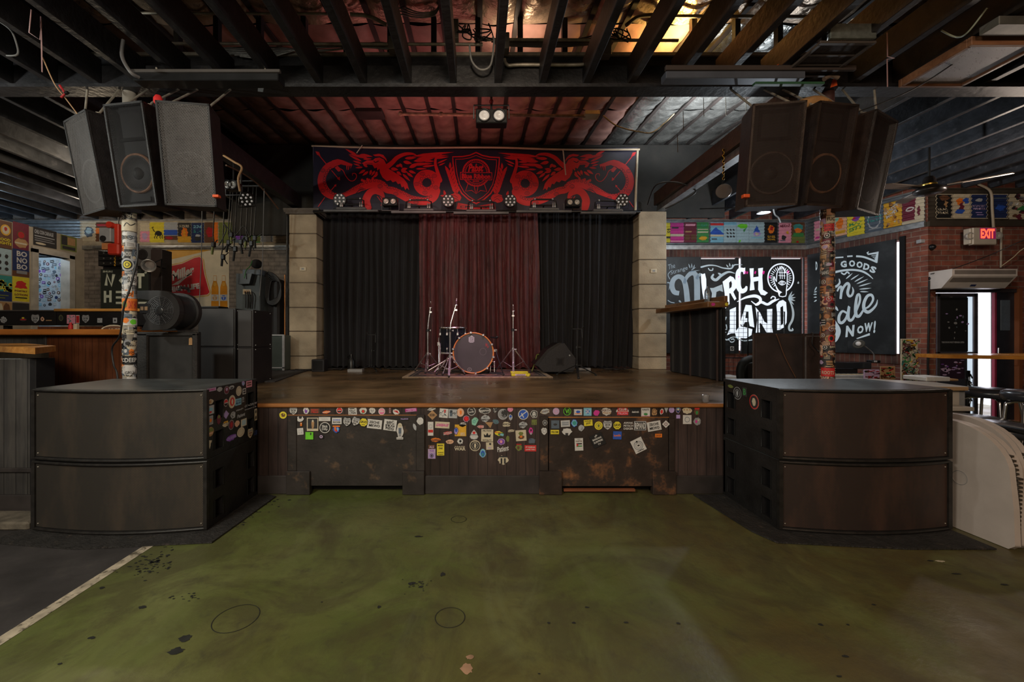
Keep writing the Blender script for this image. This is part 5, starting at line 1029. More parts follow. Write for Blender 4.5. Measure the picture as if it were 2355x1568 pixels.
for k in((195,342,160,56,'r','lilac',[('T','MAXIMAL',0,0,1.7,1.1,'magenta')]),(340,335,110,90,'b','silver',[],0,None,5),(455,350,90,140,'c','maroon',[('C',0,.2,.4,.4,'lilac')],0,'grey'),(540,305,100,80,'b','silver',[('B',0,-.2,.6,.4,'dark',3)],0,None,8),(665,365,95,170,'c','cream',[('O',0,0,.7,.7,.06,'grey')]),(740,235,60,90,'b','violet',[('B',0,-.2,.5,.5,'sky',3)],0,None,4),(840,245,100,110,'r','pink',[('R',-.7,.2,.7,.6,'brown'),('R',-.7,-.5,.7,-.1,'brown')]),(758,370,58,100,'r','white',[('R',-.7,.1,.7,.7,'dark'),('R',-.7,-.7,.7,-.1,'dark')]),(182,548,105,95,'b','cream',[('R',-.6,-.6,.2,.5,'tan'),('O',.5,0,.35,.5,.12,'cream')]),(442,567,76,130,'c','red',[('P',[(-.8,-.1),(.8,-.1),(.5,-.8),(-.5,-.8)],'black'),('R',-.8,-.15,.8,.05,'white')],0,'white'),(548,548,122,225,'c','red',[('O',0,0,.95,.95,.3,'cream'),('B',0,0,.3,.5,'cream',3)],0,'cream'),(655,552,105,115,'r','sky',[('T','BOTTOM',0,.4,1.5,.35,'navy'),('T','BLUE',0,-.3,1.5,.6,'navy')]),(735,515,60,110,'r',None,[('T','AR',0,.6,1.4,.5,'silver'),('T','NT',0,0,1.4,.5,'silver'),('T','WWW',0,-.6,1.4,.4,'silver')]),(178,690,125,150,'r','silver',[('B',0,.1,.7,.5,'sky',3),('C',0,-.5,.3,.25,'red')]),(680,680,130,60,'r',None,[('T','stand+',0,0,1.9,1.1,'silver')]),(868,620,225,110,'r',None,[('T','CO-COMM',0,.4,1.8,.7,'silver',0,.15),('T',"DOESN'T BOIL",0,-.7,1.8,.35,'silver')]),(178,870,90,150,'r','grey',[('B',0,0,.5,.5,'orange',3)],0,'silver'),(320,855,80,190,'b','maroon',[('B',0,.5,.6,.35,'olive',3)],0,None,4),(445,770,105,150,'d','violet',[('Z',3,3,.05,'lilac')]),(565,775,100,150,'b','silver',[('Z',5,6,.1,'dark')],0,None,6),(705,780,140,85,'r',None,[('T','Patient',0,0,1.9,1.4,'silver',.1,.15)]),(435,935,120,110,'b','cream',[('R',-.5,.3,.7,.9,'gold'),('Z',6,5,.1,'dark')],0,None,9),(535,945,95,170,'c','maroon',[('B',0,0,.5,.6,'crimson',2)],0,'grey'),(637,925,100,120,'b','peach',[],0,None,7),(750,905,98,125,'r','cream',[('R',-.7,-.7,.7,.7,'paleblue')]),(178,1065,115,160,'c','tan',[('P',[(-.9,0),(.9,0),(.6,.8),(-.6,.8)],'olive'),('R',-.6,-.5,.6,-.2,'peach')]),(700,1070,130,165,'c','cream',[('O',0,0,.7,.7,.06,'tan')]),(862,1090,90,170,'s','cream',[('R',-.7,.35,.7,.7,'grey'),('T','ZECER',0,.05,1.2,.35,'maroon'),('T','ESA',0,-.4,.8,.3,'maroon')]),(540,1165,190,120,'b','purple',[('T','CRUISERS',0,0,1.7,.8,'violet')],0,None,12),(160,1280,85,170,'t','cream',[('Z',3,3,.12,'dark')]),(955,770,44,200,'r','cream',[('C',0,.5,.5,.3,'dark'),('C',0,-.5,.5,.3,'dark')]),(950,1080,60,80,'r','navy',[])):
 S2(*k)
SK3=Stk(Art(sideL(xr0),lift=.0006,base=.001),sidemap(xr0),sR);cE=cropper(1600,840,3.119)
for(u,v,w_,h_,shape,bg,els,border)in((300,200,58,92,'c','dark',[('O',0,0,.98,.98,.07,'silver'),('O',0,0,.6,.6,.06,'silver'),('B',0,0,.25,.5,'silver',3)],None),(352,190,34,64,'r','dark',[('T','B',0,0,1.2,1.4,'green')],None),(420,262,68,106,'c','dark',[('O',0,0,.98,.98,.14,'red'),('B',0,0,.45,.6,'cream',7)],'cream'),(250,150,44,26,'b','olive',[],None)):
 x,y=cE(u,v);SK3.put(x,y,w_/3.119,h_/3.119,shape,bg,els,0,border)
matm=PM('ribbed_rubber_mat',(.020,.018,.017),rough=.7,var=.4,scale=12,bump=.7,bscale=55,col2=(.06,.045,.035),thr=.6,soft=.1,s2=9)
for pl,lab in(([(xl0-.1,2.60),(xl0+.5,2.52),(-1.66,2.60),(-1.62,3.34),(-1.70,YS-.04),(xl0-.1,YS-.04)],'black rubber mat under the left subwoofer stack'),([(1.86,2.60),(1.80,2.75),(1.74,YS-.04),(3.13,YS-.04),(3.13,2.52),(2.6,2.52)],'black rubber mat under the right subwoofer stack')):
 b=MB();b.prism(pl,lambda x,y,z:Vector((x,y,z)),.003,.011,matm);b.build('floor_mat',label=lab,cat='mat')
# == HANGING SPEAKER CLUSTERS
cab_l=PM('black_carpeted_cabinet',(.018,.016,.017),rough=.6,var=.4,scale=12,bump=.2,bscale=80);cab_r=PM('brown_black_cabinet',(.032,.020,.016),rough=.5,var=.4,scale=12,bump=.2,bscale=80)
cone_m=PM('woofer_cone',(.016,.014,.014),rough=.6,var=.3,scale=12,spec=.12);surround=PM('dusty_orange_surround',(.16,.075,.04),rough=.7,var=.5,scale=20);horn_m=PM('horn_plastic',(.009,.008,.009),rough=.6,spec=.1)
g_dark=grille_mat('dark_hanging_grille',(.012,.010,.010),.0105,.44,(.02,.015,.014),metal=0,spec=.15);g_grey=grille_mat('grey_hanging_grille',(.15,.135,.13),.0125,.38,(.10,.09,.085),metal=.5);g_brown=grille_mat('brown_hanging_grille',(.060,.040,.036),.0105,.42,(.04,.026,.023),metal=0,spec=.25)
def hang(xc,yc,ztop,w_,h_,d_,yaw,tilt,lab,gm,cm,ring,mirror=1):
 X=Matrix.Translation((xc,yc,ztop))@Matrix.Rotation(R(yaw),4,'Z')@Matrix.Rotation(R(tilt),4,'X')
 t=thing('hanging_speaker',(xc,yc,ztop-h_),lab,'speaker')
 wb=w_*.62;f=lambda x,y,z:Vector((x,y,z));out=[(-w_/2,.012),(w_/2,.012),(wb/2,d_),(-wb/2,d_)];th=.018
 b=MB(X)
 b.prism(out,f,-th,0,cm);b.prism(out,f,-h_,-h_+th,cm)
 for s_ in(-1,1):b.prism([(s_*w_/2,.0),(s_*wb/2,d_),(s_*(wb/2-th),d_),(s_*(w_/2-th),.0)],f,-h_,0,cm)
 b.box(-wb/2,wb/2,d_-th,d_,-h_,0,cm);b.build('cabinet',t)
 b=MB(X)
 wi=w_-2*th;b.box(-wi/2,wi/2,.045,.055,-h_+th,-th,blacking);b.build('baffle',t)
 r=w_*.40;wc=(0,.044,-h_*.665)
 b=MB(X);b.lathe([(r*1.10,0),(r*1.08,.012),(r*1.0,.016),(r*.96,.008)],surround if ring else cm,wc,(0,-1,0),36,True,False);b.lathe([(r,.008),(r*.93,.014),(r*.86,.004),(r*.34,-.0)],cone_m,wc,(0,-1,0),36,True,False);b.lathe([(r*.34,.0),(r*.26,.012),(r*.12,.019),(1e-5,.021)],cone_m,wc,(0,-1,0),24,True,False);b.build('woofer',t)
 b=MB(X);hw,hh=w_*.30,h_*.13;zc1=-h_*.20;a=[(-hw,.042,zc1-hh),(hw,.042,zc1-hh),(hw,.042,zc1+hh),(-hw,.042,zc1+hh)];c_=[(-hw*.3,.055,zc1-hh*.4),(hw*.3,.055,zc1-hh*.4),(hw*.3,.055,zc1+hh*.4),(-hw*.3,.055,zc1+hh*.4)]
 o_=[(-hw*1.12,.036,zc1-hh*1.15),(hw*1.12,.036,zc1-hh*1.15),(hw*1.12,.036,zc1+hh*1.15),(-hw*1.12,.036,zc1+hh*1.15)]
 b.add(a+c_+o_,[(4,5,6,7)]+[(i,(i+1)%4,4+(i+1)%4,4+i)for i in range(4)]+[(8+i,8+(i+1)%4,(i+1)%4,i)for i in range(4)],horn_m);b.box(-hw*.9,hw*.9,.030,.042,-h_*.945,-h_*.90,blacking);b.build('horn',t)
 b=MB(X);b.grid(lambda i,j:(-w_/2+.014+(w_-.028)*i,.004-.006*math.sin(math.pi*i),-h_+.014+(h_-.028)*j),8,8,gm,uvf=lambda i,j:(w_*i,h_*j));b.build('grille',t)
 b=MB(X)
 for(a0,a1,c0,c1)in((-w_/2,w_/2,-.016,0),(-w_/2,w_/2,-h_,-h_+.016)):b.box(a0,a1,-.004,.012,c0,c1,edge_wear if not mirror else cm)
 b.box(-w_/2,-w_/2+.014,-.004,.012,-h_,0,cm);b.box(w_/2-.014,w_/2,-.004,.012,-h_,0,cm);b.build('grille_frame',t)
 for s_ in(-1,1):
  b=MB();p=X@Vector((s_*w_*.38,.10,-.01));b.tube([p,(p.x,p.y+.03,p.z+.05),(p.x,3.75,3.505)],.009,dull_steel,8);b.lathe([(.02,.008),(.02,.02)],dull_steel,p,(0,0,1),8);b.build('hanging_rod',t)
 return t
W0,H0=.395,.80
for sx in(-1,1):
 L=sx<0;o_=0 if L else.045;side='left' if L else 'right';cm=cab_l if L else cab_r
 hang(sx*2.358+o_,3.325,3.155,W0,H0,.36,(8 if L else-8),9.5,'hanging speaker of the %s cluster nearest the stage centre, %s mesh front'%(side,'pale grey' if L else 'fine dark'),g_grey if L else g_brown,cm,False)
 hang(sx*2.842+o_,3.333,3.155,W0-.03,H0,.34,-9 if L else 9,9.5,'middle hanging speaker of the %s cluster, round woofer showing'%side,g_dark if L else g_brown,cm,True)
 hang(sx*3.414+o_,3.526,3.155,.43,H0,.30,-28 if L else 28,9.5,'outermost hanging speaker of the %s cluster, turned away from the stage'%side,g_grey if L else g_brown,cm,False)
tapeo=PM('orange_tape',(.75,.10,.02),rough=.5)
b=MB();c=W(497,452,3.44);b.bbox(c.x-.02,c.x+.03,3.42,3.46,c.z-.01,c.z+.012,tapeo,.003);b.build('tape_tag',label='orange tape tag on the lower corner of the pale left speaker',cat='tape')
b=MB();c=W(1716,453,3.44);b.bbox(c.x-.03,c.x+.02,3.42,3.46,c.z-.008,c.z+.02,tapeo,.003);b.build('tape_tag',label='orange tape tag on the lower corner of the right inner speaker',cat='tape')
b=MB();c=W(364,223,3.4);c.z=3.158+.05;b.ball(c,.035,PM('red_foam',(.7,.02,.02),rough=.8),10,1.4);b.build('red_foam_ball',label='bright red foam piece on top of the pale left speaker',cat='foam')
b=MB();c=W(1858,231,3.55);fa_=PM('yellow_foam',(.40,.20,.07),rough=.9,var=.3,bump=.5)
b.lathe([(1e-5,0),(.12,.01),(.16,.05),(.11,.10),(.04,.12),(1e-5,.12)],fa_,(c.x,3.55,3.175),(0,0,1),12);b.build('insulation_scrap',label='torn scrap of yellow insulation lying on the right speaker cluster',cat='insulation')
# == COLUMNS
YCOL,RC=3.80,.056
def column(px,lab,seed,pal,texts):
 x=wx(px,YCOL);U0=RC*(.69 if px<CX else-.69);t=thing('support_column',(x,YCOL,0),lab,'column')
 base=PM('column_paint_%d'%seed,(.30,.27,.23)if seed==1 else(.10,.04,.035),rough=.45,var=.4)
 b=MB();b.lathe([(RC-.004,0),(RC-.004,3.50)],base,(x,YCOL,0),(0,0,1),28);b.build('steel_tube',t)
 surf=lambda u,v,h:Vector((x+(RC-.005+h)*math.sin(u/RC),YCOL-(RC-.005+h)*math.cos(u/RC),v))
 q=random.Random(seed);A=Art(surf,slice_ax=0,step=.012,lift=.0009,base=.0015);n=0
 z=.90;extra=None
 while z<2.45:
  hgt=q.uniform(.04,.085);u=U0-RC*1.6+q.uniform(-.03,0)
  while u<U0+RC*1.55:
   wd=q.uniform(.045,.09);c_=q.choice(pal);n+=1
   if n<=90:A.new()
   elif n==91:A.new();extra=True
   A.k=0+(n%3)
   cu,cv_=u+wd/2,z+q.uniform(-.02,.03);sh=q.choice('rrrrcb')
   hh=hgt*q.uniform(.8,1.25)
   if sh=='r':A.rect(cu-wd/2,cv_-hh/2,cu+wd/2,cv_+hh/2,P(c_),q.uniform(-.15,.15))
   elif sh=='c':A.ell(cu,cv_,wd/2,wd/2,P(c_),18)
   else:A.blob(cu,cv_,wd/2,hh/2,P(c_),n,14,.3)
   A.k+=3;dark=c_ in('black','dark','maroon','slate','blue','crimson','brown','green');ic=P(q.choice(['white','cream','silver']))if dark else P(q.choice(['black','dark','dark','slate']))
   k=q.random()
   if k<.45:A.text(q.choice(texts),cu,cv_,wd*.8,hh*q.uniform(.25,.5),ic,q.uniform(-.1,.1))
   elif k<.6:A.ring(cu,cv_,wd*.3,wd*.3,wd*.07,ic,16);A.ell(cu,cv_,wd*.1,wd*.1,ic,8)
   elif k<.8:
    for r_ in range(3):A.rect(cu-wd*.35,cv_-hh*.3+hh*.25*r_,cu+wd*.3,cv_-hh*.22+hh*.25*r_,ic)
   else:A.blob(cu,cv_,wd*.3,hh*.3,P(q.choice(pal)),n+5,10)
   if n<=90:A.mb.build('sticker',t)
   u+=wd*q.uniform(.75,1.0)
  z+=hgt*.85
 if extra:A.mb.build('sticker_layer',t,kind='stuff')
 return t,A,x
pal1=['white','white','cream','black','black','dark','silver','white','silver','slate','cream','black','grey','dark','white','white','silver','cream','orange','white','black','slate']
cl,A,x=column(298,'left support column wrapped in black and white stickers',1,pal1,['DEEP','KNOW','STAY','GRU','BAND','LOVE','NOISE','ATX','RIOT','WAVES'])
def cs(A,cl,x,els,pxc,py,wpx,hpx,k=6):
 U0=RC*(.69 if pxc<CX else-.69);A.new();A.k=k;A.m=lambda a,b_:(U0+(a-pxc)*RC/17,wz(b_,YCOL-RC));A.flip=-1
 for e in els:A.k+=1;getattr(A,e[0])(*e[1:])
 A.m=lambda a,b_:(a,b_);A.flip=1;A.mb.build('sticker',cl)
cs(A,cl,0,[('rect',281,818,317,838,P('black')),('text','DEEP',301,828,26,10,P('white')),('ring',285,828,4,4,1.2,P('white'),10)],298,0,0,0)
cs(A,cl,0,[('ell',293,608,15,15,P('silver')),('ell',293,608,11,11,P('black')),('ell',293,608,8,8,P('yellow')),('ring',293,608,5,5,1.5,P('black'),12)],298,0,0,0)
cs(A,cl,0,[('rect',279,686,318,714,P('orange')),('text','DAY HAY',306,700,20,18,P('crimson')),('ell',287,700,6,8,P('olive'))],298,0,0,0)
cs(A,cl,0,[('rect',276,505,319,530,P('cream')),('stroke',[(286,520),(292,512),(300,517),(310,511)],2,P('black'))],298,0,0,0)
cs(A,cl,0,[('rect',284,468,317,487,P('green')),('text','GREEN',300,477,24,8,P('olive'),.2)],298,0,0,0)
cs(A,cl,0,[('rect',282,732,318,748,P('white')),('blob',306,740,9,7,P('lime'),3),('blob',290,737,8,7,P('orange'),5)],298,0,0,0)
cs(A,cl,0,[('blob',296,853,17,12,P('white'),5),('text','GRU',297,857,18,7,P('black'),.1)],298,0,0,0)
cs(A,cl,0,[('rect',294,630,303,672,P('white')),('text','FAST',298,660,7,9,P('black')),('text','SU',298,642,8,14,P('black'))],298,0,0,0)
pal_red_lit=['maroon','crimson','peach','peach','tan','tan','black','brown','dark','dark','copper','brown','peach','tan','maroon','brown','black','lilac']  # red and pink light put into the sticker and tube colours
cr_,A,x=column(1903,'right support column wrapped in stickers tinted by red and pink light',2,pal_red_lit,['ROOTS','EDGE','TRUE','GEARS','BANG','IRON','NOTE','SOUL','DIVE','LOUD'])
cs(A,cr_,0,[('rect',1901,471,1921,494,P('peach'))],1903,0,0,0);cs(A,cr_,0,[('rect',1900,495,1921,512,P('cream')),('text','FUC',1911,503,17,8,P('black'))],1903,0,0,0)
cs(A,cr_,0,[('rect',1896,514,1918,530,P('red')),('text','ROCK',1907,519,18,5,P('maroon')),('text','HONK',1907,526,18,5,P('maroon'))],1903,0,0,0)
cs(A,cr_,0,[('rect',1888,846,1920,866,P('red')),('text','ROOTS',1904,857,26,8,P('cream'))],1903,0,0,0)
cs(A,cr_,0,[('ell',1911,778,7,8,P('red')),('ell',1911,778,4,5,P('black'))],1903,0,0,0)
# == LEFT SIDE: bar, racks, mural, posters
orange_wood=wood_mat('varnished_orange_wood',(.55,.20,.03),(.85,.38,.08),'x',rough=.25)
orange_dark=wood_mat('reddish_bar_edge',(.38,.12,.022),(.55,.19,.04),'x',rough=.3)
brown_panel=wood_mat('reddish_brown_beadboard',(.085,.026,.012),(.16,.050,.020),'z',rough=.35,plank=.075,gap=(.025,.01,.006),pacross='x')
grey_panel=wood_mat('worn_black_beadboard',(.035,.033,.034),(.075,.068,.062),'z',rough=.45,plank=.085,gap=(.012,.011,.011),pacross='x')
t=thing('bar_ledge',(-3.7,3.03,0),'orange plank ledge on a black panelled half wall behind the left subwoofers','bar')
b=MB();b.bbox(-5.6,-3.18,2.99,3.10,0,1.13,grey_panel,.004);b.build('half_wall',t)
b=MB();b.bbox(-5.6,-3.17,2.965,2.99,0,.16,basew,.004);b.bbox(-5.6,-3.17,2.972,2.99,.32,.35,basew,.004);b.bbox(-3.20,-3.155,2.975,3.115,0,1.13,blacking,.004);b.build('baseboard',t)
top=[(-2.93,2.76),(-3.31,3.27),(-4.65,4.28),(-4.95,3.9)]
b=MB();b.prism(top,lambda x,y,z:Vector((x,y,z)),1.172,1.215,orange_wood);b.build('ledge',t,'orange varnished plank',bevel=.006)
b=MB();b.prism([(-3.20,3.11),(-3.32,3.17),(-4.62,4.17),(-4.70,4.05)],lambda x,y,z:Vector((x,y,z)),0,1.172,grey_panel);b.build('side_wall',t)
b=MB();b.bbox(-5.4,-2.98,2.76,2.955,.003,.06,PM('concrete_kerb',(.12,.10,.075),rough=.85,var=.4,scale=10,bump=.3),.012);b.build('kerb',label='low concrete kerb at the foot of the black half wall, left edge',cat='kerb')
YBAR=4.62
t=thing('bar_counter',(-4.7,YBAR+.3,0),'bar with a reddish wood front and an orange counter edge, behind the left column','bar')
b=MB();b.bbox(-6.3,-3.72,YBAR-.12,YBAR+.55,1.300,1.362,orange_dark,.008);b.build('counter_top',t)
b=MB();b.box(-6.3,wx(108,YBAR),YBAR+.02,YBAR+.06,0,1.30,grey_panel);b.box(wx(108,YBAR),-3.80,YBAR,YBAR+.05,0,1.30,brown_panel);b.build('front_panel',t)
b=MB();b.bbox(wx(108,YBAR)-.03,wx(108,YBAR),YBAR-.012,YBAR+.05,0,1.30,basew,.003);b.build('corner_post',t)
YH=5.55
t=thing('bar_shelf',(-4.7,YH+.2,0),'black raised bar shelf with a row of stickers and a gold wood top','shelf')
zt,zb_=wz(716,YH),wz(748,YH);xm=wx(128,YH)
b=MB();b.bbox(-6.6,-4.4,YH,YH+.05,zb_,zt,blacking,.005);b.bbox(xm-.01,xm+.01,YH-.012,YH,zb_,zt,blacking,.002);b.build('fascia',t)
b=MB();b.bbox(xm,-4.35,YH-.03,YH+.55,zt,zt+.035,wood_mat('golden_wood',(.55,.25,.05),(.78,.40,.10),'x',rough=.3),.006);b.build('golden_top',t)
b=MB();b.bbox(-6.6,xm,YH-.02,YH+.5,zt,zt+.018,PM('grey_top',(.06,.055,.055),rough=.3),.004);b.build('grey_top',t)
b=MB()
for x in(-6.4,-4.55):b.box(x-.03,x+.03,YH+.1,YH+.16,0,zb_,blacking)
b.build('support_post',t)
SK4=Stk(Art(front(YH),lift=.0008,base=.002),lambda x,y:(wx(x,YH),wz(y,YH)),t);cF=cropper(0,490,4.752)
for(u,v,w_,h_,sh,bg,els,bd)in((388,1155,100,108,'s','silver',zec(),'black'),(465,1157,46,54,'b','peach',[('C',0,0,.4,.4,'brown')],None),(255,1160,84,50,'b','dark',[('P',[(-.9,-.4),(0,.6),(.9,-.4)],'crimson'),('R',-.3,.3,.3,.9,'yellow')],None),(40,1165,80,80,'b','silver',[('Z',3,8,.12,'dark')],None),(535,1172,64,10,'r','tan',[],None),(668,1145,60,84,'b','dark',[('O',0,0,.7,.7,.1,'olive')],None),(778,1160,92,96,'r','pink',[('Z',5,9,.1,'teal')],None),(851,1160,40,92,'r','red',[('R',-.5,-.6,.5,.6,'crimson')],'white'),(938,1156,90,100,'s','silver',zec(),'black'),(1092,1172,54,50,'r','silver',[('Z',5,3,.1,'dark')],None),(1258,1172,46,56,'r','silver',[('B',0,0,.5,.5,'dark')],None)):
 x,y=cF(u,v);SK4.put(x,y,w_/4.752,h_/4.752,sh,bg,els,0,bd)
b=MB();b.bbox(-5.6,-4.30,5.30,5.34,0,wz(749,5.3)-.01,brown_panel,.004);b.build('back_bar_panel',label='reddish board seen between the bar shelf and the orange counter',cat='panel')
t2=thing('wooden_sign',(wx(258,5.0),5.0,1.36),'brown oval board with cream lettering leaning behind the counter, left of the column','sign')
b=MB();A=Art(front(5.0));A.mb=b;A.blob(wx(262,5),wz(757,5),.16,.055,P('cream'),4,20,.1);A.mb.build('board_edge',t2);A.new();A.k=2;A.ell(wx(264,5),wz(757,5),.14,.04,P('brown'),20);A.up();A.text('AILOR',wx(264,5),wz(758,5),.16,.03,P('cream'));A.mb.build('board_face',t2)
for px,c_,lab in((153,'red','small red bottle standing behind the bar counter'),(166,'cream','small cream carton standing behind the bar counter')):
 b=MB();x=wx(px,4.9);b.lathe([(.02,0),(.022,.01),(.022,.05),(.012,.065),(.012,.085)],P(c_),(x,4.95,1.362),(0,0,1),12)if px==153 else b.bbox(x-.02,x+.02,4.93,4.97,1.362,1.43,P(c_),.004);b.build('bottle' if px==153 else 'carton',label=lab,cat='bottle' if px==153 else 'carton')
# ---- generic poster
def poster(surfkind,px0,px1,py0,py1,bg,els,lab,m=None,surf=None,wavy=True,Y=YB,border=None):
 A=Art(surf,slice_ax=1 if wavy else None,step=LAM/7,lift=.0012,base=.003)
 u0,v1=m((px0),(py0+py1)/2)[0],None;u1=m(px1,(py0+py1)/2)[0]
 za=(m(px0,py1)[1]+m(px1,py1)[1])/2;zb=(m(px0,py0)[1]+m(px1,py0)[1])/2
 A.m=lambda a,b_:(u0+(u1-u0)*a,za+(zb-za)*b_)
 A.rect(0,0,1,1,P(border or bg))
 if border:A.up();A.rect(.04,.03,.96,.97,P(bg))
 mir=u1<u0
 for e in els:
  A.up();k=e[0]
  if k=='T':
   A.text(e[1],e[2],e[3],e[4],e[5],P(e[6]),e[7]if len(e)>7 else 0,e[8]if len(e)>8 else 0,.03)
  elif k=='R':A.rect(*e[1:5],P(e[5]))
  elif k=='C':A.ell(e[1],e[2],e[3],e[4],P(e[5]),16)
  elif k=='O':A.ring(e[1],e[2],e[3],e[4],e[5],P(e[6]),20)
  elif k=='B':A.blob(e[1],e[2],e[3],e[4],P(e[5]),e[6]if len(e)>6 else 3)
  elif k=='L':A.stroke(e[1],e[2],P(e[3]),3)
  elif k=='P':A.poly(e[1],P(e[2]))
  elif k=='Z':
   q3=random.Random(e[1])
   for _ in range(e[2]):
    x,y=q3.uniform(.12,.88),q3.uniform(.1,.9);A.stroke([(x,y),(x+q3.uniform(-.2,.2),y+q3.uniform(-.15,.15)),(x+q3.uniform(-.2,.2),y+q3.uniform(-.15,.15))],e[3],P(e[4]),3,False)
  elif k=='S':
   q3=random.Random(e[1])
   for _ in range(e[2]):A.blob(q3.uniform(e[4],e[6]),q3.uniform(e[5],e[7]),e[3]*q3.uniform(.5,1.3),e[3]*q3.uniform(.4,1),P(q3.choice(e[8])),q3.randint(1,99),8)
 return A.mb.build('poster',None,lab,'poster')
swave=lambda f:(lambda u,v,h:f(u,v,.025+wave(v)+h))
mback=lambda px,py:(wx(px,YB-.03),wz(py,YB-.03))
LB=swave(cback)
for a in((188,220,511,555,'cream',[('B',.5,.5,.4,.32,'slate',3),('B',.5,.55,.25,.2,'paleblue',6)],'cream poster with a blue-grey blot, first on the left corrugated strip'),(220,251,511,555,'brown',[('R',.0,.4,1,.7,'orange'),('B',.5,.3,.3,.2,'maroon',2),('R',.1,.8,.9,.9,'crimson')],'orange and brown striped poster on the left corrugated strip'),(322,344,512,556,'pink',[('R',0,.55,1,1,'cream'),('B',.5,.3,.35,.2,'lilac',2)],'pale pink and cream poster right of the left column'),(344,377,511,557,'yellow',[('B',.62,.45,.28,.14,'black',5),('L',[(.4,.4),(.35,.2)],.05,'black'),('L',[(.55,.4),(.5,.2)],.05,'black'),('L',[(.72,.4),(.75,.2)],.05,'black'),('L',[(.85,.45),(.9,.2)],.05,'black'),('L',[(.4,.5),(.2,.7),(.3,.75)],.04,'black')],'yellow poster with a black animal on the left corrugated strip'),(377,408,511,552,'silver',[('R',0,0,1,.25,'brown'),('R',0,.28,1,.58,'blue'),('B',.4,.12,.3,.1,'crimson',4)],'white, blue and brown banded poster on the left strip'),(409,439,512,557,'dark',[('T','HOURS',.5,.82,.7,.14,'cream'),('B',.5,.45,.3,.35,'orange',3),('R',0,0,1,.3,'gold'),('B',.5,.45,.12,.25,'amber',5)],'dark poster with an orange figure and gold foot'),(440,469,512,558,'navy',[('T','236',.5,.8,.7,.16,'sky'),('T','514',.5,.58,.7,.16,'teal'),('B',.5,.35,.25,.08,'silver',3),('B',.5,.2,.3,.12,'dark',7)],'navy poster reading 236 514'),(470,501,511,558,'brown',[('R',.7,0,1,1,'orange'),('B',.4,.5,.3,.3,'crimson',4)],'brick red and orange poster on the left strip'),(503,535,511,559,'olive',[('T','RICE',.55,.3,.6,.12,'olive'),('R',0,.75,1,.95,'olive')],'yellow-green poster behind the hanging clamps'),(536,569,512,558,'slate',[('B',.4,.4,.35,.3,'purple',4),('R',.1,.8,.9,.9,'maroon')],'dark violet poster behind the hanging clamps'),(571,598,510,558,'green',[('R',0,.05,1,.3,'olive'),('B',.5,.6,.3,.25,'dark',3)],'green poster near the left pillar'),(599,629,513,556,'silver',[('P',[(.1,0),(.1,.5),(.5,.85),(.9,.5),(.9,0)],'slate'),('P',[(.2,0),(.2,.45),(.5,.75),(.8,.45),(.8,0)],'grey')],'grey poster with a blue house shape, last before the left pillar')):
 poster(0,*a[:6],a[6],mback,LB)
mur=thing('beer_mural',(wx(455,YB-.01),YB-.01,1.75),'painted wall mural with a red soft-cornered badge and two beer bottles','mural')
cG=cropper(180,490,4.806)
def mm(u,v):x,y=cG(u,v);return wx(x,YB),wz(y,YB)
mcream=PM('mural_cream',(.66,.58,.43),rough=.6,var=.1,bump=.1);mred=PM('mural_red',(.55,.016,.026),rough=.45,var=.15);mgold=PM('mural_gold',(.66,.34,.04),rough=.5)
A=Art(front(YB),mm,flip=-1,lift=.001,base=.004)
A.poly([(930,405),(1668,405),(1668,1052),(1000,1052),(985,1052),(930,1052)],mcream);A.up();A.poly([(930,405),(1480,405),(980,525),(980,400)],mgold);A.poly([(985,1052),(1120,1040),(1350,990),(1340,1052)],mgold);A.mb.build('background',mur)
A.new();A.k=3
def badge(gx,mt):
 pts=[(985-gx,595-gx),(1150,560-gx),(1290,495-gx),(1345+gx*.3,485-gx),(1375+gx,515),(1385+gx,610),(1400+gx,690),(1440+gx,830),(1455+gx,875),(1430+gx*.5,900+gx),(1300,915+gx),(1150,920+gx),(1010,905+gx),(985-gx,880)]
 A.poly(pts,mt)
badge(16,mgold);A.up();badge(8,mcream);A.up();badge(0,mred);A.up()
wh=P('white')
A.text('Miller',1165,660,250,110,wh,.30,.30,.045);A.poly([(1030,800),(1290,635),(1110,790)],wh);A.stroke([(1060,690),(1010,660),(1000,700),(1030,720)],12,wh,4)
A.text('HIGH LIFE',1175,825,340,62,wh,.13,0,.05)
A.mb.build('badge',mur,'red badge with white lettering')
amber=PM('amber_bottle',(.60,.24,.02),rough=.3,var=.2)
for cx_ in(1513,1610):
 A.new();A.k=3;A.poly([(cx_-18,690),(cx_+18,690),(cx_+20,760),(cx_+38,820),(cx_+42,1040),(cx_-42,1040),(cx_-38,820),(cx_-20,760)],amber);A.up();A.rect(cx_-16,695,cx_+16,750,mcream);A.ell(cx_,785,18,22,mgold,12)
 A.rect(cx_-40,900,cx_+40,970,P('silver'));A.up();A.ell(cx_,935,26,28,P('blue')if cx_>1600 else P('tan'),16);A.up();A.rect(cx_-3,915,cx_+3,955,P('white'));A.rect(cx_-30,920,cx_+30,926,P('cream'));A.mb.build('painted_bottle',mur)
mpart=lambda px,py:(yP(px),wz(py,yP(px)))
PS=lambda u,v,h:Vector((XP+h,u,v))
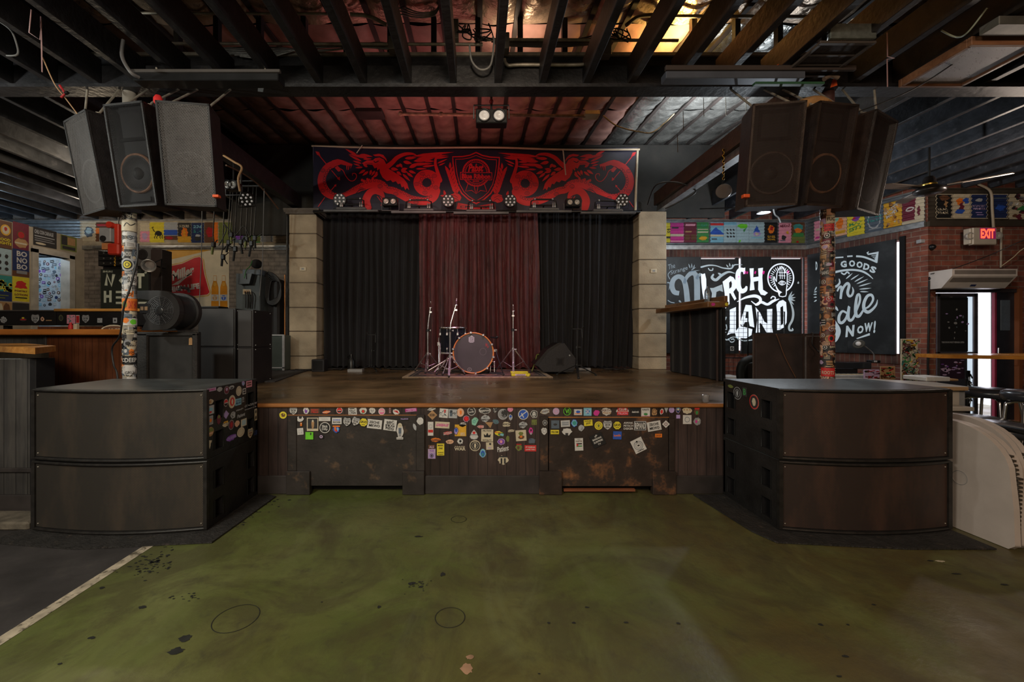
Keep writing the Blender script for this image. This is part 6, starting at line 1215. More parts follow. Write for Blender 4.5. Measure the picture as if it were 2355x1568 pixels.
for a in((-16,27,507,571,'brown',[('C',.65,.68,.28,.2,'gold'),('C',.65,.68,.2,.15,'cream'),('B',.65,.72,.1,.08,'crimson',2),('T','GOOD',.55,.33,.7,.1,'yellow'),('T','NIGHTS',.55,.2,.8,.1,'yellow')],'brown poster with yellow discs, top row at the left edge'),(29,66,513,574,'maroon',[('B',.5,.25,.5,.2,'tan',3),('C',.5,.55,.26,.16,'brown'),('C',.5,.55,.2,.12,'crimson'),('R',.1,.2,.85,.26,'cream')],'red-brown poster with an oval, beside the doorway top left'),(-14,26,570,631,'paleblue',[('B',.3,.7,.12,.09,'dark',2),('B',.7,.7,.12,.09,'dark',3),('B',.3,.45,.12,.09,'dark',4),('B',.7,.45,.12,.09,'dark',5),('B',.3,.22,.12,.07,'dark',6),('B',.7,.22,.12,.07,'dark',7)],'pale blue poster with rows of dark heads at the left edge'),(28,67,574,636,'navy',[('R',0,0,1,.2,'brown'),('T','BO',.55,.84,.62,.2,'white'),('T','NO',.55,.6,.62,.2,'white'),('T','BO',.55,.36,.62,.2,'white'),('R',.22,.1,.85,.22,'grey')],'dark blue poster with stacked white letters BONOBO'),(-14,27,633,692,'navy',[('R',0,.38,1,1,'teal'),('S',5,30,.1,.05,.42,.95,.75,['yellow','yellow','olive']),('R',.1,.2,.8,.24,'olive'),('R',.1,.1,.6,.14,'olive')],'blue and teal poster with yellow flowers at the left edge'),(28,67,637,695,'yellow',[('B',.5,.7,.36,.17,'red',2),('P',[(.12,.56),(.88,.56),(.8,.66),(.2,.66)],'red'),('T','POETRY',.5,.44,.75,.07,'maroon'),('T','LOTION',.5,.3,.75,.08,'maroon'),('R',.15,.16,.85,.2,'dark'),('R',0,0,1,.03,'cream')],'yellow poster reading POETRY LOTION under a red shape'),(-14,27,694,735,'tan',[('B',.3,.6,.2,.4,'cream',3),('B',.7,.6,.2,.4,'brown',4)],'tan poster in the bottom row at the left edge'),(28,67,697,735,'dark',[],'plain dark poster below the yellow poster'),(76,130,527,568,'dark',[('T','CHILI CON CARNAGE',.45,.76,.8,.22,'silver'),('R',.05,.5,.9,.55,'silver'),('R',.05,.38,.8,.42,'grey'),('R',.05,.26,.9,.31,'grey'),('C',.3,.13,.22,.06,'cream')],'wide black poster with pale lettering over the left doorway'),(139,176,543,577,'olive',[('R',.05,.35,.4,.95,'dark'),('R',.42,.4,.9,.9,'tan'),('R',.1,.08,.9,.28,'dark')],'wide olive and tan poster over the right of the left doorway')):
 poster(0,*a[:6],a[6],mpart,PS,wavy=False)
t=thing('door_1',(-8.0,7.84,0),'pale door covered in small stickers inside the left doorway','door');t['kind']='structure'
for k in('label','category'):del t[k]
YD=7.84;dxa,dxb=wx(70,YD),wx(161,YD);dzt=wz(592,YD)
b=MB();b.bbox(dxa,dxb,YD,YD+.05,.01,dzt,PM('pale_door_paint',(.50,.54,.58),rough=.5),.006);b.build('door_leaf',t)
b=MB();b.bbox(dxa-.6,dxb+.06,YD+.02,YD+.06,dzt+.02,dzt+.3,PM('dark_grille_over_door',(.05,.05,.055),rough=.6),.004);b.build('transom',t)
q=random.Random(5);cols=['dark','navy','slate','grey','sky','grey','maroon','brown','dark','purple','silver','slate','paleblue','black','silver','slate','crimson']
n=0
for r_ in range(15):
 zz=dzt-.06-r_*.068;xx=dxa+.05
 while xx<dxb-.04 and n<99:
  w_=q.uniform(.04,.085);A=Art(front(YD),base=.003,lift=.001);cx_,cz_=xx+w_/2,zz+q.uniform(-.02,.02);c_=q.choice(cols)
  if q.random()<.3:A.ell(cx_,cz_,w_*.42,w_*.42,P(c_),14);A.up();A.ell(cx_,cz_,w_*.2,w_*.2,P(q.choice(['white','silver','cream'])),10)
  elif q.random()<.6:A.rect(cx_-w_/2,cz_-.025,cx_+w_/2,cz_+.025,P(c_),q.uniform(-.2,.2));A.up();A.rect(cx_-w_*.35,cz_-.006,cx_+w_*.35,cz_+.006,P('white'))
  else:A.blob(cx_,cz_,w_/2,.035,P(c_),n+1)
  A.mb.build('sticker',t,c_+' door sticker');n+=1;xx+=w_*q.uniform(1.1,1.7)
b=MB();b.lathe([(.03,0),(.03,.03),(.015,.05)],P('cream'),(wx(165,YD),YD,wz(619,YD)),(0,-1,0),12);b.build('door_knob',t)
YK2=6.9
t=thing('amplifier_rack',(wx(285,YK2),YK2+.3,0),'black amplifier rack standing on a board reading NOT HERE, behind the left column','rack')
b=MB();b.bbox(wx(236,YK2),wx(345,YK2),YK2,YK2+.5,0,wz(613,YK2),blacking,.008);b.build('cabinet',t)
b=MB();b.bbox(wx(229,YK2),wx(315,YK2),YK2-.03,YK2+.45,wz(612,YK2),wz(576,YK2),blacking,.006);b.build('rack_case',t)
for y0,y1 in((578,589),(591,600),(602,611)):
 b=MB();b.bbox(wx(233,YK2),wx(312,YK2),YK2-.05,YK2-.03,wz(y1,YK2),wz(y0,YK2),PM('amp_face',(.02,.02,.022),rough=.3,metal=.4),.003)
 for px in(246,262,284):b.lathe([(.012,0),(.012,.012)],steel,(wx(px,YK2),YK2-.05,wz((y0+y1)/2,YK2)),(0,-1,0),10)
 b.build('amplifier',t)
A=Art(front(YK2-.002),lambda u,v:(wx(cG(u,v)[0],YK2),wz(cG(u,v)[1],YK2)),flip=-1);lt=PM('board_lettering',(.62,.66,.56),rough=.6)
A.rect(250,620,780,1062,PM('dark_green_board',(.016,.022,.018),rough=.6));A.up()
A.stroke([(310,800),(320,680),(370,800),(395,675)],34,lt,0,False);A.poly([(450,745),(500,690),(560,745),(500,800)],lt);A.rect(640,665,735,700,lt);A.rect(668,700,700,830,lt)
A.rect(285,860,312,990,lt);A.rect(345,855,372,985,lt);A.rect(312,905,345,935,lt)
for x0 in(418,665):
 for y in(860,920,980):A.rect(x0,y,x0+(100 if x0>500 else 75),y+24,lt)
A.text('SHURE',330,646,110,20,lt);A.poly([(748,640),(765,655),(748,672),(730,655)],lt);A.mb.build('lettered_board',t,'dark board with pale block letters')
t=thing('radio_speaker',(wx(360,6.8),6.9,wz(613,6.8)),'dark grey loudspeaker lying beside the left column above the lettered board','speaker')
b=MB();b.bbox(wx(316,6.75),wx(349,6.75),6.75,7.15,wz(612,6.75),wz(570,6.75),grey_metal,.008);b.build('cabinet',t)
b=MB();b.lathe([(.085,0),(.085,.012),(.07,.014),(.03,.004),(1e-5,.012)],blacking,(wx(328,6.75),6.75,wz(585,6.75)),(0,-1,0),20);b.build('cone',t)
b=MB();b.bbox(wx(346,6.72),wx(372,6.72),6.72,6.95,0,wz(572,6.7),PM('maroon_black_cabinet',(.022,.014,.013),rough=.5),.008);b.build('equipment_cabinet',label='tall dark cabinet between the lettered board and the mural',cat='cabinet')
b=MB();c=W(346,608,6.5);b.lathe([(.02,0),(.07,.04),(.095,.11),(.10,.12),(.085,.11),(.06,.04)],steel,c,(.5,-1,-.4),20);b.tube([c,c+Vector((.1,.1,.1)),(c.x+.05,c.y+.15,c.z-.1)],.012,black_metal);b.tube([c,c+Vector((.03,.27,-.02))],.012,black_metal);b.build('clip_lamp',label='shiny metal clip lamp in front of the dark loudspeaker',cat='lamp')
t=thing('chain_hoist',(wx(266,6.6),6.6,wz(600,6.6)),'red chain hoist with a grey box, hanging over the amplifier rack','hoist');redm=PM('red_paint_metal',(.45,.03,.015),rough=.4,var=.2)
b=MB();b.bbox(wx(258,6.6),wx(284,6.6),6.5,6.68,wz(588,6.6),wz(562,6.6),redm,.02);b.bbox(wx(268,6.6),wx(278,6.6),6.55,6.62,wz(562,6.6),wz(516,6.6),redm,.01);b.lathe([(.05,0),(.05,.06)],redm,(wx(263,6.6),6.56,wz(520,6.6)),(0,-1,0),12);b.build('body',t)
b=MB();b.bbox(wx(238,6.6),wx(264,6.6),6.52,6.66,wz(558,6.6),wz(526,6.6),PM('grey_plastic',(.26,.27,.30),rough=.4),.006);b.lathe([(.045,0),(.045,.015)],blacking,(wx(248,6.6),6.52,wz(551,6.6)),(0,-1,0),16);b.build('control_box',t)
b=MB();b.bbox(wx(240,6.6),wx(261,6.6),6.55,6.7,wz(575,6.6),wz(560,6.6),P('copper'),.004);b.build('carton',t)
for i in range(6):b=MB();c=W(264,590+i*4.0,6.6);b.lathe([(.010,-.004),(.014,0),(.010,.004),(.007,0),(.010,-.004)],P('gold'),c,(1 if i%2 else 0,0 if i%2 else 1,0),10);b.build('chain_link',t)
b=MB();b.tube([(wx(273,6.6),6.6,wz(516,6.6)),(wx(273,6.6),6.6,3.5)],.008,cable_mat);b.build('hanging_chain',t)
YG=6.6
t=thing('grey_road_case',(wx(572,YG),YG+.25,0),'tall grey case with a black bin and a power plate, left of the left pillar','case');gcase=PM('grey_case',(.055,.066,.068),rough=.5,var=.25,scale=5)
b=MB();b.bbox(wx(542,YG),wx(598,YG),YG,YG+.5,ZS,wz(632,YG),gcase,.01);b.build('case_body',t)
b=MB();f=lambda x,z,d:Vector((wx(x,YG),d,wz(z,YG)));b.prism([(551,631),(587,631),(581,654),(555,655)],f,YG-.10,YG,PM('black_bin',(.016,.018,.02),rough=.35));b.build('bin',t)
b=MB();b.bbox(wx(559,YG),wx(578,YG),YG-.012,YG,wz(677,YG),wz(665,YG),P('cream'),.004);b.bbox(wx(562,YG),wx(575,YG),YG-.02,YG-.01,wz(674,YG),wz(668,YG),P('tan'),.003);b.build('power_plate',t)
for px in(564,569,573,579):b=MB();b.tube(smooth_pts([W(px,671,YG-.02),W(px+1,680,YG-.06),W(px+1,708,YG-.04)],4),.010,cable_mat,6);b.build('plug_cable',t)
b=MB();b.bbox(wx(553,YG),wx(595,YG),YG+.05,YG+.45,wz(631,YG),wz(618,YG),P('slate'),.01);b.build('stacked_box',label='slate box on top of the grey road case',cat='box')
b=MB();b.ball(W(590,607,6.75),.085,PM('black_felt',(.012,.012,.013),rough=.9),14,.9);b.build('felt_hat',label='round black cap lying on the slate box by the hanging clamps',cat='hat')
cable([W(580,600,6.6),W(575,612,6.55),W(566,622,6.5),W(562,640,6.46)],.007,P('green'),'green cord trailing down the front of the grey road case','cord','cord')
b=MB();q=random.Random(8)
for i in range(7):b.tube(smooth_pts([W(612+2*i,628+3*i,6.8),W(640+i,640+2*i,6.8),W(646-i,680,6.78),W(632,700-2*i,6.75),W(612+i,690,6.75)],4,True),.012,cable_mat,6,close=True)
b.build('cable_coil',label='big coil of black cable hanging left of the left pillar',cat='cable')
b=MB();b.bbox(wx(606,6.85),wx(641,6.85),6.85,7.1,ZS,wz(640,6.85),PM('dark_cabinet_back',(.016,.015,.017),rough=.6),.03);b.build('equipment_cabinet',label='dark cabinet behind the cable coil',cat='cabinet')
t=thing('amplifier_case',(wx(640,6.5),6.6,ZS),'low grey-green amp case with pale metal edges next to the left pillar','case')
b=MB();b.bbox(wx(622,6.5),wx(653,6.5),6.5,6.85,ZS+.01,wz(771,6.5),PM('green_grey_case',(.07,.09,.08),rough=.6),.006);b.build('case_body',t)
b=MB()
for a in((620,655,769,772),(620,655,844,847)):b.bbox(wx(a[0],6.5),wx(a[1],6.5),6.48,6.5,max(ZS+.002,wz(a[3],6.5)),wz(a[2],6.5),P('silver'),.002)
b.bbox(wx(650,6.5),wx(655,6.5),6.48,6.5,ZS+.01,wz(771,6.5),P('silver'),.002);b.build('metal_edging',t)
for px,r_,c_,lab in((655,.010,PM('copper_pipe',(.5,.2,.06),rough=.4,metal=.6),'thin copper pipe running down beside the left pillar'),(661,.02,black_metal,'black conduit running down beside the left pillar')):
 b=MB();b.tube([(wx(px,6.95),6.95,ZS if px==661 else ZS+.1),(wx(px,6.95),6.95,3.3 if px==661 else 2.3)],r_,c_,8);b.build('wall_pipe',label=lab,cat='pipe')
YA=6.1
b=MB();b.tube([(-4.45,YA,3.475),(-2.96,YA,3.475)],.02,black_metal,8);b.tube([(-4.45,5.9,3.475),(-2.96,5.9,3.475)],.014,black_metal,8);b.tube([(-4.0,5.88,3.475),(-4.0,6.12,3.475)],.014,black_metal,8);b.tube([(-3.0,5.88,3.475),(-3.0,6.12,3.475)],.014,black_metal,8);b.build('hanging_rack_pipe',label='black pipe rack under the ceiling from which the boom arms hang',cat='pipe')
def hclamp(px,y0,y1,lab,k):
 t=thing('hanging_clamp',(wx(px,YA),YA,wz(y1,YA)),lab,'clamp','boom arms hanging left of the left pillar');q=random.Random(k)
 b=MB();b.tube([(wx(px+6,YA),YA,3.50),W(px,y0,YA),W(px+q.uniform(-5,5),y1-20,YA)],.009,black_metal,6);b.build('arm',t)
 b=MB();c=W(px+1,(y0+y1)/2,YA);b.bbox(c.x-.03,c.x+.03,c.y-.02,c.y+.02,c.z-.04,c.z+.04,black_metal,.01);b.tube([c,c+Vector((q.uniform(-.14,.14),-.03,.06))],.007,black_metal,6);b.tube([c,c+Vector((q.uniform(-.1,.1),.02,-.10))],.007,black_metal,6);b.build('swivel',t)
 b=MB();e=W(px+q.uniform(-5,5),y1,YA);b.tube([W(px,y1-26,YA),e],.016,rubber if k%3 else P('olive'),8);b.build('grip',t)
for i,(px,y0,y1)in enumerate(((490,540,585),(512,570,612),(525,535,580),(531,520,560),(540,545,600),(553,530,583),(566,530,570),(577,530,590),(585,525,570))):hclamp(px,y0,y1,'black boom arm hanging from the ceiling left of the left pillar',i)
cable([W(503,565,YA),W(520,530,YA),W(515,515,YA),W(540,540,YA),W(560,520,YA),W(575,545,YA)],.008,cable_mat,'black cable woven among the hanging boom arms')
b=MB();b.tube([(wx(466,5.9),5.9,3.5),W(463,600,5.9),W(458,705,5.9)],.006,PM('grey_cord',(.16,.16,.16),rough=.6),6);b.build('hanging_cord',label='thin grey cord hanging in front of the mural',cat='cord')  # plain grey cord hung from the pipe rack
b=MB();b.tube([(wx(608,5.9),5.9,3.5),W(604,600,5.9),W(597,680,5.9)],.006,PM('grey_cord',(.16,.16,.16)),6);b.build('hanging_cord',label='thin grey cord hanging in front of the grey road case',cat='cord')
b=MB();b.tube([(-7.3,YB-.08,ZBt-.0),(-2.95,YB-.08,ZBt+.0)],.016,steel,8);b.build('wall_conduit',label='steel conduit along the bottom of the left corrugated strip',cat='pipe')
# ---- speaker with blower, and the two PA stacks
cab=PM('black_tolex_cabinet',(.026,.023,.022),rough=.6,var=.25,scale=10,bump=.2,bscale=70);cloth_b=PM('worn_grille_cloth',(.022,.020,.019),rough=.9,var=.3,scale=8)
YQ=4.12
t=thing('bass_cabinet',(wx(382,YQ),YQ+.2,ZS),'black covered bass cabinet under the blower, right of the left column','speaker')
x0,x1,zt=wx(313,YQ),wx(453,YQ),wz(763,YQ)
b=MB();b.prism([(x0,YQ+.02),(x1,YQ+.02),(x1-.24,YQ+.42),(x0,YQ+.42)],lambda x,y,z:Vector((x,y,z)),ZS,zt,cab);b.bbox(x0,x0+.12,YQ-.01,YQ+.03,ZS,zt-.01,cab,.012);b.bbox(x1-.05,x1,YQ-.01,YQ+.03,ZS,zt-.01,cab,.012);b.bbox(x0,x1,YQ-.01,YQ+.03,zt-.045,zt,cab,.012);b.build('cabinet',t)
b=MB();b.box(x0+.12,x1-.05,YQ+.008,YQ+.02,ZS,zt-.045,cloth_b);b.build('grille_cloth',t)
b=MB();A=Art(front(YQ));A.mb=b;c=W(439,785,YQ);A.poly([(c.x-.02,c.z-.035),(c.x+.02,c.z-.035),(c.x+.02,c.z+.02),(c.x+.005,c.z+.04),(c.x-.018,c.z+.03)],P('tan'));A.mb.build('paper_tag',t)
def blower():
 Y0=3.98;t=thing('air_blower',(wx(385,Y0),Y0+.25,zt),'black snail-shaped air blower lying on the bass cabinet','blower');bl=PM('black_moulded_plastic',(.030,.028,.028),rough=.35,var=.15);bl2=PM('dark_plastic_drum',(.03,.032,.035),rough=.3)
 cx_,cz_=wx(370,Y0),wz(722,Y0);r=.19;ax=Vector((-.04,-1,0)).normalized();o=Vector((cx_,Y0+.05,zt+r+.012))
 u=Vector((ax.y,-ax.x,0)).normalized()*-1;u=u if u.x>0 else-u;up=Vector((0,0,1))
 prof=[(math.cos(a)*r,math.sin(a)*r)for a in[2*math.pi*i/36 for i in range(36)]]
 out=[(x,y)for x,y in prof if not(x<-.04 and y>.10)and not(y<-.12)]
 out=[(-.24,.19),(-.02,.192)]+[(r*math.cos(a),r*math.sin(a))for a in[math.pi/2-.08-i*.17 for i in range(17)]]+[(-.12,-.19),(-.19,-.19),(-.14,-.10),(-.18,-.02),(-.17,.05),(-.11,.10),(-.24,.12)]
 f=lambda a,b_,d:o+u*a+up*b_+ax*d
 for d0,d1 in((0,.055),(-.25,-.20)):b=MB();b.prism(out,f,d0,d1,bl);b.build('side_shell',t,bevel=.012)
 b=MB();b.lathe([(r*.88,-.20),(r*.88,0)],bl2,o,ax,40);b.build('drum',t)
 c_=o+u*.0;b=MB();b.lathe([(.135,.056),(.135,.05)],blacking,c_,ax,36)
 b.build('intake',t)
 b=MB()
 for rr in(.045,.06,.075,.09,.105,.12,.132):b.lathe([(rr,.060),(rr+.0035,.062),(rr+.0035,.058),(rr,.060)],grey_metal,c_,ax,36,True,False)
 for i in range(14):
  a=2*math.pi*i/14;b.tube([c_+ax*.062+(u*math.cos(a)+up*math.sin(a))*.04,c_+ax*.062+(u*math.cos(a+.25)+up*math.sin(a+.25))*.135],.002,grey_metal,5)
 ig=b.build('intake_guard',t);b=MB();b.lathe([(.045,.056),(.045,.068),(.03,.075),(1e-5,.078)],bl2,c_,ax,20);b.build('hub',ig)
 b=MB();p=c_+u*-.115+up*.02
 pts=[p+u*a+up*b_+ax*.064 for a,b_ in((-.08,-.045),(.02,-.045),(.02,.045),(-.08,.045))];b.add(pts,[(0,1,2,3)],blacking)
 for k in(-.055,-.015):pts=[p+u*(a+k)+up*b_+ax*.067 for a,b_ in((-.015,-.018),(.015,-.018),(.015,.018),(-.015,.018))];b.add(pts,[(0,1,2,3)],P('tan'))
 b.build('socket_panel',t)
 b=MB();b.tube([f(.1,.20,-.05),f(.1,.235,-.06),f(.1,.235,-.17),f(.1,.20,-.19)],.014,bl,8);b.build('carry_handle',t)
blower()
mdark=PM('matt_black_pa',(.022,.019,.020),rough=.45,var=.2,scale=5);mgrey=PM('grey_black_pa_face',(.040,.036,.036),rough=.6,var=.15,scale=4)
def pa(x0,x1,xb,Y,z0,z1,lab,d=.42):
 t=thing('pa_cabinet',((x0+x1)/2,Y+d/2,z0),lab,'speaker')
 b=MB();f=lambda x,y,z:Vector((x,y,z));b.prism([(x0,Y),(x1,Y),(xb,Y+d),(x0+.02,Y+d)],f,z0+.002,z1-.002,mdark);cb_=b.build('cabinet',t,bevel=.008)
 b=MB();b.bbox(x0+.012,x1-.012,Y-.012,Y+.004,z0+.012,z1-.012,mgrey,.004);b.build('front_grille',t)
 for k in(.06,.94):
  for j in(.12,.88):b=MB();p=Vector((x1+(xb-x1)*j,Y+d*j,z0+(z1-z0)*k));b.lathe([(.008,0),(.006,.006)],steel,p,(1,0,0),8);b.build('corner_screw',cb_)
Y5=4.9;zs=(ZS,wz(798,Y5),wz(709,Y5))
pa(wx(455,Y5),wx(541,Y5),wx(541,Y5)+.0,Y5,zs[0],zs[1],'lower square PA cabinet behind the bass cabinet');pa(wx(455,Y5),wx(541,Y5),wx(541,Y5),Y5,zs[1],zs[2],'upper square PA cabinet with two hooks lying on top')
Y6=4.72;zs=(ZS,wz(799,Y6),wz(712,Y6))
pa(wx(546,Y6),wx(582,Y6),wx(582,Y6),Y6,zs[0],zs[1],'lower narrow PA cabinet at the left end of the stage',.44);pa(wx(546,Y6),wx(582,Y6),wx(582,Y6),Y6,zs[1],zs[2],'upper narrow PA cabinet at the left end of the stage',.44)
b=MB();c=W(480,706,5.0);b.bbox(c.x-.2,c.x+.12,5.0,5.2,c.z-.012,c.z+.012,black_metal,.006);b.tube([c+Vector((-.15,0,.01)),c+Vector((-.16,0,.06)),c+Vector((-.12,0,.05))],.01,black_metal);b.build('coupling_plate',label='flat black bracket lying on the upper square PA cabinet',cat='bracket')
cable([W(318,560,3.55),W(315,600,3.55),W(300,660,3.55),W(285,705,3.55),W(276,770,3.6),W(258,800,3.7),W(262,840,3.7),W(270,865,3.7),(wx(272,3.6),3.6,.6),(wx(272,3.6),3.6,.012)],.008,cable_mat,'black cable draped across the left column and down behind the subwoofers')
# == RIGHT SIDE: booth, merch boards, door, bar, stools
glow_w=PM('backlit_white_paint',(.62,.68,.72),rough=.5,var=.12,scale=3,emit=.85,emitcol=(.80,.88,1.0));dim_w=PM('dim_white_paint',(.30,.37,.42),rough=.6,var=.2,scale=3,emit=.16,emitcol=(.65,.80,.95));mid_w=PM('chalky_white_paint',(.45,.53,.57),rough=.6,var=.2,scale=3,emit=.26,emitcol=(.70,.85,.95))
board=PM('black_board_paint',(.018,.021,.024),rough=.5,var=.35,scale=3,col2=(.034,.038,.042),thr=.5,soft=.2,s2=3)
YM=7.92
def panel(x0,x1,y0,y1,lab):
 b=MB();b.bbox(wx(x0,YM),wx(x1,YM),YM,YM+.04,wz(y1,YM),wz(y0,YM),board,.003);return b.build('painted_board',None,lab,'board')
cH=cropper(1520,560,4.9)
pn=[panel(1528,1612.5,590.5,812,'black board painted with The Strange and a big pale M, left of the merch wall'),panel(1613,1691.5,595,812,'black board with the E and R of the merch lettering, behind the booth'),panel(1705,1774,590,812,'black board with the letters CH and part of LAND'),panel(1774.5,1844,595,812,'black board with the painted hand in a circle')]
AM=Art(front(YM),lambda u,v:(wx(cH(u,v)[0],YM),wz(cH(u,v)[1],YM)),flip=-1,lift=.0008,base=.001)
b=MB();b.bbox(wx(1691.5,YM),wx(1699.5,YM),YM,YM+.03,wz(812,YM),wz(592,YM),board,.002);b.build('board_batten',label='narrow black batten beside the glowing slot in the merch wall',cat='board')
sign=thing('merch_lettering',(wx(1690,YM),YM,1.3),'hand-painted white lettering reading MERCH LAND across the black boards','lettering')
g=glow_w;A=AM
def part(nm='letter',lab=None):A.mb.build(nm,sign,lab);A.new()
for s_,x,y,w_,h_ in(('The',120,255,80,55),('Strange',205,305,200,60)):A.text(s_,x,y,w_,h_,dim_w,.30,.2,.0)
A.stroke([(110,310),(80,350),(100,400)],8,dim_w,4);part('small_script','small pale script')
for x0,y0,x1,y1 in((330,280,310,225),(350,280,345,220),(365,285,380,235),(340,300,395,265),(310,320,440,300)):A.leaf(x0,y0,x1,y1,12,dim_w)
A.stroke([(75,440),(100,450),(90,520)],[14,12,4],dim_w,4);A.stroke([(80,640),(110,660),(150,668)],10,dim_w,4);A.leaf(200,640,230,665,20,dim_w);part('flourish')
A.stroke([(205,560),(150,545),(125,480),(140,410),(190,372),(235,385),(265,430),(285,520),(298,655)],[50,56,56,54,50,52,56,60,62],dim_w,6,False)
A.stroke([(262,450),(290,380),(340,335),(385,345),(405,420),(408,655)],[30,40,50,56,66,66],dim_w,6,False);A.stroke([(400,400),(425,360),(450,345)],[30,34,34],dim_w,5,False);part('letter','pale letter M')
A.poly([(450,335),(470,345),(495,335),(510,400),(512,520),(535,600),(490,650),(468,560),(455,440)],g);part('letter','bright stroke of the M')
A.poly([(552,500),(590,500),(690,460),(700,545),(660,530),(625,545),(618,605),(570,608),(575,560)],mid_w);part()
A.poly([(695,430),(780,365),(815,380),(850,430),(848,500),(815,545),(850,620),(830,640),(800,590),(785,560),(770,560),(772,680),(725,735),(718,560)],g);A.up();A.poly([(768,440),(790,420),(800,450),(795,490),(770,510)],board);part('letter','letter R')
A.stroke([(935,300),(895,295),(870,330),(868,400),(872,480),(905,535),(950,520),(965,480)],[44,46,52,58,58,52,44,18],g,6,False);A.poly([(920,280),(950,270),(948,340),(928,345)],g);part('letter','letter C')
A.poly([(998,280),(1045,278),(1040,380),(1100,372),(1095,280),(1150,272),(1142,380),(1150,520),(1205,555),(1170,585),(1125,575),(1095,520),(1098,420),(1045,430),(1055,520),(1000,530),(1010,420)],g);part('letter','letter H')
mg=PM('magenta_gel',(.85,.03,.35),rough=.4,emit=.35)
for x,y,w_,h_ in((945,325,22,34),(972,328,16,26),(1062,326,16,30),(1155,326,22,34),(875,378,12,24),(1225,378,18,26),(1432,320,22,30)):A.rect(x-w_/2,y-h_/2,x+w_/2,y+h_/2,mg,-.3)
A.k=4;part('tape_patch','small magenta patches')
A.stroke([(455,265),(540,245),(620,250),(700,275),(790,280),(830,240),(915,238)],[20,16,12,14,18,14,6],mid_w,5);A.stroke([(585,280),(580,300),(550,300),(535,280)],12,mid_w,5);A.stroke([(590,350),(575,385),(620,410),(680,360),(760,320),(830,335)],[20,30,32,30,22,8],mid_w,5);A.leaf(640,330,700,365,22,mid_w)
for x0,y0,x1,y1 in((760,270,735,235),(780,262,770,215),(800,265,810,230)):A.leaf(x0,y0,x1,y1,14,mid_w)
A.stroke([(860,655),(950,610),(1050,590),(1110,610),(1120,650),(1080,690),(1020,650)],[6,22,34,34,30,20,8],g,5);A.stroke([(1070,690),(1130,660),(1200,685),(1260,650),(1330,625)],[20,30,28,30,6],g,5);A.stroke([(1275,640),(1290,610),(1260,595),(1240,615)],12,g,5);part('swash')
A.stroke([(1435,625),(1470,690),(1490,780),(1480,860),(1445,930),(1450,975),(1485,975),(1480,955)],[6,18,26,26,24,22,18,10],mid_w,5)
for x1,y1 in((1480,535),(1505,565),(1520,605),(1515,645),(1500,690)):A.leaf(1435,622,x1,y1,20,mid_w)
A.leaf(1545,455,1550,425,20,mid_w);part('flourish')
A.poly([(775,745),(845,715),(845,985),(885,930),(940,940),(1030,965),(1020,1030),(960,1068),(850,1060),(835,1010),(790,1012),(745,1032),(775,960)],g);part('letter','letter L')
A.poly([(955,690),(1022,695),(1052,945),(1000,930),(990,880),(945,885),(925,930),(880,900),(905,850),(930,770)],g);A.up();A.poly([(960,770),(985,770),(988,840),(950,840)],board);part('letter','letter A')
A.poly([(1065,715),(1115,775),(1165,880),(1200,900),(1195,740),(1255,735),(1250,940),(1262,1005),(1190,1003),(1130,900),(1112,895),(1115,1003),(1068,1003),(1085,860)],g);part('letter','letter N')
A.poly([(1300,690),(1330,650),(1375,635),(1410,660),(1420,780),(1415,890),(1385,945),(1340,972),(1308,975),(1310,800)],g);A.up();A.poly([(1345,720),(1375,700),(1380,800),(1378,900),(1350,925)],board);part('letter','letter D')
A.stroke([(690,1045),(740,1085),(800,1055),(850,1055),(880,1080),(940,1095),(1025,1085)],14,mid_w,5);A.stroke([(760,1075),(790,1110),(825,1100),(820,1075),(795,1080)],12,mid_w,5);A.stroke([(700,1045),(690,1010),(730,1000)],12,mid_w,5);A.stroke([(735,830),(715,880),(695,920)],14,mid_w,4);A.stroke([(700,960),(740,965),(735,915)],12,mid_w,4);part('swash')
A.ring(1350,388,152,166,15,g,44)
for i in range(30):
 a=2*math.pi*i/30
 if.9<a<2.2:continue
 A.leaf(1350+84*math.cos(a),388+92*math.sin(a),1350+128*math.cos(a),388+140*math.sin(a),9,g)
A.up();A.poly([(1320,500),(1330,595),(1400,598),(1412,520),(1420,500),(1420,400),(1300,400),(1280,460)],board);A.up()
A.stroke([(1275,375),(1300,430),(1305,340),(1330,285),(1345,290),(1345,265),(1365,260),(1378,285),(1395,290),(1400,330),(1420,330),(1422,430),(1412,530),(1405,592),(1335,592),(1322,530),(1290,470),(1268,400),(1275,375)],10,g,2)
for x in(1340,1362,1388):A.stroke([(x,300),(x+4,395)],7,g,0)
for y in(325,360):A.stroke([(1325,y),(1400,y+4)],5,g,0)
A.stroke([(1325,445),(1360,420),(1405,445),(1362,468),(1325,445)],8,g,3);A.ring(1363,444,18,18,6,g,14);A.ell(1363,444,7,7,g,8);A.poly([(1290,490),(1335,530),(1365,550),(1345,560),(1330,592),(1322,555)],g);part('painted_hand','white hand with an eye inside a ring')
A.rect(780,1158,824,1206,P('white'));A.up();A.ell(802,1182,15,17,P('black'));A.up();A.stroke([(794,1190),(810,1174)],4,P('white'),0);part('small_sticker','small white sticker')
def apanel(px0,px1,lab):
 u0,u1=px_ang(px0,700)[0],px_ang(px1,700)[0];b=MB();abox(b,u0,u1,zbot-.01,ztop+.02,.01,.05,board);return b.build('painted_board',None,lab,'board')
apanel(1861,1953,'black board of the angled wall, half hidden by the right column');apanel(1953.6,2063.5,'black board of the angled wall painted with GOODS and Sale Now')
b=MB();u0,u1=px_ang(2071,700)[0],px_ang(2084,700)[0];abox(b,u0,u1,zbot-.01,ztop+.05,.005,.03,blacking);b.build('window_post',label='black post at the right end of the angled black boards',cat='post')
cI=cropper(1860,540,4.613)
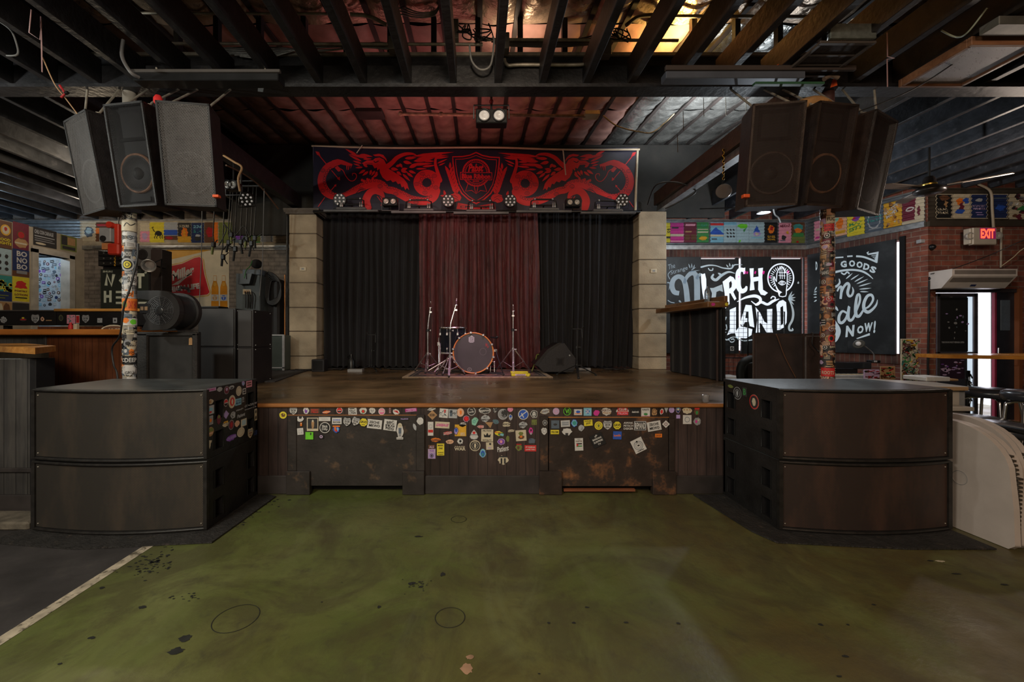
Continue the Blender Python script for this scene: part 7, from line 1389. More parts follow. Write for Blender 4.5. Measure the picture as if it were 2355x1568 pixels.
sg2=thing('sale_lettering',tuple(ang(1.0,1.2,.05)),'pale painted lettering reading GOODS On Sale Now on the angled black boards','lettering')
A=Art(ang,lambda u,v:px_ang(*cI(u,v)),flip=-1,lift=.001,base=.051);A.surf=lambda u,v,h:ang(u,v,h)
m=mid_w
def part2(nm='letter',lab=None):A.mb.build(nm,sg2,lab);A.new()
for ch,x,y,r_ in(('G',392,312,.10),('O',482,305,0),('O',562,318,-.08),('D',635,340,-.2),('S',705,370,-.35)):A.text(ch,x,y,66,70,m,r_,0,.05)
A.text('Y',292,325,40,70,m,.1,0,.05);A.text('D',104,330,20,90,m,0,0,.05);part2('small_capitals')
A.stroke([(200,265),(300,245),(390,238)],[12,14,14],m,4,False);A.stroke([(430,230),(488,226)],16,m,0,False);A.stroke([(525,228),(600,235),(680,262),(748,292)],20,m,4,False);A.poly([(635,190),(660,175),(655,200),(765,178),(752,300),(722,270),(740,205),(650,215)],m)
for i in range(3):A.stroke([(690+14*i,225+14*i),(735,218+18*i)],6,m,0)
A.stroke([(285,400),(380,380),(480,372),(580,385),(650,420),(705,468)],[24,22,20,22,18,6],m,5,False);A.stroke([(370,405),(400,420),(430,395),(450,410)],16,m,4);part2('arched_band')
for x0,y0,x1,y1 in((415,470,490,405),(465,480,560,418),(505,500,612,440),(528,522,655,468),(550,548,692,508),(555,578,690,565),(565,602,660,605),(108,550,80,600),(108,600,75,610),(108,630,68,632),(108,660,72,664),(108,690,75,712)):A.leaf(x0,y0,x1,y1,14,m)
part2('sun_rays')
A.stroke([(345,470),(350,510),(320,545),(290,560),(285,620),(295,680)],[10,20,24,26,28,12],m,5);A.stroke([(325,600),(345,560),(370,560),(360,680)],[16,22,28,26],m,5,False);A.stroke([(362,650),(390,560),(430,515),(450,540),(435,610),(450,650),(480,640),(495,595),(485,555)],[14,24,28,30,30,26,24,20,6],m,5);part2('script_word','script word On')
A.stroke([(330,800),(300,770),(250,790),(240,850),(290,930),(335,1010),(320,1080),(290,1125),(240,1120)],[14,34,40,44,50,52,50,36,10],m,6);A.stroke([(425,830),(380,810),(345,860),(345,920),(380,930),(425,870),(450,760),(440,860),(455,905),(490,890),(530,800),(565,700),(560,635),(535,650),(520,760),(525,850),(560,860),(600,800)],[20,24,30,32,30,26,26,32,32,26,22,24,24,26,34,36,30,20],m,6)
A.stroke([(600,790),(660,760),(705,690),(690,640),(645,650),(610,720),(610,790),(650,820),(700,790),(740,740),(752,690)],[16,20,24,28,30,34,36,34,26,20,6],m,6);part2('script_word','script word Sale')
for ch,x,y,w_,h_ in(('N',460,1020,90,120),('O',570,1005,70,85),('W',655,980,90,95),('!',722,975,22,130)):A.text(ch,x,y,w_,h_,m,.12,.2,.05)
A.poly([(525,1098),(670,1040),(672,1065),(540,1104)],m);part2('block_word','word NOW')
b=MB();b.bbox(wx(1847.5,YM),wx(1850.5,YM),YM,YM+.03,wz(812,YM),wz(592,YM),board,.002);b.build('board_batten',label='thin black batten between two glowing slots at the corner of the merch wall',cat='board')
t=thing('desk_lamp',tuple(px_ang(2000,832)[0]*ang_u+A1+ang_n*.18)[:2]+(wz(832,6.5),),'gooseneck lamp standing in front of the angled black boards','lamp');Yl=6.45
b=MB();b.lathe([(.02,-.06),(.05,-.03),(.072,.01),(.075,.02),(.06,.015)],PM('lamp_shade_grey',(.16,.17,.17),rough=.4),W(1974,790,Yl),(-.35,-.8,-.45),20);b.build('shade',t)
b=MB();b.ball(W(1974,790,Yl-.03),.035,lensw,10);b.build('bulb',t)
b=MB();b.tube(smooth_pts([W(1985,793,Yl),W(2000,805,Yl),W(2009,815,Yl),W(2010,828,Yl)],5),.008,steel,8);b.build('gooseneck',t)
b=MB();c=W(2010,831,Yl);b.bbox(c.x-.07,c.x+.06,Yl-.05,Yl+.06,c.z-.02,c.z+.02,black_metal,.008);b.bbox(c.x-.05,c.x+.0,Yl-.055,Yl-.04,c.z-.01,c.z+.015,P('silver'),.002);b.build('base',t)
ABs=swave(ang);mang=lambda px,py:px_ang(px,py);mrf=lambda px,py:(wx(px,YR-.03),wz(py,YR-.03));RFs=swave(crf)
for a in((1526,1541.5,512,557,'yellow',[('T','S',.8,.6,.5,.2,'dark'),('R',0,.2,1,.3,'dark')],'yellow poster edge beside the right pillar'),(1542,1572.5,512,557,'magenta',[('R',0,.3,1,.42,'cream'),('R',.1,.7,.6,.78,'dark'),('R',0,.02,1,.08,'pink')],'magenta poster next to the right pillar'),(1573.5,1602,511,557,'maroon',[('R',.1,.82,.9,.92,'pink'),('R',.1,.5,.6,.56,'tan'),('R',.05,.1,.45,.38,'brown'),('R',.55,.1,.95,.38,'brown')],'maroon striped poster on the back strip'),(1603,1630,511,557,'green',[('T','FLAT',.6,.86,.5,.12,'teal'),('R',.05,.62,.95,.67,'cream'),('R',.05,.48,.95,.54,'cream'),('B',.5,.2,.4,.12,'gold',3)],'dark green poster with cream lines'),(1634,1664,511,557,'sky',[('R',0,.84,1,.97,'red'),('P',[(0,.5),(.4,.75),(1,.45),(1,.35),(0,.4)],'blue'),('R',0,.28,1,.38,'cream'),('R',.1,.12,.5,.2,'slate')],'sky blue poster with a red title bar'),(1664.5,1693.5,511,557,'paleblue',[('B',.3,.62,.09,.06,'dark',1),('B',.55,.62,.09,.06,'dark',2),('B',.78,.62,.09,.06,'dark',3),('B',.3,.45,.09,.06,'dark',4),('B',.55,.45,.09,.06,'dark',5),('B',.78,.45,.09,.06,'dark',6),('B',.3,.28,.09,.06,'dark',7),('B',.55,.28,.09,.06,'dark',8),('B',.78,.28,.09,.06,'dark',9),('R',0,.85,1,1,'sky')],'light blue poster with nine dark heads'),(1694,1722.5,511,557,'paleblue',[('B',.5,.8,.45,.14,'lime',4),('P',[(.5,.6),(.85,.75),(.6,.5)],'green'),('C',.25,.06,.08,.06,'lime')],'pale turquoise poster with a green splash'),(1723,1758,511,557,'paleblue',[('P',[(.28,.5),(.5,.85),(.72,.5)],'blue'),('B',.5,.42,.3,.12,'violet',3),('B',.5,.42,.14,.08,'cream',5),('R',.15,.2,.85,.25,'sky')],'pale turquoise poster with a blue drop shape'),(1759,1788,511,557,'black',[('B',.5,.65,.3,.24,'orange',3),('B',.55,.7,.15,.14,'crimson',6),('T','GAGE',.5,.28,.6,.12,'gold'),('T','HOWE',.5,.14,.6,.1,'gold')],'black poster with an orange flame figure'),(1791,1820,512,558,'pink',[('T','MAVIS',.5,.85,.8,.15,'maroon',.1),('B',.4,.25,.2,.15,'dark',4),('C',.7,.5,.1,.08,'gold'),('R',.1,.08,.5,.12,'slate')],'pink poster with maroon script'),(1820.5,1851,511,559,'brown',[('B',.5,.75,.45,.2,'teal',2),('B',.5,.6,.3,.14,'orange',4),('R',0,0,1,.38,'olive'),('R',.1,.3,.9,.5,'green'),('C',.45,.06,.1,.05,'crimson')],'brown and green poster at the end of the back strip')):
 poster(0,*a[:6],a[6],mback,LB)
for a in((1875,1893,508,553,'pink',[('R',.2,.1,.9,.2,'magenta'),('R',.2,.5,.9,.6,'cream')],'pink striped poster just left of the right column'),(1917,1950,494,543,'peach',[('B',.5,.6,.3,.3,'orange',3),('R',.1,.1,.9,.25,'gold'),('B',.3,.8,.2,.1,'mint',3)],'orange and cream poster just right of the right column'),(1951,1991,485,541,'yellow',[('B',.5,.68,.28,.12,'purple',3),('B',.4,.7,.1,.06,'red',3),('T','MAJ-',.5,.48,.75,.16,'green',.1,.2),('T','ESTY',.5,.28,.8,.16,'green',.1,.2)],'bright yellow poster reading MAJ-ESTY'),(1993,2034,477,533,'slate',[('O',.5,.5,.38,.38,.06,'silver'),('T','TILTS',.5,.52,.85,.2,'teal',.05),('R',.2,.1,.9,.14,'silver')],'slate poster with turquoise lettering TILTS'),(2035,2077,464,522,'gold',[('S',4,26,.12,.05,.05,.95,.95,['tan','brown','amber','cream']),('T','WALTR',.45,.72,.75,.14,'white',.35),('T','MCFD',.45,.52,.6,.14,'white',.35)],'golden patterned poster with white slanted lettering'),(2078,2129,449,513,'maroon',[('P',[(.55,0),(.62,1),(1,1),(1,0)],'cream'),('C',.35,.52,.2,.08,'white'),('C',.35,.52,.13,.04,'maroon'),('B',.75,.4,.08,.2,'maroon',3),('R',0,0,1,.12,'cream')],'maroon and cream poster at the corner of the angled strip')):
 poster(0,*a[:6],a[6],mang,ABs)
for a in((2153,2190,446,503,'black',[('B',.5,.85,.4,.12,'brown',3),('B',.6,.6,.12,.16,'tan',2),('T','LILAC',.4,.38,.6,.1,'cream'),('T','TOADS',.4,.24,.7,.1,'cream')],'black poster with a small tan figure over the exit side wall'),(2191,2232,446,503,'cream',[('B',.4,.7,.25,.15,'orange',3),('B',.75,.72,.18,.14,'blue',4),('B',.5,.45,.15,.25,'maroon',5),('B',.4,.3,.3,.12,'blue',6)],'cream poster with orange and blue blots'),(2233,2271,446,503,'navy',[('B',.5,.75,.25,.08,'silver',3),('T','MIDNIGHT',.5,.52,.8,.09,'lilac'),('T','WINTER',.5,.4,.8,.09,'lilac'),('R',.3,.24,.7,.27,'violet'),('R',.3,.14,.7,.17,'violet')],'dark violet poster with pale block lettering above the exit sign'),(2282,2318,446,503,'navy',[('R',0,.8,1,.86,'slate'),('B',.5,.45,.35,.15,'blue',3)],'plain navy poster right of the curved conduit'),(2320,2372,446,504,'cream',[('S',4,18,.14,.05,.05,.95,.95,['brown','dark','maroon','grey']),('P',[(.3,.35),(.6,.55),(.9,.35)],'green'),('T','MLTN',.5,.6,.5,.1,'white')],'camouflage-like cream and brown poster at the right edge')):
 poster(0,*a[:6],a[6],mrf,RFs,border='cream')
t=thing('side_booth',(3.2,5.7,ZS),'booth hung with black cloth under a wooden counter, right of the stage','booth')
bw=wood_mat('worn_brown_counter',(.20,.09,.035),(.34,.16,.06),'y',rough=.4)
b=MB();X0=2.94
b.box(X0+.02,X0+.05,5.05,6.40,ZS,1.625,blacking);b.build('frame',t)
b=MB();b.grid(lambda i,j:(X0+.015*math.sin(i*34)*(1-.5*j),5.03+1.38*i,ZS+.01+(1.62-ZS)*j),90,4,blk_cloth);b.build('cloth',t)
for y in(5.10,5.75):b=MB();b.bbox(X0-.03,X0-.012,y-.012,y+.012,ZS,1.62,PM('brown_strip',(.06,.035,.03),rough=.5),.002);b.build('cloth_batten',t)
b=MB();b.bbox(X0-.20,X0+.05,4.98,6.45,1.63,1.70,bw,.008);b.build('counter',t)
b=MB();b.bbox(X0+.01,X0+.05,5.0,6.6,1.70,1.77,bw,.006);b.build('backboard',t)
A=Art(front(4.98),lift=.0008);A.ell(2.96,1.665,.02,.02,P('yellow'),12);A.blob(2.80,1.665,.03,.022,P('magenta'),3);A.mb.build('sticker',t)
wat=PM('water_bottle_plastic',(.60,.68,.74),rough=.08,trans=.85)
b=MB();x=3.0;yb_=5.28;b.lathe([(.030,0),(.033,.01),(.031,.05),(.033,.06),(.033,.12),(.028,.16),(.013,.19),(.013,.21)],wat,(2.895,yb_,1.702),(0,0,1),18);b.build('water_bottle',label='clear plastic water bottle standing on the booth counter',cat='bottle')
def gridpanel(x0,x1,y0,y1,Y,lab):
 t=thing('wire_grid_panel',(wx((x0+x1)/2,Y),Y,wz(y1,Y)),lab,'grid panel');b=MB()
 c_=[(wx(x0,Y),Y,wz(y0,Y)),(wx(x1,Y),Y,wz(y0,Y)),(wx(x1,Y),Y,wz(y1,Y)),(wx(x0,Y),Y,wz(y1,Y))];b.tube(c_,.011,black_metal,6,close=True)
 for k in(2,3):b.tube([c_[k],(c_[k][0],Y,0)],.011,black_metal,6)
 b.build('frame',t)
 b=MB();X0_,X1_,Z0_,Z1_=c_[0][0],c_[1][0],c_[2][2],c_[0][2];n=max(2,int((X1_-X0_)/.07));m_=max(2,int((Z1_-Z0_)/.07))
 for i in range(1,n):x=X0_+(X1_-X0_)*i/n;b.tube([(x,Y,Z0_),(x,Y,Z1_)],.003,black_metal,4)
 for i in range(1,m_):z=Z0_+(Z1_-Z0_)*i/m_;b.tube([(X0_,Y+.004,z),(X1_,Y+.004,z)],.003,black_metal,4)
 b.build('wire_mesh',t)
gridpanel(1657,1720,717,822,7.3,'black wire grid panel in front of the L of the merch lettering');gridpanel(1743,1804,717,822,7.3,'black wire grid panel in front of the N of the merch lettering');gridpanel(1655,1718,823,873,7.3,'black wire grid panel below, in front of the red brick')
b=MB();b.bbox(wx(1668,6.9),wx(1702,6.9),6.9,7.2,0,wz(865,6.9),P('white'),.01);b.build('white_crate',label='white crate standing before the red brick, right of the booth',cat='crate')
t=thing('office_chair',(wx(1725,5.4),5.5,0),'black padded chair with a curved arm behind the brown bass cabinet','chair')
b=MB();pts=smooth_pts([W(1703,872,5.3),W(1702,850,5.3),W(1710,832,5.3),W(1728,824,5.35)],5);b.tube(pts,[.045]*len(pts),rubber,8);b.build('arm',t)
b=MB();b.bbox(wx(1715,5.6),wx(1760,5.6),5.6,5.7,.5,wz(830,5.6),rubber,.03);b.build('backrest',t);b=MB();b.bbox(wx(1712,5.5),wx(1760,5.5),5.2,5.6,.42,.5,rubber,.03);b.build('seat',t)
b=MB();b.lathe([(.03,.05),(.03,.42)],chrome,(wx(1736,5.4),5.4,0),(0,0,1),10)
for i in range(5):a=2*math.pi*i/5;b.tube([(wx(1736,5.4),5.4,.09),(wx(1736,5.4)+.28*math.cos(a),5.4+.28*math.sin(a),.05)],.018,black_metal,6);b.ball((wx(1736,5.4)+.28*math.cos(a),5.4+.28*math.sin(a),.03),.03,rubber,8)
b.build('pedestal',t)
YQ2=4.2;t=thing('bass_cabinet',(wx(1807,YQ2),YQ2+.2,ZS),'large brown-black bass cabinet behind the right subwoofers, next to the right column','speaker');brc=PM('brown_black_tolex',(.045,.028,.024),rough=.5,var=.25,scale=8,bump=.15,bscale=70);brg=PM('brown_grille_cloth',(.032,.020,.018),rough=.85,var=.3)
x0,x1,zt=wx(1730,YQ2),wx(1890,YQ2),wz(767,YQ2)
b=MB();b.prism([(x0,YQ2),(x1,YQ2),(x1,YQ2+.45),(x0+.34,YQ2+.45)],lambda x,y,z:Vector((x,y,z)),0,zt,brc);b.build('cabinet',t,bevel=.012);b=MB();b.bbox(x0+.03,x1-.20,YQ2-.012,YQ2+.002,.05,zt-.03,brg,.004);b.build('grille_cloth',t)
b=MB();b.bbox(x1-.18,x1-.01,YQ2-.02,YQ2+.002,0.01,zt-.02,brc,.01);b.build('side_rail',t)
cable([W(1865,764,4.15),W(1870,769,4.14),W(1868,790,4.13),W(1882,808,4.13),W(1893,815,4.0),W(1895,840,4.0)],.006,cable_mat,'thin cable curling over the top corner of the brown bass cabinet')
cable([W(1785,768,4.16),W(1790,780,4.165),W(1805,820,4.165),W(1830,868,4.165)],.004,P('brown'),'thin cable hanging down the front of the brown bass cabinet')
YK3=6.2
t=thing('upright_keyboard',(wx(1955,YK3),YK3,0),'electric piano in a shiny case, right of the right column','piano')
xk0,xk1=wx(1880,YK3),wx(1992,YK3)
b=MB();b.bbox(xk0,xk1+.2,YK3+.12,YK3+.4,wz(850,YK3),wz(834,YK3),PM('shiny_black_lid',(.05,.055,.065),rough=.12,metal=.6),.01);b.build('lid',t)
b=MB();b.bbox(xk0,xk1,YK3-.05,YK3+.3,wz(875,YK3),wz(862,YK3),P('silver'),.006);b.build('key_bed',t)
b=MB();n=36
for i in range(n):a=xk0+(xk1-xk0)*i/n;b.box(a+.001,a+(xk1-xk0)/n-.001,YK3-.03,YK3+.10,wz(862,YK3),wz(860,YK3)+.002,P('cream'))
for i in range(n):
 if i%7 not in(2,6):a=xk0+(xk1-xk0)*(i+.7)/n;b.box(a,a+.011,YK3+.02,YK3+.10,wz(860,YK3),wz(858.5,YK3),P('black'))
b.build('keys',t);b=MB()
for x in(xk0+.1,xk1-.1):b.box(x-.03,x+.03,YK3,YK3+.2,0,wz(875,YK3),black_metal)
b.box(xk0,xk1,YK3+.14,YK3+.2,wz(862,YK3),wz(849,YK3),blacking);b.build('stand',t)
def canvas(px0,px1,py0,py1,Y,bg,cols,lab,seed,n,z0=None,lean=0):
 x0,x1,zt,zb=wx(px0,Y),wx(px1,Y),wz(py0,Y),wz(py1,Y);t=thing('painting',((x0+x1)/2,Y,zb),lab,'painting')
 b=MB();b.bbox(x0,x1,Y,Y+.018,zb,zt,P(bg),.003);b.build('canvas',t)
 q=random.Random(seed);A=Art(front(Y),lift=.0002,base=.001)
 for i in range(n):
  w_=x1-x0;h_=zt-zb;x,z=q.uniform(x0+.1*w_,x1-.1*w_),q.uniform(zb+.04*h_,zt-.04*h_);pts=[(x,z)]
  for _ in range(3):x=min(x1-.02*w_,max(x0+.02*w_,x+q.uniform(-.25,.25)*w_));z=min(zt-.02,max(zb+.02,z+q.uniform(-.07,.07)*h_));pts.append((x,z))
  A.k=i;A.stroke(pts,q.uniform(.006,.020),P(q.choice(cols)),3)
 A.mb.build('paint_splashes',t)
 b=MB();b.box((x0+x1)/2-.02,(x0+x1)/2+.02,Y+.036,Y+.07,0.0,zb+.1,blacking);b.build('easel_leg',t)
canvas(2073,2111,779,878,6.02,'cream',['dark','crimson','green','cream','gold','cream','maroon','teal','brown','cream','grey','black'],'tall splatter painting leaning on the angled brick wall',3,170)
canvas(2026,2059,842,878,5.9,'tan',['crimson','green','brown','cream','maroon'],'small tan splatter painting beside the tall one',5,26)
canvas(1988,2023,850,878,5.8,'lilac',['maroon','dark','crimson','brown'],'small lilac and brown painting beside the keyboard',8,20)
b=MB();c=px_ang(2117,556);p=ang(c[0],c[1],.0);b.bbox(p.x-.05,p.x+.05,p.y-.05,p.y+.02,p.z-.025,p.z+.03,P('silver'),.006);b.build('alarm_sensor',label='small white sensor box on the brick corner',cat='sensor')
for px,py,lab in((2139,569,'small black knob-like camera on the brick near the corner'),(2138,641,'small black junction box on the brick beside the black conduit')):
 b=MB();p=W(px,py,YR);b.lathe([(.04,0),(.045,.03),(.03,.06),(1e-5,.07)],black_metal,(p.x,YR,p.z),(0,-1,0),14);b.build('wall_camera' if py<600 else 'junction_box',label=lab,cat='camera' if py<600 else 'box')
b=MB();b.tube([W(2137,645,YR-.03),W(2136,750,YR-.03),W(2134,835,YR-.03),(wx(2132,YR),YR-.03,.02)],.012,black_metal,8);b.build('wall_conduit',label='black conduit running down the brick beside the exit door',cat='pipe')
t=thing('door_2',(wx(2250,YR),YR,0),'x','x');t['kind']='structure'
for k in('label','category'):del t[k]
frm=PM('plum_grey_door_metal',(.085,.075,.09),rough=.35,metal=.4,var=.2)
b=MB();X=lambda px:wx(px,YR)
b.box(dx0,dx1,YR+.02,YR+.12,wz(672,YR),dz,frm);b.box(dx0,dx0+.02,YR+.02,YR+.12,0,dz,frm);b.box(dx1-.05,dx1,YR-.01,YR+.12,0,dz,PM('orange_door_jamb',(.25,.08,.03),rough=.5));b.build('door_frame',t)
YD2=YR+.05;X2=lambda px:wx(px,YD2)
lf=thing('glass_door',(X2(2205),YD2,0),'dark glass door covered by a black poster, left of the bright gap','door')
b=MB()
for a,c in((2155,2163),(2240,2250)):b.bbox(X2(a),X2(c),YD2,YD2+.05,.01,wz(674,YD2),frm,.004)
for a,c in((674,682),(809,815),(955,972)):b.bbox(X2(2155),X2(2250),YD2,YD2+.05,max(.01,wz(c,YD2)),wz(a,YD2),frm,.004)
b.build('leaf_frame',lf)
gl=PM('tinted_glass',(.03,.03,.035),rough=.08,trans=.15)
b=MB();b.box(X2(2163),X2(2228),YD2+.02,YD2+.03,.05,wz(682,YD2),gl);b.build('dark_pane',lf)
b=MB();b.box(X2(2228),X2(2241),YD2+.02,YD2+.026,.05,wz(682,YD2),PM('frosted_strip',(.62,.75,.85),rough=.4,emit=.75,emitcol=(.72,.86,1)));b.build('frosted_strip',lf,'bright frosted strip of glass')
A=Art(front(YD2+.018),lambda x,y:(wx(x,YD2),wz(y,YD2)),flip=-1,lift=.001);A.rect(2162,684,2229,808,P('black'));q=random.Random(4);A.up()
for i in range(16):A.blob(2200+q.gauss(0,14),725+q.gauss(0,22),q.uniform(1,5),q.uniform(1,4),P(q.choice(['slate','violet','grey','purple'])),i)
A.text('THIS DOOR MUST REMAIN OPEN',2194,787,52,4,P('silver'));A.text('DURING BUSINESS',2228-14,787,1,4,P('silver'));A.mb.build('door_poster',lf,'black poster with a line of small pale text')
A.new();A.rect(2160,818,2221,871,PM('purple_black_print',(.035,.018,.035),rough=.4));A.up()
for i in range(26):A.blob(2190+q.gauss(0,20),847+q.gauss(0,12),q.uniform(1,7),q.uniform(.6,2.5),P(q.choice(['purple','violet','maroon','lilac'])),i)
A.poly([(2165,848),(2180,845),(2192,850),(2180,856),(2172,854)],P('lilac'));A.mb.build('lower_print',lf,'dark purple print on the lower pane')
rf=thing('black_door',(X2(2315),YD2,0),'black door leaf standing open right of the bright gap','door')
b=MB();b.bbox(X2(2287),X2(2347),YD2,YD2+.05,.01,wz(668,YD2),PM('black_door_paint',(.022,.024,.034),rough=.35,var=.3),.005);b.build('leaf',rf)
b=MB();b.bbox(X2(2284),X2(2289),YD2-.02,YD2+.02,.01,wz(668,YD2),PM('maroon_edge',(.28,.02,.06),rough=.4),.003);b.build('edge_strip',rf);b=MB();b.bbox(X2(2300),X2(2322),YD2-.008,YD2,wz(760,YD2),wz(690,YD2),P('slate'),.004);b.build('notice',rf)
b=MB();c=W(2288,815,YD2-.03);b.tube([c,c+Vector((.0,-.05,0)),c+Vector((0,-.05,.1))],.01,chrome,8);b.build('handle',rf)
YE=6.05;c=W(2263,543,YE);t=thing('exit_sign',tuple(W(2263,562,YE)),'white emergency box sign with glowing red EXIT letters','sign');body=PM('cream_plastic_body',(.50,.44,.36),rough=.5)
b=MB();b.bbox(wx(2238,YE),wx(2293,YE),YE,YE+.07,wz(562,YE),wz(523,YE),body,.01);b.bbox(wx(2233,YE),wx(2242,YE),YE+.01,YE+.10,wz(560,YE),wz(524,YE),body,.008);b.build('housing',t)
A=Art(front(YE),lambda x,y:(wx(x,YE),wz(y,YE)),flip=-1);A.rect(2253,524,2290,549.5,PM('exit_face',(.25,.02,.10),rough=.4,emit=.25,emitcol=(.45,.02,.15)));A.up();ex=PM('exit_red',(1,.10,.05),rough=.4,emit=1.6,emitcol=(1,.10,.045));A.text('EXIT',2271,537,32,22,ex,bold=.05);A.mb.build('exit_letters',t,'glowing red letters EXIT')
for px,py in((2233,542),(2299,541)):
 b=MB();b.lathe([(.02,.06),(.045,.03),(.055,0),(.05,-.01),(.02,.02)],lens,(wx(px,YE),YE+.01,wz(py,YE)),(0,1,0),18);b.build('lamp_head',t,'round emergency lamp')
b=MB();b.tube(smooth_pts([(wx(2270,6.0),6.1,3.5),W(2278,440,6.1),W(2282,480,6.12),W(2285,523,6.08)],5),.016,PM('tan_conduit',(.35,.28,.20),rough=.5),8);b.build('conduit',t)
b=MB();b.tube([(wx(2303,YR-.03),YR-.03,wz(525,YR)),(wx(2302,YR-.03),YR-.03,wz(616,YR))],.013,PM('tan_conduit',(.35,.28,.20)),8);b.build('wall_conduit',label='tan conduit on the brick between the exit sign and the heater',cat='pipe')
t=thing('air_curtain',(wx(2255,6.0),6.1,wz(661,6.0)),'white wall-mounted air heater over the exit door','heater');wm=PM('white_sheet_metal',(.62,.56,.52),rough=.45,var=.08)
Ya=5.95;xa,xb=wx(2190,Ya),wx(2340,Ya);zt,zm_,zb=wz(618,Ya),wz(634,Ya),wz(660,Ya)
prof=[(Ya,zt),(Ya,zm_),(Ya+.14,zb),(YR-.01,zb),(YR-.01,zt)]
b=MB();b.prism(prof,lambda y,z,x:Vector((x,y,z)),xa,xb,wm);b.build('casing',t,bevel=.008)
b=MB();b.box(xa+.03,xb-.03,Ya-.006,Ya,wz(630,Ya),wz(621,Ya),PM('heater_mesh',(.20,.17,.15),rough=.6));b.build('intake_grille',t)
b=MB();dy,dz_=.14,zb-zm_;p=lambda k,x:Vector((x,Ya+dy*k-.004,zm_+dz_*k));b.add([p(.15,xa+.03),p(.15,xb-.03),p(.5,xb-.03),p(.5,xa+.03)],[(0,1,2,3)],PM('heater_mesh',(.20,.17,.15)));b.build('outlet_grille',t)
b=MB();xc_=wx(2258,Ya);b.add([p(.7,xc_-.04),p(.7,xc_+.04),p(.86,xc_+.04),p(.86,xc_-.04)],[(0,1,2,3)],P('navy'));b.build('badge',t)
cable([W(2140,630,6.2),W(2200,615,6.1),W(2280,585,6.0),W(2355,552,5.8),W(2500,500,5.6)],.006,cable_mat,'black cable slung across the brick above the heater')
cable([W(2303,612,6.2),W(2330,592,6.1),W(2360,568,6.0),W(2450,530,5.9)],.006,tan_cord,'tan cable rising from the heater to the right','cord','cord')
Yf=4.9;hub=W(2137,432,Yf);t=thing('ceiling_fan',tuple(hub),'brown ceiling fan with pale dusty blades near the right edge','fan')
b=MB();b.lathe([(.012,.0),(.012,3.5-hub.z)],black_metal,hub,(0,0,1),10);b.build('down_rod',t)
b=MB();b.lathe([(.04,.13),(.055,.10),(.06,.03),(.10,.01),(.14,-.02),(.14,-.05),(.10,-.075),(.03,-.085)],PM('dark_bronze',(.035,.028,.026),rough=.3,metal=.5),hub,(0,0,1),24);b.lathe([(.062,.02),(.066,.03),(.066,.045)],PM('brass_ring',(.6,.4,.08),rough=.3,metal=.8),hub,(0,0,1),24);b.build('motor',t)
bm=wood_mat('dusty_fan_blade',(.30,.24,.20),(.42,.35,.30),'x',rough=.5)
for a in(3.25,-.85,1.2):
 X=Matrix.Translation(hub)@Matrix.Rotation(a,4,'Z')@Matrix.Rotation(R(9),4,'X');b=MB(X);b.prism([(.14,-.04),(.54,-.06),(.60,-.052),(.62,.035),(.56,.06),(.14,.04)],lambda x,y,z:Vector((x,y,z)),-.006,.004,bm);b.bbox(.10,.26,-.02,.02,-.016,-.006,black_metal,.003);b.build('blade',t)
for px,py,Y,lab in((1756,480,5.9,'shiny cone pendant lamp below the right hanging speakers'),(1932,484,5.6,'shiny cone pendant lamp half hidden behind the right column')):
 c=W(px,py,Y);t=thing('pendant_lamp',tuple(c),lab,'lamp');b=MB();b.lathe([(.085,-.06),(.075,-.03),(.03,.05),(.015,.06),(.012,.06),(.028,.045),(.07,-.03)],chrome,c,(0,0,1),20);sh_=b.build('shade',t)
 b=MB();b.tube([(c.x,c.y,c.z+.05),(c.x,c.y,3.50)],.006,cable_mat,6);b.build('cord',t);b=MB();b.ball((c.x,c.y,c.z-.02),.025,lensw,8);b.build('bulb',sh_)
b=MB();c=W(1664,440,5.2);b.lathe([(.085,0),(.09,.012),(.085,.02)],PM('pinkish_reflector',(.14,.11,.10),rough=.4),c,(-.5,-1,-.1),22);b.tube([c,c+Vector((.02,.05,.1)),(c.x+.05,c.y+.1,3.40)],.010,black_metal);b.build('round_reflector',label='round pinkish reflector hanging from the brown side beam',cat='reflector')
b=MB();n=11
for i in range(n):c=W(1664,345+i*6.6,4.88);b.lathe([(.012,-.004),(.016,0),(.012,.004),(.009,0),(.012,-.004)],P('gold'),c,(1 if i%2 else 0,0 if i%2 else 1,0),10)
b.build('brass_chain',label='short brass chain hanging on the brown side beam',cat='chain')
cable([W(1610,480,5.6),W(1690,478,5.6),W(1755,478,5.7),W(1800,470,5.6),W(1850,478,5.6)],.008,cable_mat,'black cable sagging behind the right hanging speakers')
cable([W(1795,512,6.6),W(1790,500,6.6),W(1780,488,6.5),(wx(1775,6.4),6.4,3.5)],.012,PM('grey_cord',(.16,.16,.16)),'grey flexible conduit dropping onto the back corrugated strip','wall_conduit','pipe')
t=thing('beer_tin_sign',tuple(W(2043,358,4.4)),'small red and blue sign hanging behind the outermost right speaker','sign');A=Art(front(4.4),lambda x,y:(wx(x,4.4),wz(y,4.4)),flip=-1);A.poly([(2036,350),(2052,346),(2048,374),(2037,376)],P('silver'));A.up();A.poly([(2039,353),(2049,350),(2047,362),(2039,364)],P('blue'));A.poly([(2039,364),(2047,362),(2046,372),(2039,374)],P('crimson'));A.mb.build('plate',t)
b=MB();c=W(2044,350,4.4);b.tube([c,(c.x,c.y,3.5)],.004,steel,6);b.build('wire',t)
t=thing('high_table',(4.95,4.1,0),'high wooden table with an orange-brown edge in front of the exit door','table');zt=wz(817.5,4.0)
b=MB();b.prism([(wx(2160,4.2),4.18),(wx(2165,4.2),4.45),(7.2,4.55),(7.2,3.6),(5.4,3.86)],lambda x,y,z:Vector((x,y,z)),zt-.036,zt,orange_wood);b.build('tabletop',t,bevel=.004)
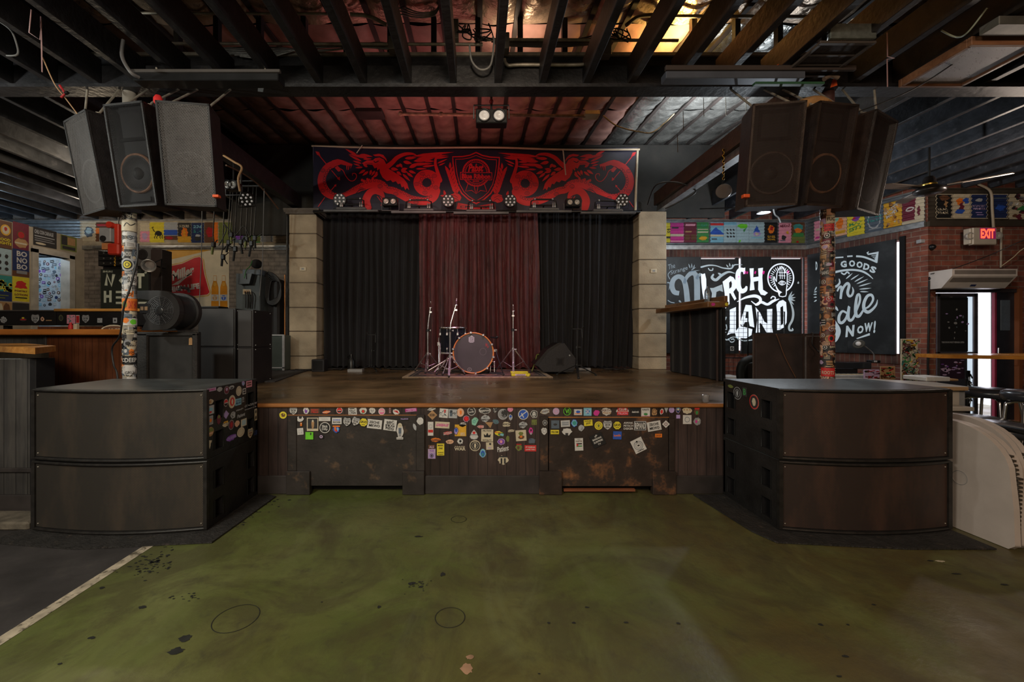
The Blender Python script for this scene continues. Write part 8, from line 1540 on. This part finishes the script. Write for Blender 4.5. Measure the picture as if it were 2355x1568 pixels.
for x,y in((5.62,4.1),(6.9,4.3)):b=MB();b.bbox(x-.05,x+.05,y-.05,y+.05,0,zt-.036,wood_mat('brown_table_post',(.10,.04,.018),(.20,.08,.03),'z',rough=.4),.006);b.build('leg',t)
seatm=PM('black_vinyl_seat',(.030,.032,.040),rough=.25,var=.2,bump=.05,bscale=12)
def stool(px,py,Y,wpx,lab):
 c=W(px,py,Y);r=wpx/2*Y/F;t=thing('bar_stool',(c.x,c.y,0),lab,'stool')
 b=MB();b.lathe([(1e-5,.0),(r*.9,0),(r,.018),(r*1.02,.045),(r*.97,.07),(r*.8,.086),(1e-5,.092)],seatm,(c.x,c.y,c.z-.085),(0,0,1),32);b.build('seat',t)
 for i in range(4):
  a=math.pi/4+math.pi/2*i+.2;d=Vector((math.cos(a),math.sin(a),0));b=MB();p0=Vector((c.x,c.y,c.z-.09))
  b.tube(smooth_pts([tuple(p0+d*r*.3),tuple(p0+d*r*.75+Vector((0,0,-.02))),tuple(p0+d*r*.88+Vector((0,0,-.10))),tuple(Vector((c.x,c.y,.006))+d*r*1.15)],5),.0125,chrome,8);b.build('leg',t)
 b=MB();b.tube([(c.x+r*1.02*math.cos(2*math.pi*i/20),c.y+r*1.02*math.sin(2*math.pi*i/20),.28)for i in range(20)],.009,chrome,6,close=True);b.build('foot_ring',t)
stool(2278,893,4.2,104,'black round bar stool standing before the bright door gap');stool(2378,899,3.45,100,'black round bar stool cut by the right edge, behind the folding tables')
stool(2236,957,3.55,118,'low black bar stool right behind the white shelf');stool(2298,973,3.12,128,'low black bar stool nearest the folding tables')
t=thing('white_counter',(4.2,4.2,0),'white table with a wood edge behind the right subwoofers','table');wt=PM('white_laminate',(.50,.44,.38),rough=.35,var=.1)
zt=wz(889,3.95)
b=MB();b.prism([(3.55,3.98),(wx(2228,3.95),3.95),(wx(2228,3.95)+.1,4.35),(4.3,4.72),(3.55,4.72)],lambda x,y,z:Vector((x,y,z)),zt-.035,zt,wt);b.build('tabletop',t,bevel=.004)
b=MB();b.box(3.56,wx(2226,3.95),3.945,3.955,zt-.036,zt-.004,wood_mat('pale_pine_edge',(.42,.24,.11),(.60,.38,.2),'x',rough=.4));b.build('wood_edge',t)
b=MB();b.box(wx(2150,4.0),wx(2206,4.0),4.0,4.04,0,zt-.035,wt);b.box(wx(2206,4.0),wx(2219,4.0),4.0,4.5,0,zt-.035,P('grey'));b.build('side_panel',t)
b=MB();b.bbox(wx(2150,3.85),wx(2239,3.85),3.84,3.99,wz(945,3.85),wz(936,3.85),wt,.004);b.build('lower_shelf',t)
t=thing('white_box',(wx(2160,4.5),4.5,zt),'pale blue-white box standing on the white table','box');b=MB();b.bbox(wx(2131,4.4),wx(2186,4.4),4.4,4.65,zt,wz(867,4.4),P('white'),.006);b.build('box_body',t);b=MB();b.bbox(wx(2187,4.4),wx(2212,4.4),4.42,4.6,zt,wz(872,4.4),P('tan'),.02);b.build('side_carton',t)
b=MB();q=random.Random(6)
for i in range(12):z=wz(860+i*5.2,4.9);b.tube([(wx(2228,4.9)+q.uniform(-.03,.03),4.9,z),(wx(2228,4.9)+q.uniform(-.03,.03),4.88,z-.05)],.007,P('silver')if i%2 else black_metal,5)
b.tube([(wx(2228,4.9),4.91,0),(wx(2228,4.9),4.91,wz(852,4.9))],.02,black_metal,8);b.build('sculpture_post',label='black post with pale twisted pieces in front of the glass door',cat='post')
ftw=PM('white_folding_plastic',(.52,.45,.41),rough=.42,var=.08,bump=.03,bscale=90);ftd=PM('dark_ribbed_gap',(.05,.038,.028),rough=.7)
def folding(x0,y0,dy,hh,lean,lab,legs=False):
 t=thing('folding_table',(x0,y0+.6,0),lab,'table');L_=.80
 out=[]
 rc=.36
 out.append((0.03,0.0));out.append((.0,.03));out.append((.015,hh*.35))
 for i in range(9):a=math.pi-(math.pi/2)*i/8;out.append((.04+rc+rc*math.cos(a),hh-rc*.78+rc*.78*math.sin(a)))
 out+=[(L_,hh),(L_,0)]
 X=Matrix.Translation((x0,y0,.002))@Matrix.Rotation(R(dy),4,'Z')@Matrix.Rotation(R(lean),4,'Y')
 f=lambda a,b_,d:Vector((d,a,b_))
 b=MB(X);b.prism(out,f,-.022,.014,ftw);b.build('table_half',t,bevel=.008)
 b=MB(X);b.prism([(a*1.0+.02,b_*.985)for a,b_ in out],f,.014,.040,ftd)
 for i in range(22):z=.02+i*.025;zq=max(0,(z-hh+rc*.78)/(rc*.78));a0=(.02 if zq==0 else.04+rc-rc*math.sqrt(max(0,1-zq*zq)))+.004;b.box(.014,.040,a0,a0+.05,z,z+.012,ftd)
 b.build('ribbed_gap',t);b=MB(X);b.prism([(a+.015,b_*.995)for a,b_ in out],f,.040,.078,ftw);b.build('table_half',t,bevel=.008)
 b=MB(X);b.tube([(-.0235,.30+.045*math.cos(2*math.pi*i/24),.34+.045*math.sin(2*math.pi*i/24))for i in range(24)],.0015,P('grey'),4,close=True);b.build('moulded_mark',t)
 if legs:
  b=MB(X);b.tube([(.115,.10,hh*.95),(.115,.22,.10)],.020,black_metal,8);b.tube([(.115,.05,hh*.93),(.115,.30,hh*.93)],.022,black_metal,8);b.tube([(.14,.3,hh*.8),(.14,.4,.1)],.016,black_metal,8);b.build('folded_leg',t)
 return t
folding(3.235,2.50,0,.715,3.0,'white folding table on edge nearest the right subwoofers')
folding(3.36,2.56,-1.5,.735,4.0,'white folding table on edge behind the first one, cut by the right edge',True)
# == CEILING FIXTURES, CONDUITS, WIRES
con=dull_steel
def conduit(pts,r,lab,mt=None,sm=5):b=MB();b.tube(smooth_pts([tuple(p)for p in pts],sm)if sm else pts,r,mt or con,8);return b.build('conduit',label=lab,cat='pipe')
Yc=3.93
for py,x0,x1,r_,lab in((11,330,1560,.016,'long steel conduit, topmost of those above the joists'),(91,1100,1560,.014,'steel conduit running right above the header board'),(30,250,760,.012,'short steel conduit near the top left joists'),(37,1520,1900,.016,'dusty conduit crossing the golden light at the top right'),(100,330,1110,.014,'steel conduit lying on the left part of the header board')):
 conduit([W(x0,py,Yc),W(x1,py+2,Yc)],r_,lab,None,0)
q=random.Random(12)
for i in range(7):conduit([W(480+12*i,112+3*i,3.98),W(620,108+4*i,3.98),W(740,118-2*i+q.uniform(-4,4),3.97),W(860+10*i,98+3*i,3.97),W(900,104+3*i,3.98)],.007,'flexible metal cable bundled on the header board, left half',steel).__setitem__('group','flexible cables on the left header board')
for i in range(5):conduit([W(1120+5*i,88+4*i,3.96),W(1260,96+3*i,3.96),W(1340,88+4*i,3.96),W(1400+6*i,70+6*i,3.95)],.007,'dark flexible cable bundled on the header board, right half',PM('dark_flex',(.10,.08,.07),rough=.5)).__setitem__('group','flexible cables on the right header board')
for i in range(4):conduit([W(905,5+8*i,3.9),W(960,28+4*i,3.9),W(1000,25+3*i,3.9),W(1012,4,3.9)],.006,'looped flexible cable between joists over the middle',steel).__setitem__('group','looped cables over the middle joists')
conduit([W(1440,58,3.9),W(1470,38,3.9),W(1520,34,3.9)],.018,'bent dark conduit near the golden light',PM('dark_flex',(.10,.08,.07)))
conduit([W(806,33,3.9),W(850,38,3.9),W(890,58,3.9)],.018,'bent dusty conduit between the left middle joists')
conduit([W(1160,136,3.70),W(1168,150,3.68),W(1200,149,3.68),W(1330,149,3.68),W(1350,143,3.69)],.014,'bent steel conduit hanging on the front of the main beam')
conduit([W(1080,105,3.62),W(1085,140,3.6),W(1105,160,3.6),W(1128,150,3.6),W(1136,100,3.62),W(1134,85,3.65)],.009,'grey cable loop hanging in front of the beam near the middle',PM('grey_cord',(.16,.16,.16)))
conduit([W(284,92,3.35),W(281,130,3.35),W(300,165,3.35),W(320,178,3.4)],.014,'bent grey conduit entering the black channel on the left',PM('grey_conduit',(.13,.12,.12),rough=.5))
for px,py,lab,w_,h_ in((1042,68,'grey electrical box above the beam left of the middle',.05,.09),(1164,95,'grey electrical box above the beam right of the middle',.03,.075),(1393,108,'grey electrical box tilted beside the golden light',.05,.08),(903,100,'dusty electrical box on the header board',.04,.06)):
 c=W(px,py,3.88);b=MB();b.bbox(c.x-w_,c.x+w_,3.86,3.95,c.z-h_,c.z+h_,PM('grey_box_metal',(.20,.18,.16),rough=.5,metal=.4),.005);t=b.build('junction_box',label=lab,cat='box')
 b=MB();b.lathe([(.008,0),(.008,.005)],steel,(c.x,3.86,c.z+h_*.6),(0,-1,0),8);b.build('cover_screw',t)
for i,(px,py)in enumerate(((1065,70),(1110,75),(1420,75))):
 c=W(px,py,3.85);q2=random.Random(i);cable([tuple(c+Vector((q2.uniform(-.12,.12),q2.uniform(-.03,.03),q2.uniform(-.08,.08))))for _ in range(14)],.006,cable_mat,['tangle of black wires beside the middle grey electrical box','tangle of black wires over the middle joists','tangle of black wires by the golden light'][i],'wire_tangle','wire')
t=thing('cable_channel',tuple(W(480,186,3.5)),'long black metal channel under the joists on the left','channel');b=MB();x0,x1=wx(318,3.5),wx(648,3.5);b.bbox(x0,x1,3.44,3.56,3.40,3.47,black_metal,.006);b.build('channel',t);b=MB();b.bbox(x0-.01,x1+.02,3.42,3.45,3.455,3.48,PM('dusty_flange',(.07,.06,.055),rough=.6),.003);b.build('flange',t)
for px in(360,610):b=MB();x=wx(px,3.5);b.tube([(x,3.5,3.47),(x,3.5,3.54)],.008,con,6);b.build('hanger',t)
t=thing('strip_light',tuple(W(1700,190,3.5)),'grey strip light fixture under the joists on the right','light');b=MB();x0,x1=wx(1522,3.5),wx(1836,3.5);b.bbox(x0,x1,3.42,3.52,3.405,3.47,PM('grey_strip_metal',(.10,.11,.14),rough=.45,metal=.3),.006);b.build('housing',t);b=MB();b.bbox(x0-.01,x1+.4,3.40,3.43,3.46,3.50,PM('dusty_brown',(.05,.035,.03),rough=.7),.004);b.build('dusty_rail',t)
for x in(x0+.2,x1-.2):b=MB();b.tube([(x,3.47,3.47),(x,3.47,3.54)],.008,con,6);b.build('hanger',t)
b=MB();b.bbox(wx(1728,3.45),wx(1886,3.45),3.40,3.44,3.345,3.365,PM('green_angle_iron',(.03,.10,.05),rough=.5),.003);b.build('angle_iron',label='short green angle iron just above the right hanging speakers',cat='bracket')
for px,py,Y,lab in((1782,160,3.45,'orange tag taped to the left end of the ceiling vent'),(1918,188,3.6,'orange rag tucked above the right strip light')):
 b=MB();c=W(px,py,Y);b.prism([(-.03,-.05),(.03,-.03),(.02,.03),(.035,.05),(-.01,.02)],lambda x,z,d:c+Vector((x,d,z)),0,.004,tapeo);b.build('orange_tag',label=lab,cat='tag')
b=MB();c=W(1895,182,3.5);b.tube(smooth_pts([tuple(c),tuple(c+Vector((.06,0,.03))),tuple(c+Vector((.12,0,.01)))],4),.018,PM('dusty_cloth',(.16,.11,.08),rough=.9),8);b.build('dusty_rag',label='knotted dusty rag on the right strip light',cat='rag')
b=MB();c=W(594,196,3.66);b.prism([(-.025,-.03),(.02,-.035),(.03,.02),(-.02,.03)],lambda x,z,d:Vector((c.x+x,3.715+d*0-d,c.z+z)),0.012,.018,P('silver'));b.build('paper_note',label='small grey paper stuck on the main beam at the left',cat='paper')
t=thing('ceiling_vent',(2.76,3.3,3.49),'square return air vent with a dark dusty grille under the right joists','vent');b=MB()
x0,x1,y0,y1=2.58,2.94,3.14,3.50
for a in((x0-.03,x1+.03,y0-.03,y0),(x0-.03,x1+.03,y1,y1+.03),(x0-.03,x0,y0,y1),(x1,x1+.03,y0,y1)):b.bbox(*a,3.475,3.495,PM('vent_frame_metal',(.11,.09,.08),rough=.5,metal=.4),.003)
b.build('frame',t);b=MB();b.box(x0,x1,y0,y1,3.486,3.492,PM('dusty_filter',(.040,.026,.023),rough=.95,var=.5,scale=60));b.build('filter',t)
b=MB()
for i in range(1,3):b.box(x0,x1,y0+(y1-y0)*i/3-.006,y0+(y1-y0)*i/3+.006,3.478,3.486,PM('vent_frame_metal',(.11,.09,.08)))
b.build('cross_bar',t)
b=MB();b.bbox(x0+.02,x1-.0,y0-.06,y0-.035,3.49,3.60,PM('galvanised_box',(.22,.24,.22),rough=.45,metal=.6,var=.3,scale=20),.003);b.build('duct_side',t)
t=thing('framed_diffuser',(3.92,3.34,3.44),'pale sparkling light panel in a wooden frame under the joists at the right','light')
x0,x1,y0,y1=3.66,4.14,3.10,3.58;fw=wood_mat('reddish_frame_wood',(.22,.09,.045),(.34,.16,.08),'x',rough=.5);b=MB()
for a in((x0-.03,x1+.03,y0-.03,y0),(x0-.03,x1+.03,y1,y1+.03),(x0-.03,x0,y0,y1),(x1,x1+.03,y0,y1)):b.bbox(*a,3.435,3.50,fw,.004)
b.build('frame',t);spk=PM('sparkling_diffuser',(.30,.28,.28),rough=.35,var=.15,scale=200,bump=1.,bscale=260,metal=.3);b=MB();b.box(x0,x1,y0,y1,3.455,3.462,spk);b.build('diffuser',t)
q=random.Random(7);b=MB()
for i in range(60):x,y=q.uniform(x0+.03,x1-.03),q.uniform(y0+.03,y1-.03);b.lathe([(.0025,0),(1e-5,.002)],chrome,(x,y,3.455),(0,0,-1),5)
b.build('sparkles',t)
b=MB();b.bbox(3.62,4.3,2.9,3.02,3.46,3.52,PM('grey_duct',(.20,.19,.17),rough=.5,metal=.5,var=.3),.004);b.build('duct_board',label='grey metal board above the sparkling panel at the right edge',cat='duct')
cable([W(72,22,2.9),W(67,75,2.95),W(92,92,2.95),(W(94,38,2.95)),W(97,166,3.0)],.004,PM('pinkish_wire',(.42,.24,.24),rough=.5),'thin pink wire looping down at the top left','wire','wire',1)
cable([W(98,132,3.0),W(125,192,3.05),W(150,225,3.1),W(178,262,3.15)],.004,P('tan'),'thin tan wire slanting down behind the outermost left speaker','wire','wire')
cable([W(0,50,3.1),W(25,70,3.1),W(38,100,3.1),W(40,125,3.1),W(15,128,3.1)],.006,PM('grey_cord',(.16,.16,.16)),'grey cord drooping from the joists at the far top left','cord','cord')
c=W(150,215,3.08);b=MB();b.tube([c+Vector((-.04,0,.06)),c+Vector((0,0,0)),c+Vector((-.03,0,-.03))],.008,P('crimson'));b.tube([c+Vector((.0,0,0)),c+Vector((.02,0,.01))],.012,black_metal);b.build('wire_connector',label='small red connector on the tan wire at the upper left',cat='connector')
cable([W(2040,75,3.3),W(2041,130,3.3),W(2057,134,3.3),W(2040,136,3.3),W(2041,200,3.3)],.004,PM('pinkish_wire',(.42,.24,.24)),'thin pink wire hanging from a joist at the upper right','wire','wire',1)
cable([W(2270,18,2.9),W(2225,75,3.0),W(2198,85,3.1),W(2165,70,3.1)],.006,PM('grey_green_wire',(.30,.32,.24),rough=.5),'pale looped wire near the top right corner','wire','wire')
cable([W(2230,120,3.3),W(2100,205,3.4),W(1960,262,3.5)],.005,cable_mat,'black cord running from the right speakers to the framed panel')
for k,(px,Y)in enumerate(((155,4.5),(1690,5.2))):pass
for i,(px,y0,y1)in enumerate(((1618,224,268),(1669,224,265),(1715,224,256),(1571,255,300),(1558,310,350))):
 b=MB();b.tube([W(px,y0,5.3),W(px+1,y1,5.3)],.004,PM('dusty_string',(.10,.09,.07),rough=.9),5);b.build('hanging_string',label='thin dusty string hanging from the silver insulation',cat='string',group='strings under the silver insulation')
cable([W(1490,470,6.4),W(1510,425,6.0),W(1560,420,5.9),W(1600,440,5.8),W(1560,465,5.9),W(1530,480,6.0)],.012,cable_mat,'bundle of black cable looping below the brown side beam')
cable([W(640,480,6.4),W(600,430,5.8),W(560,400,5.2),W(520,380,4.8)],.010,PM('brown_pipe',(.14,.07,.04),rough=.6),'brown pipe slanting along the left side beam','side_pipe','pipe')
cable([(-2.94,4.8,3.37),W(538,372,4.75),W(556,385,4.75),W(548,410,4.75),(W(552,440,4.8))],.012,P('tan'),'tan chain-like strap holding the hanging LED light','strap','strap')
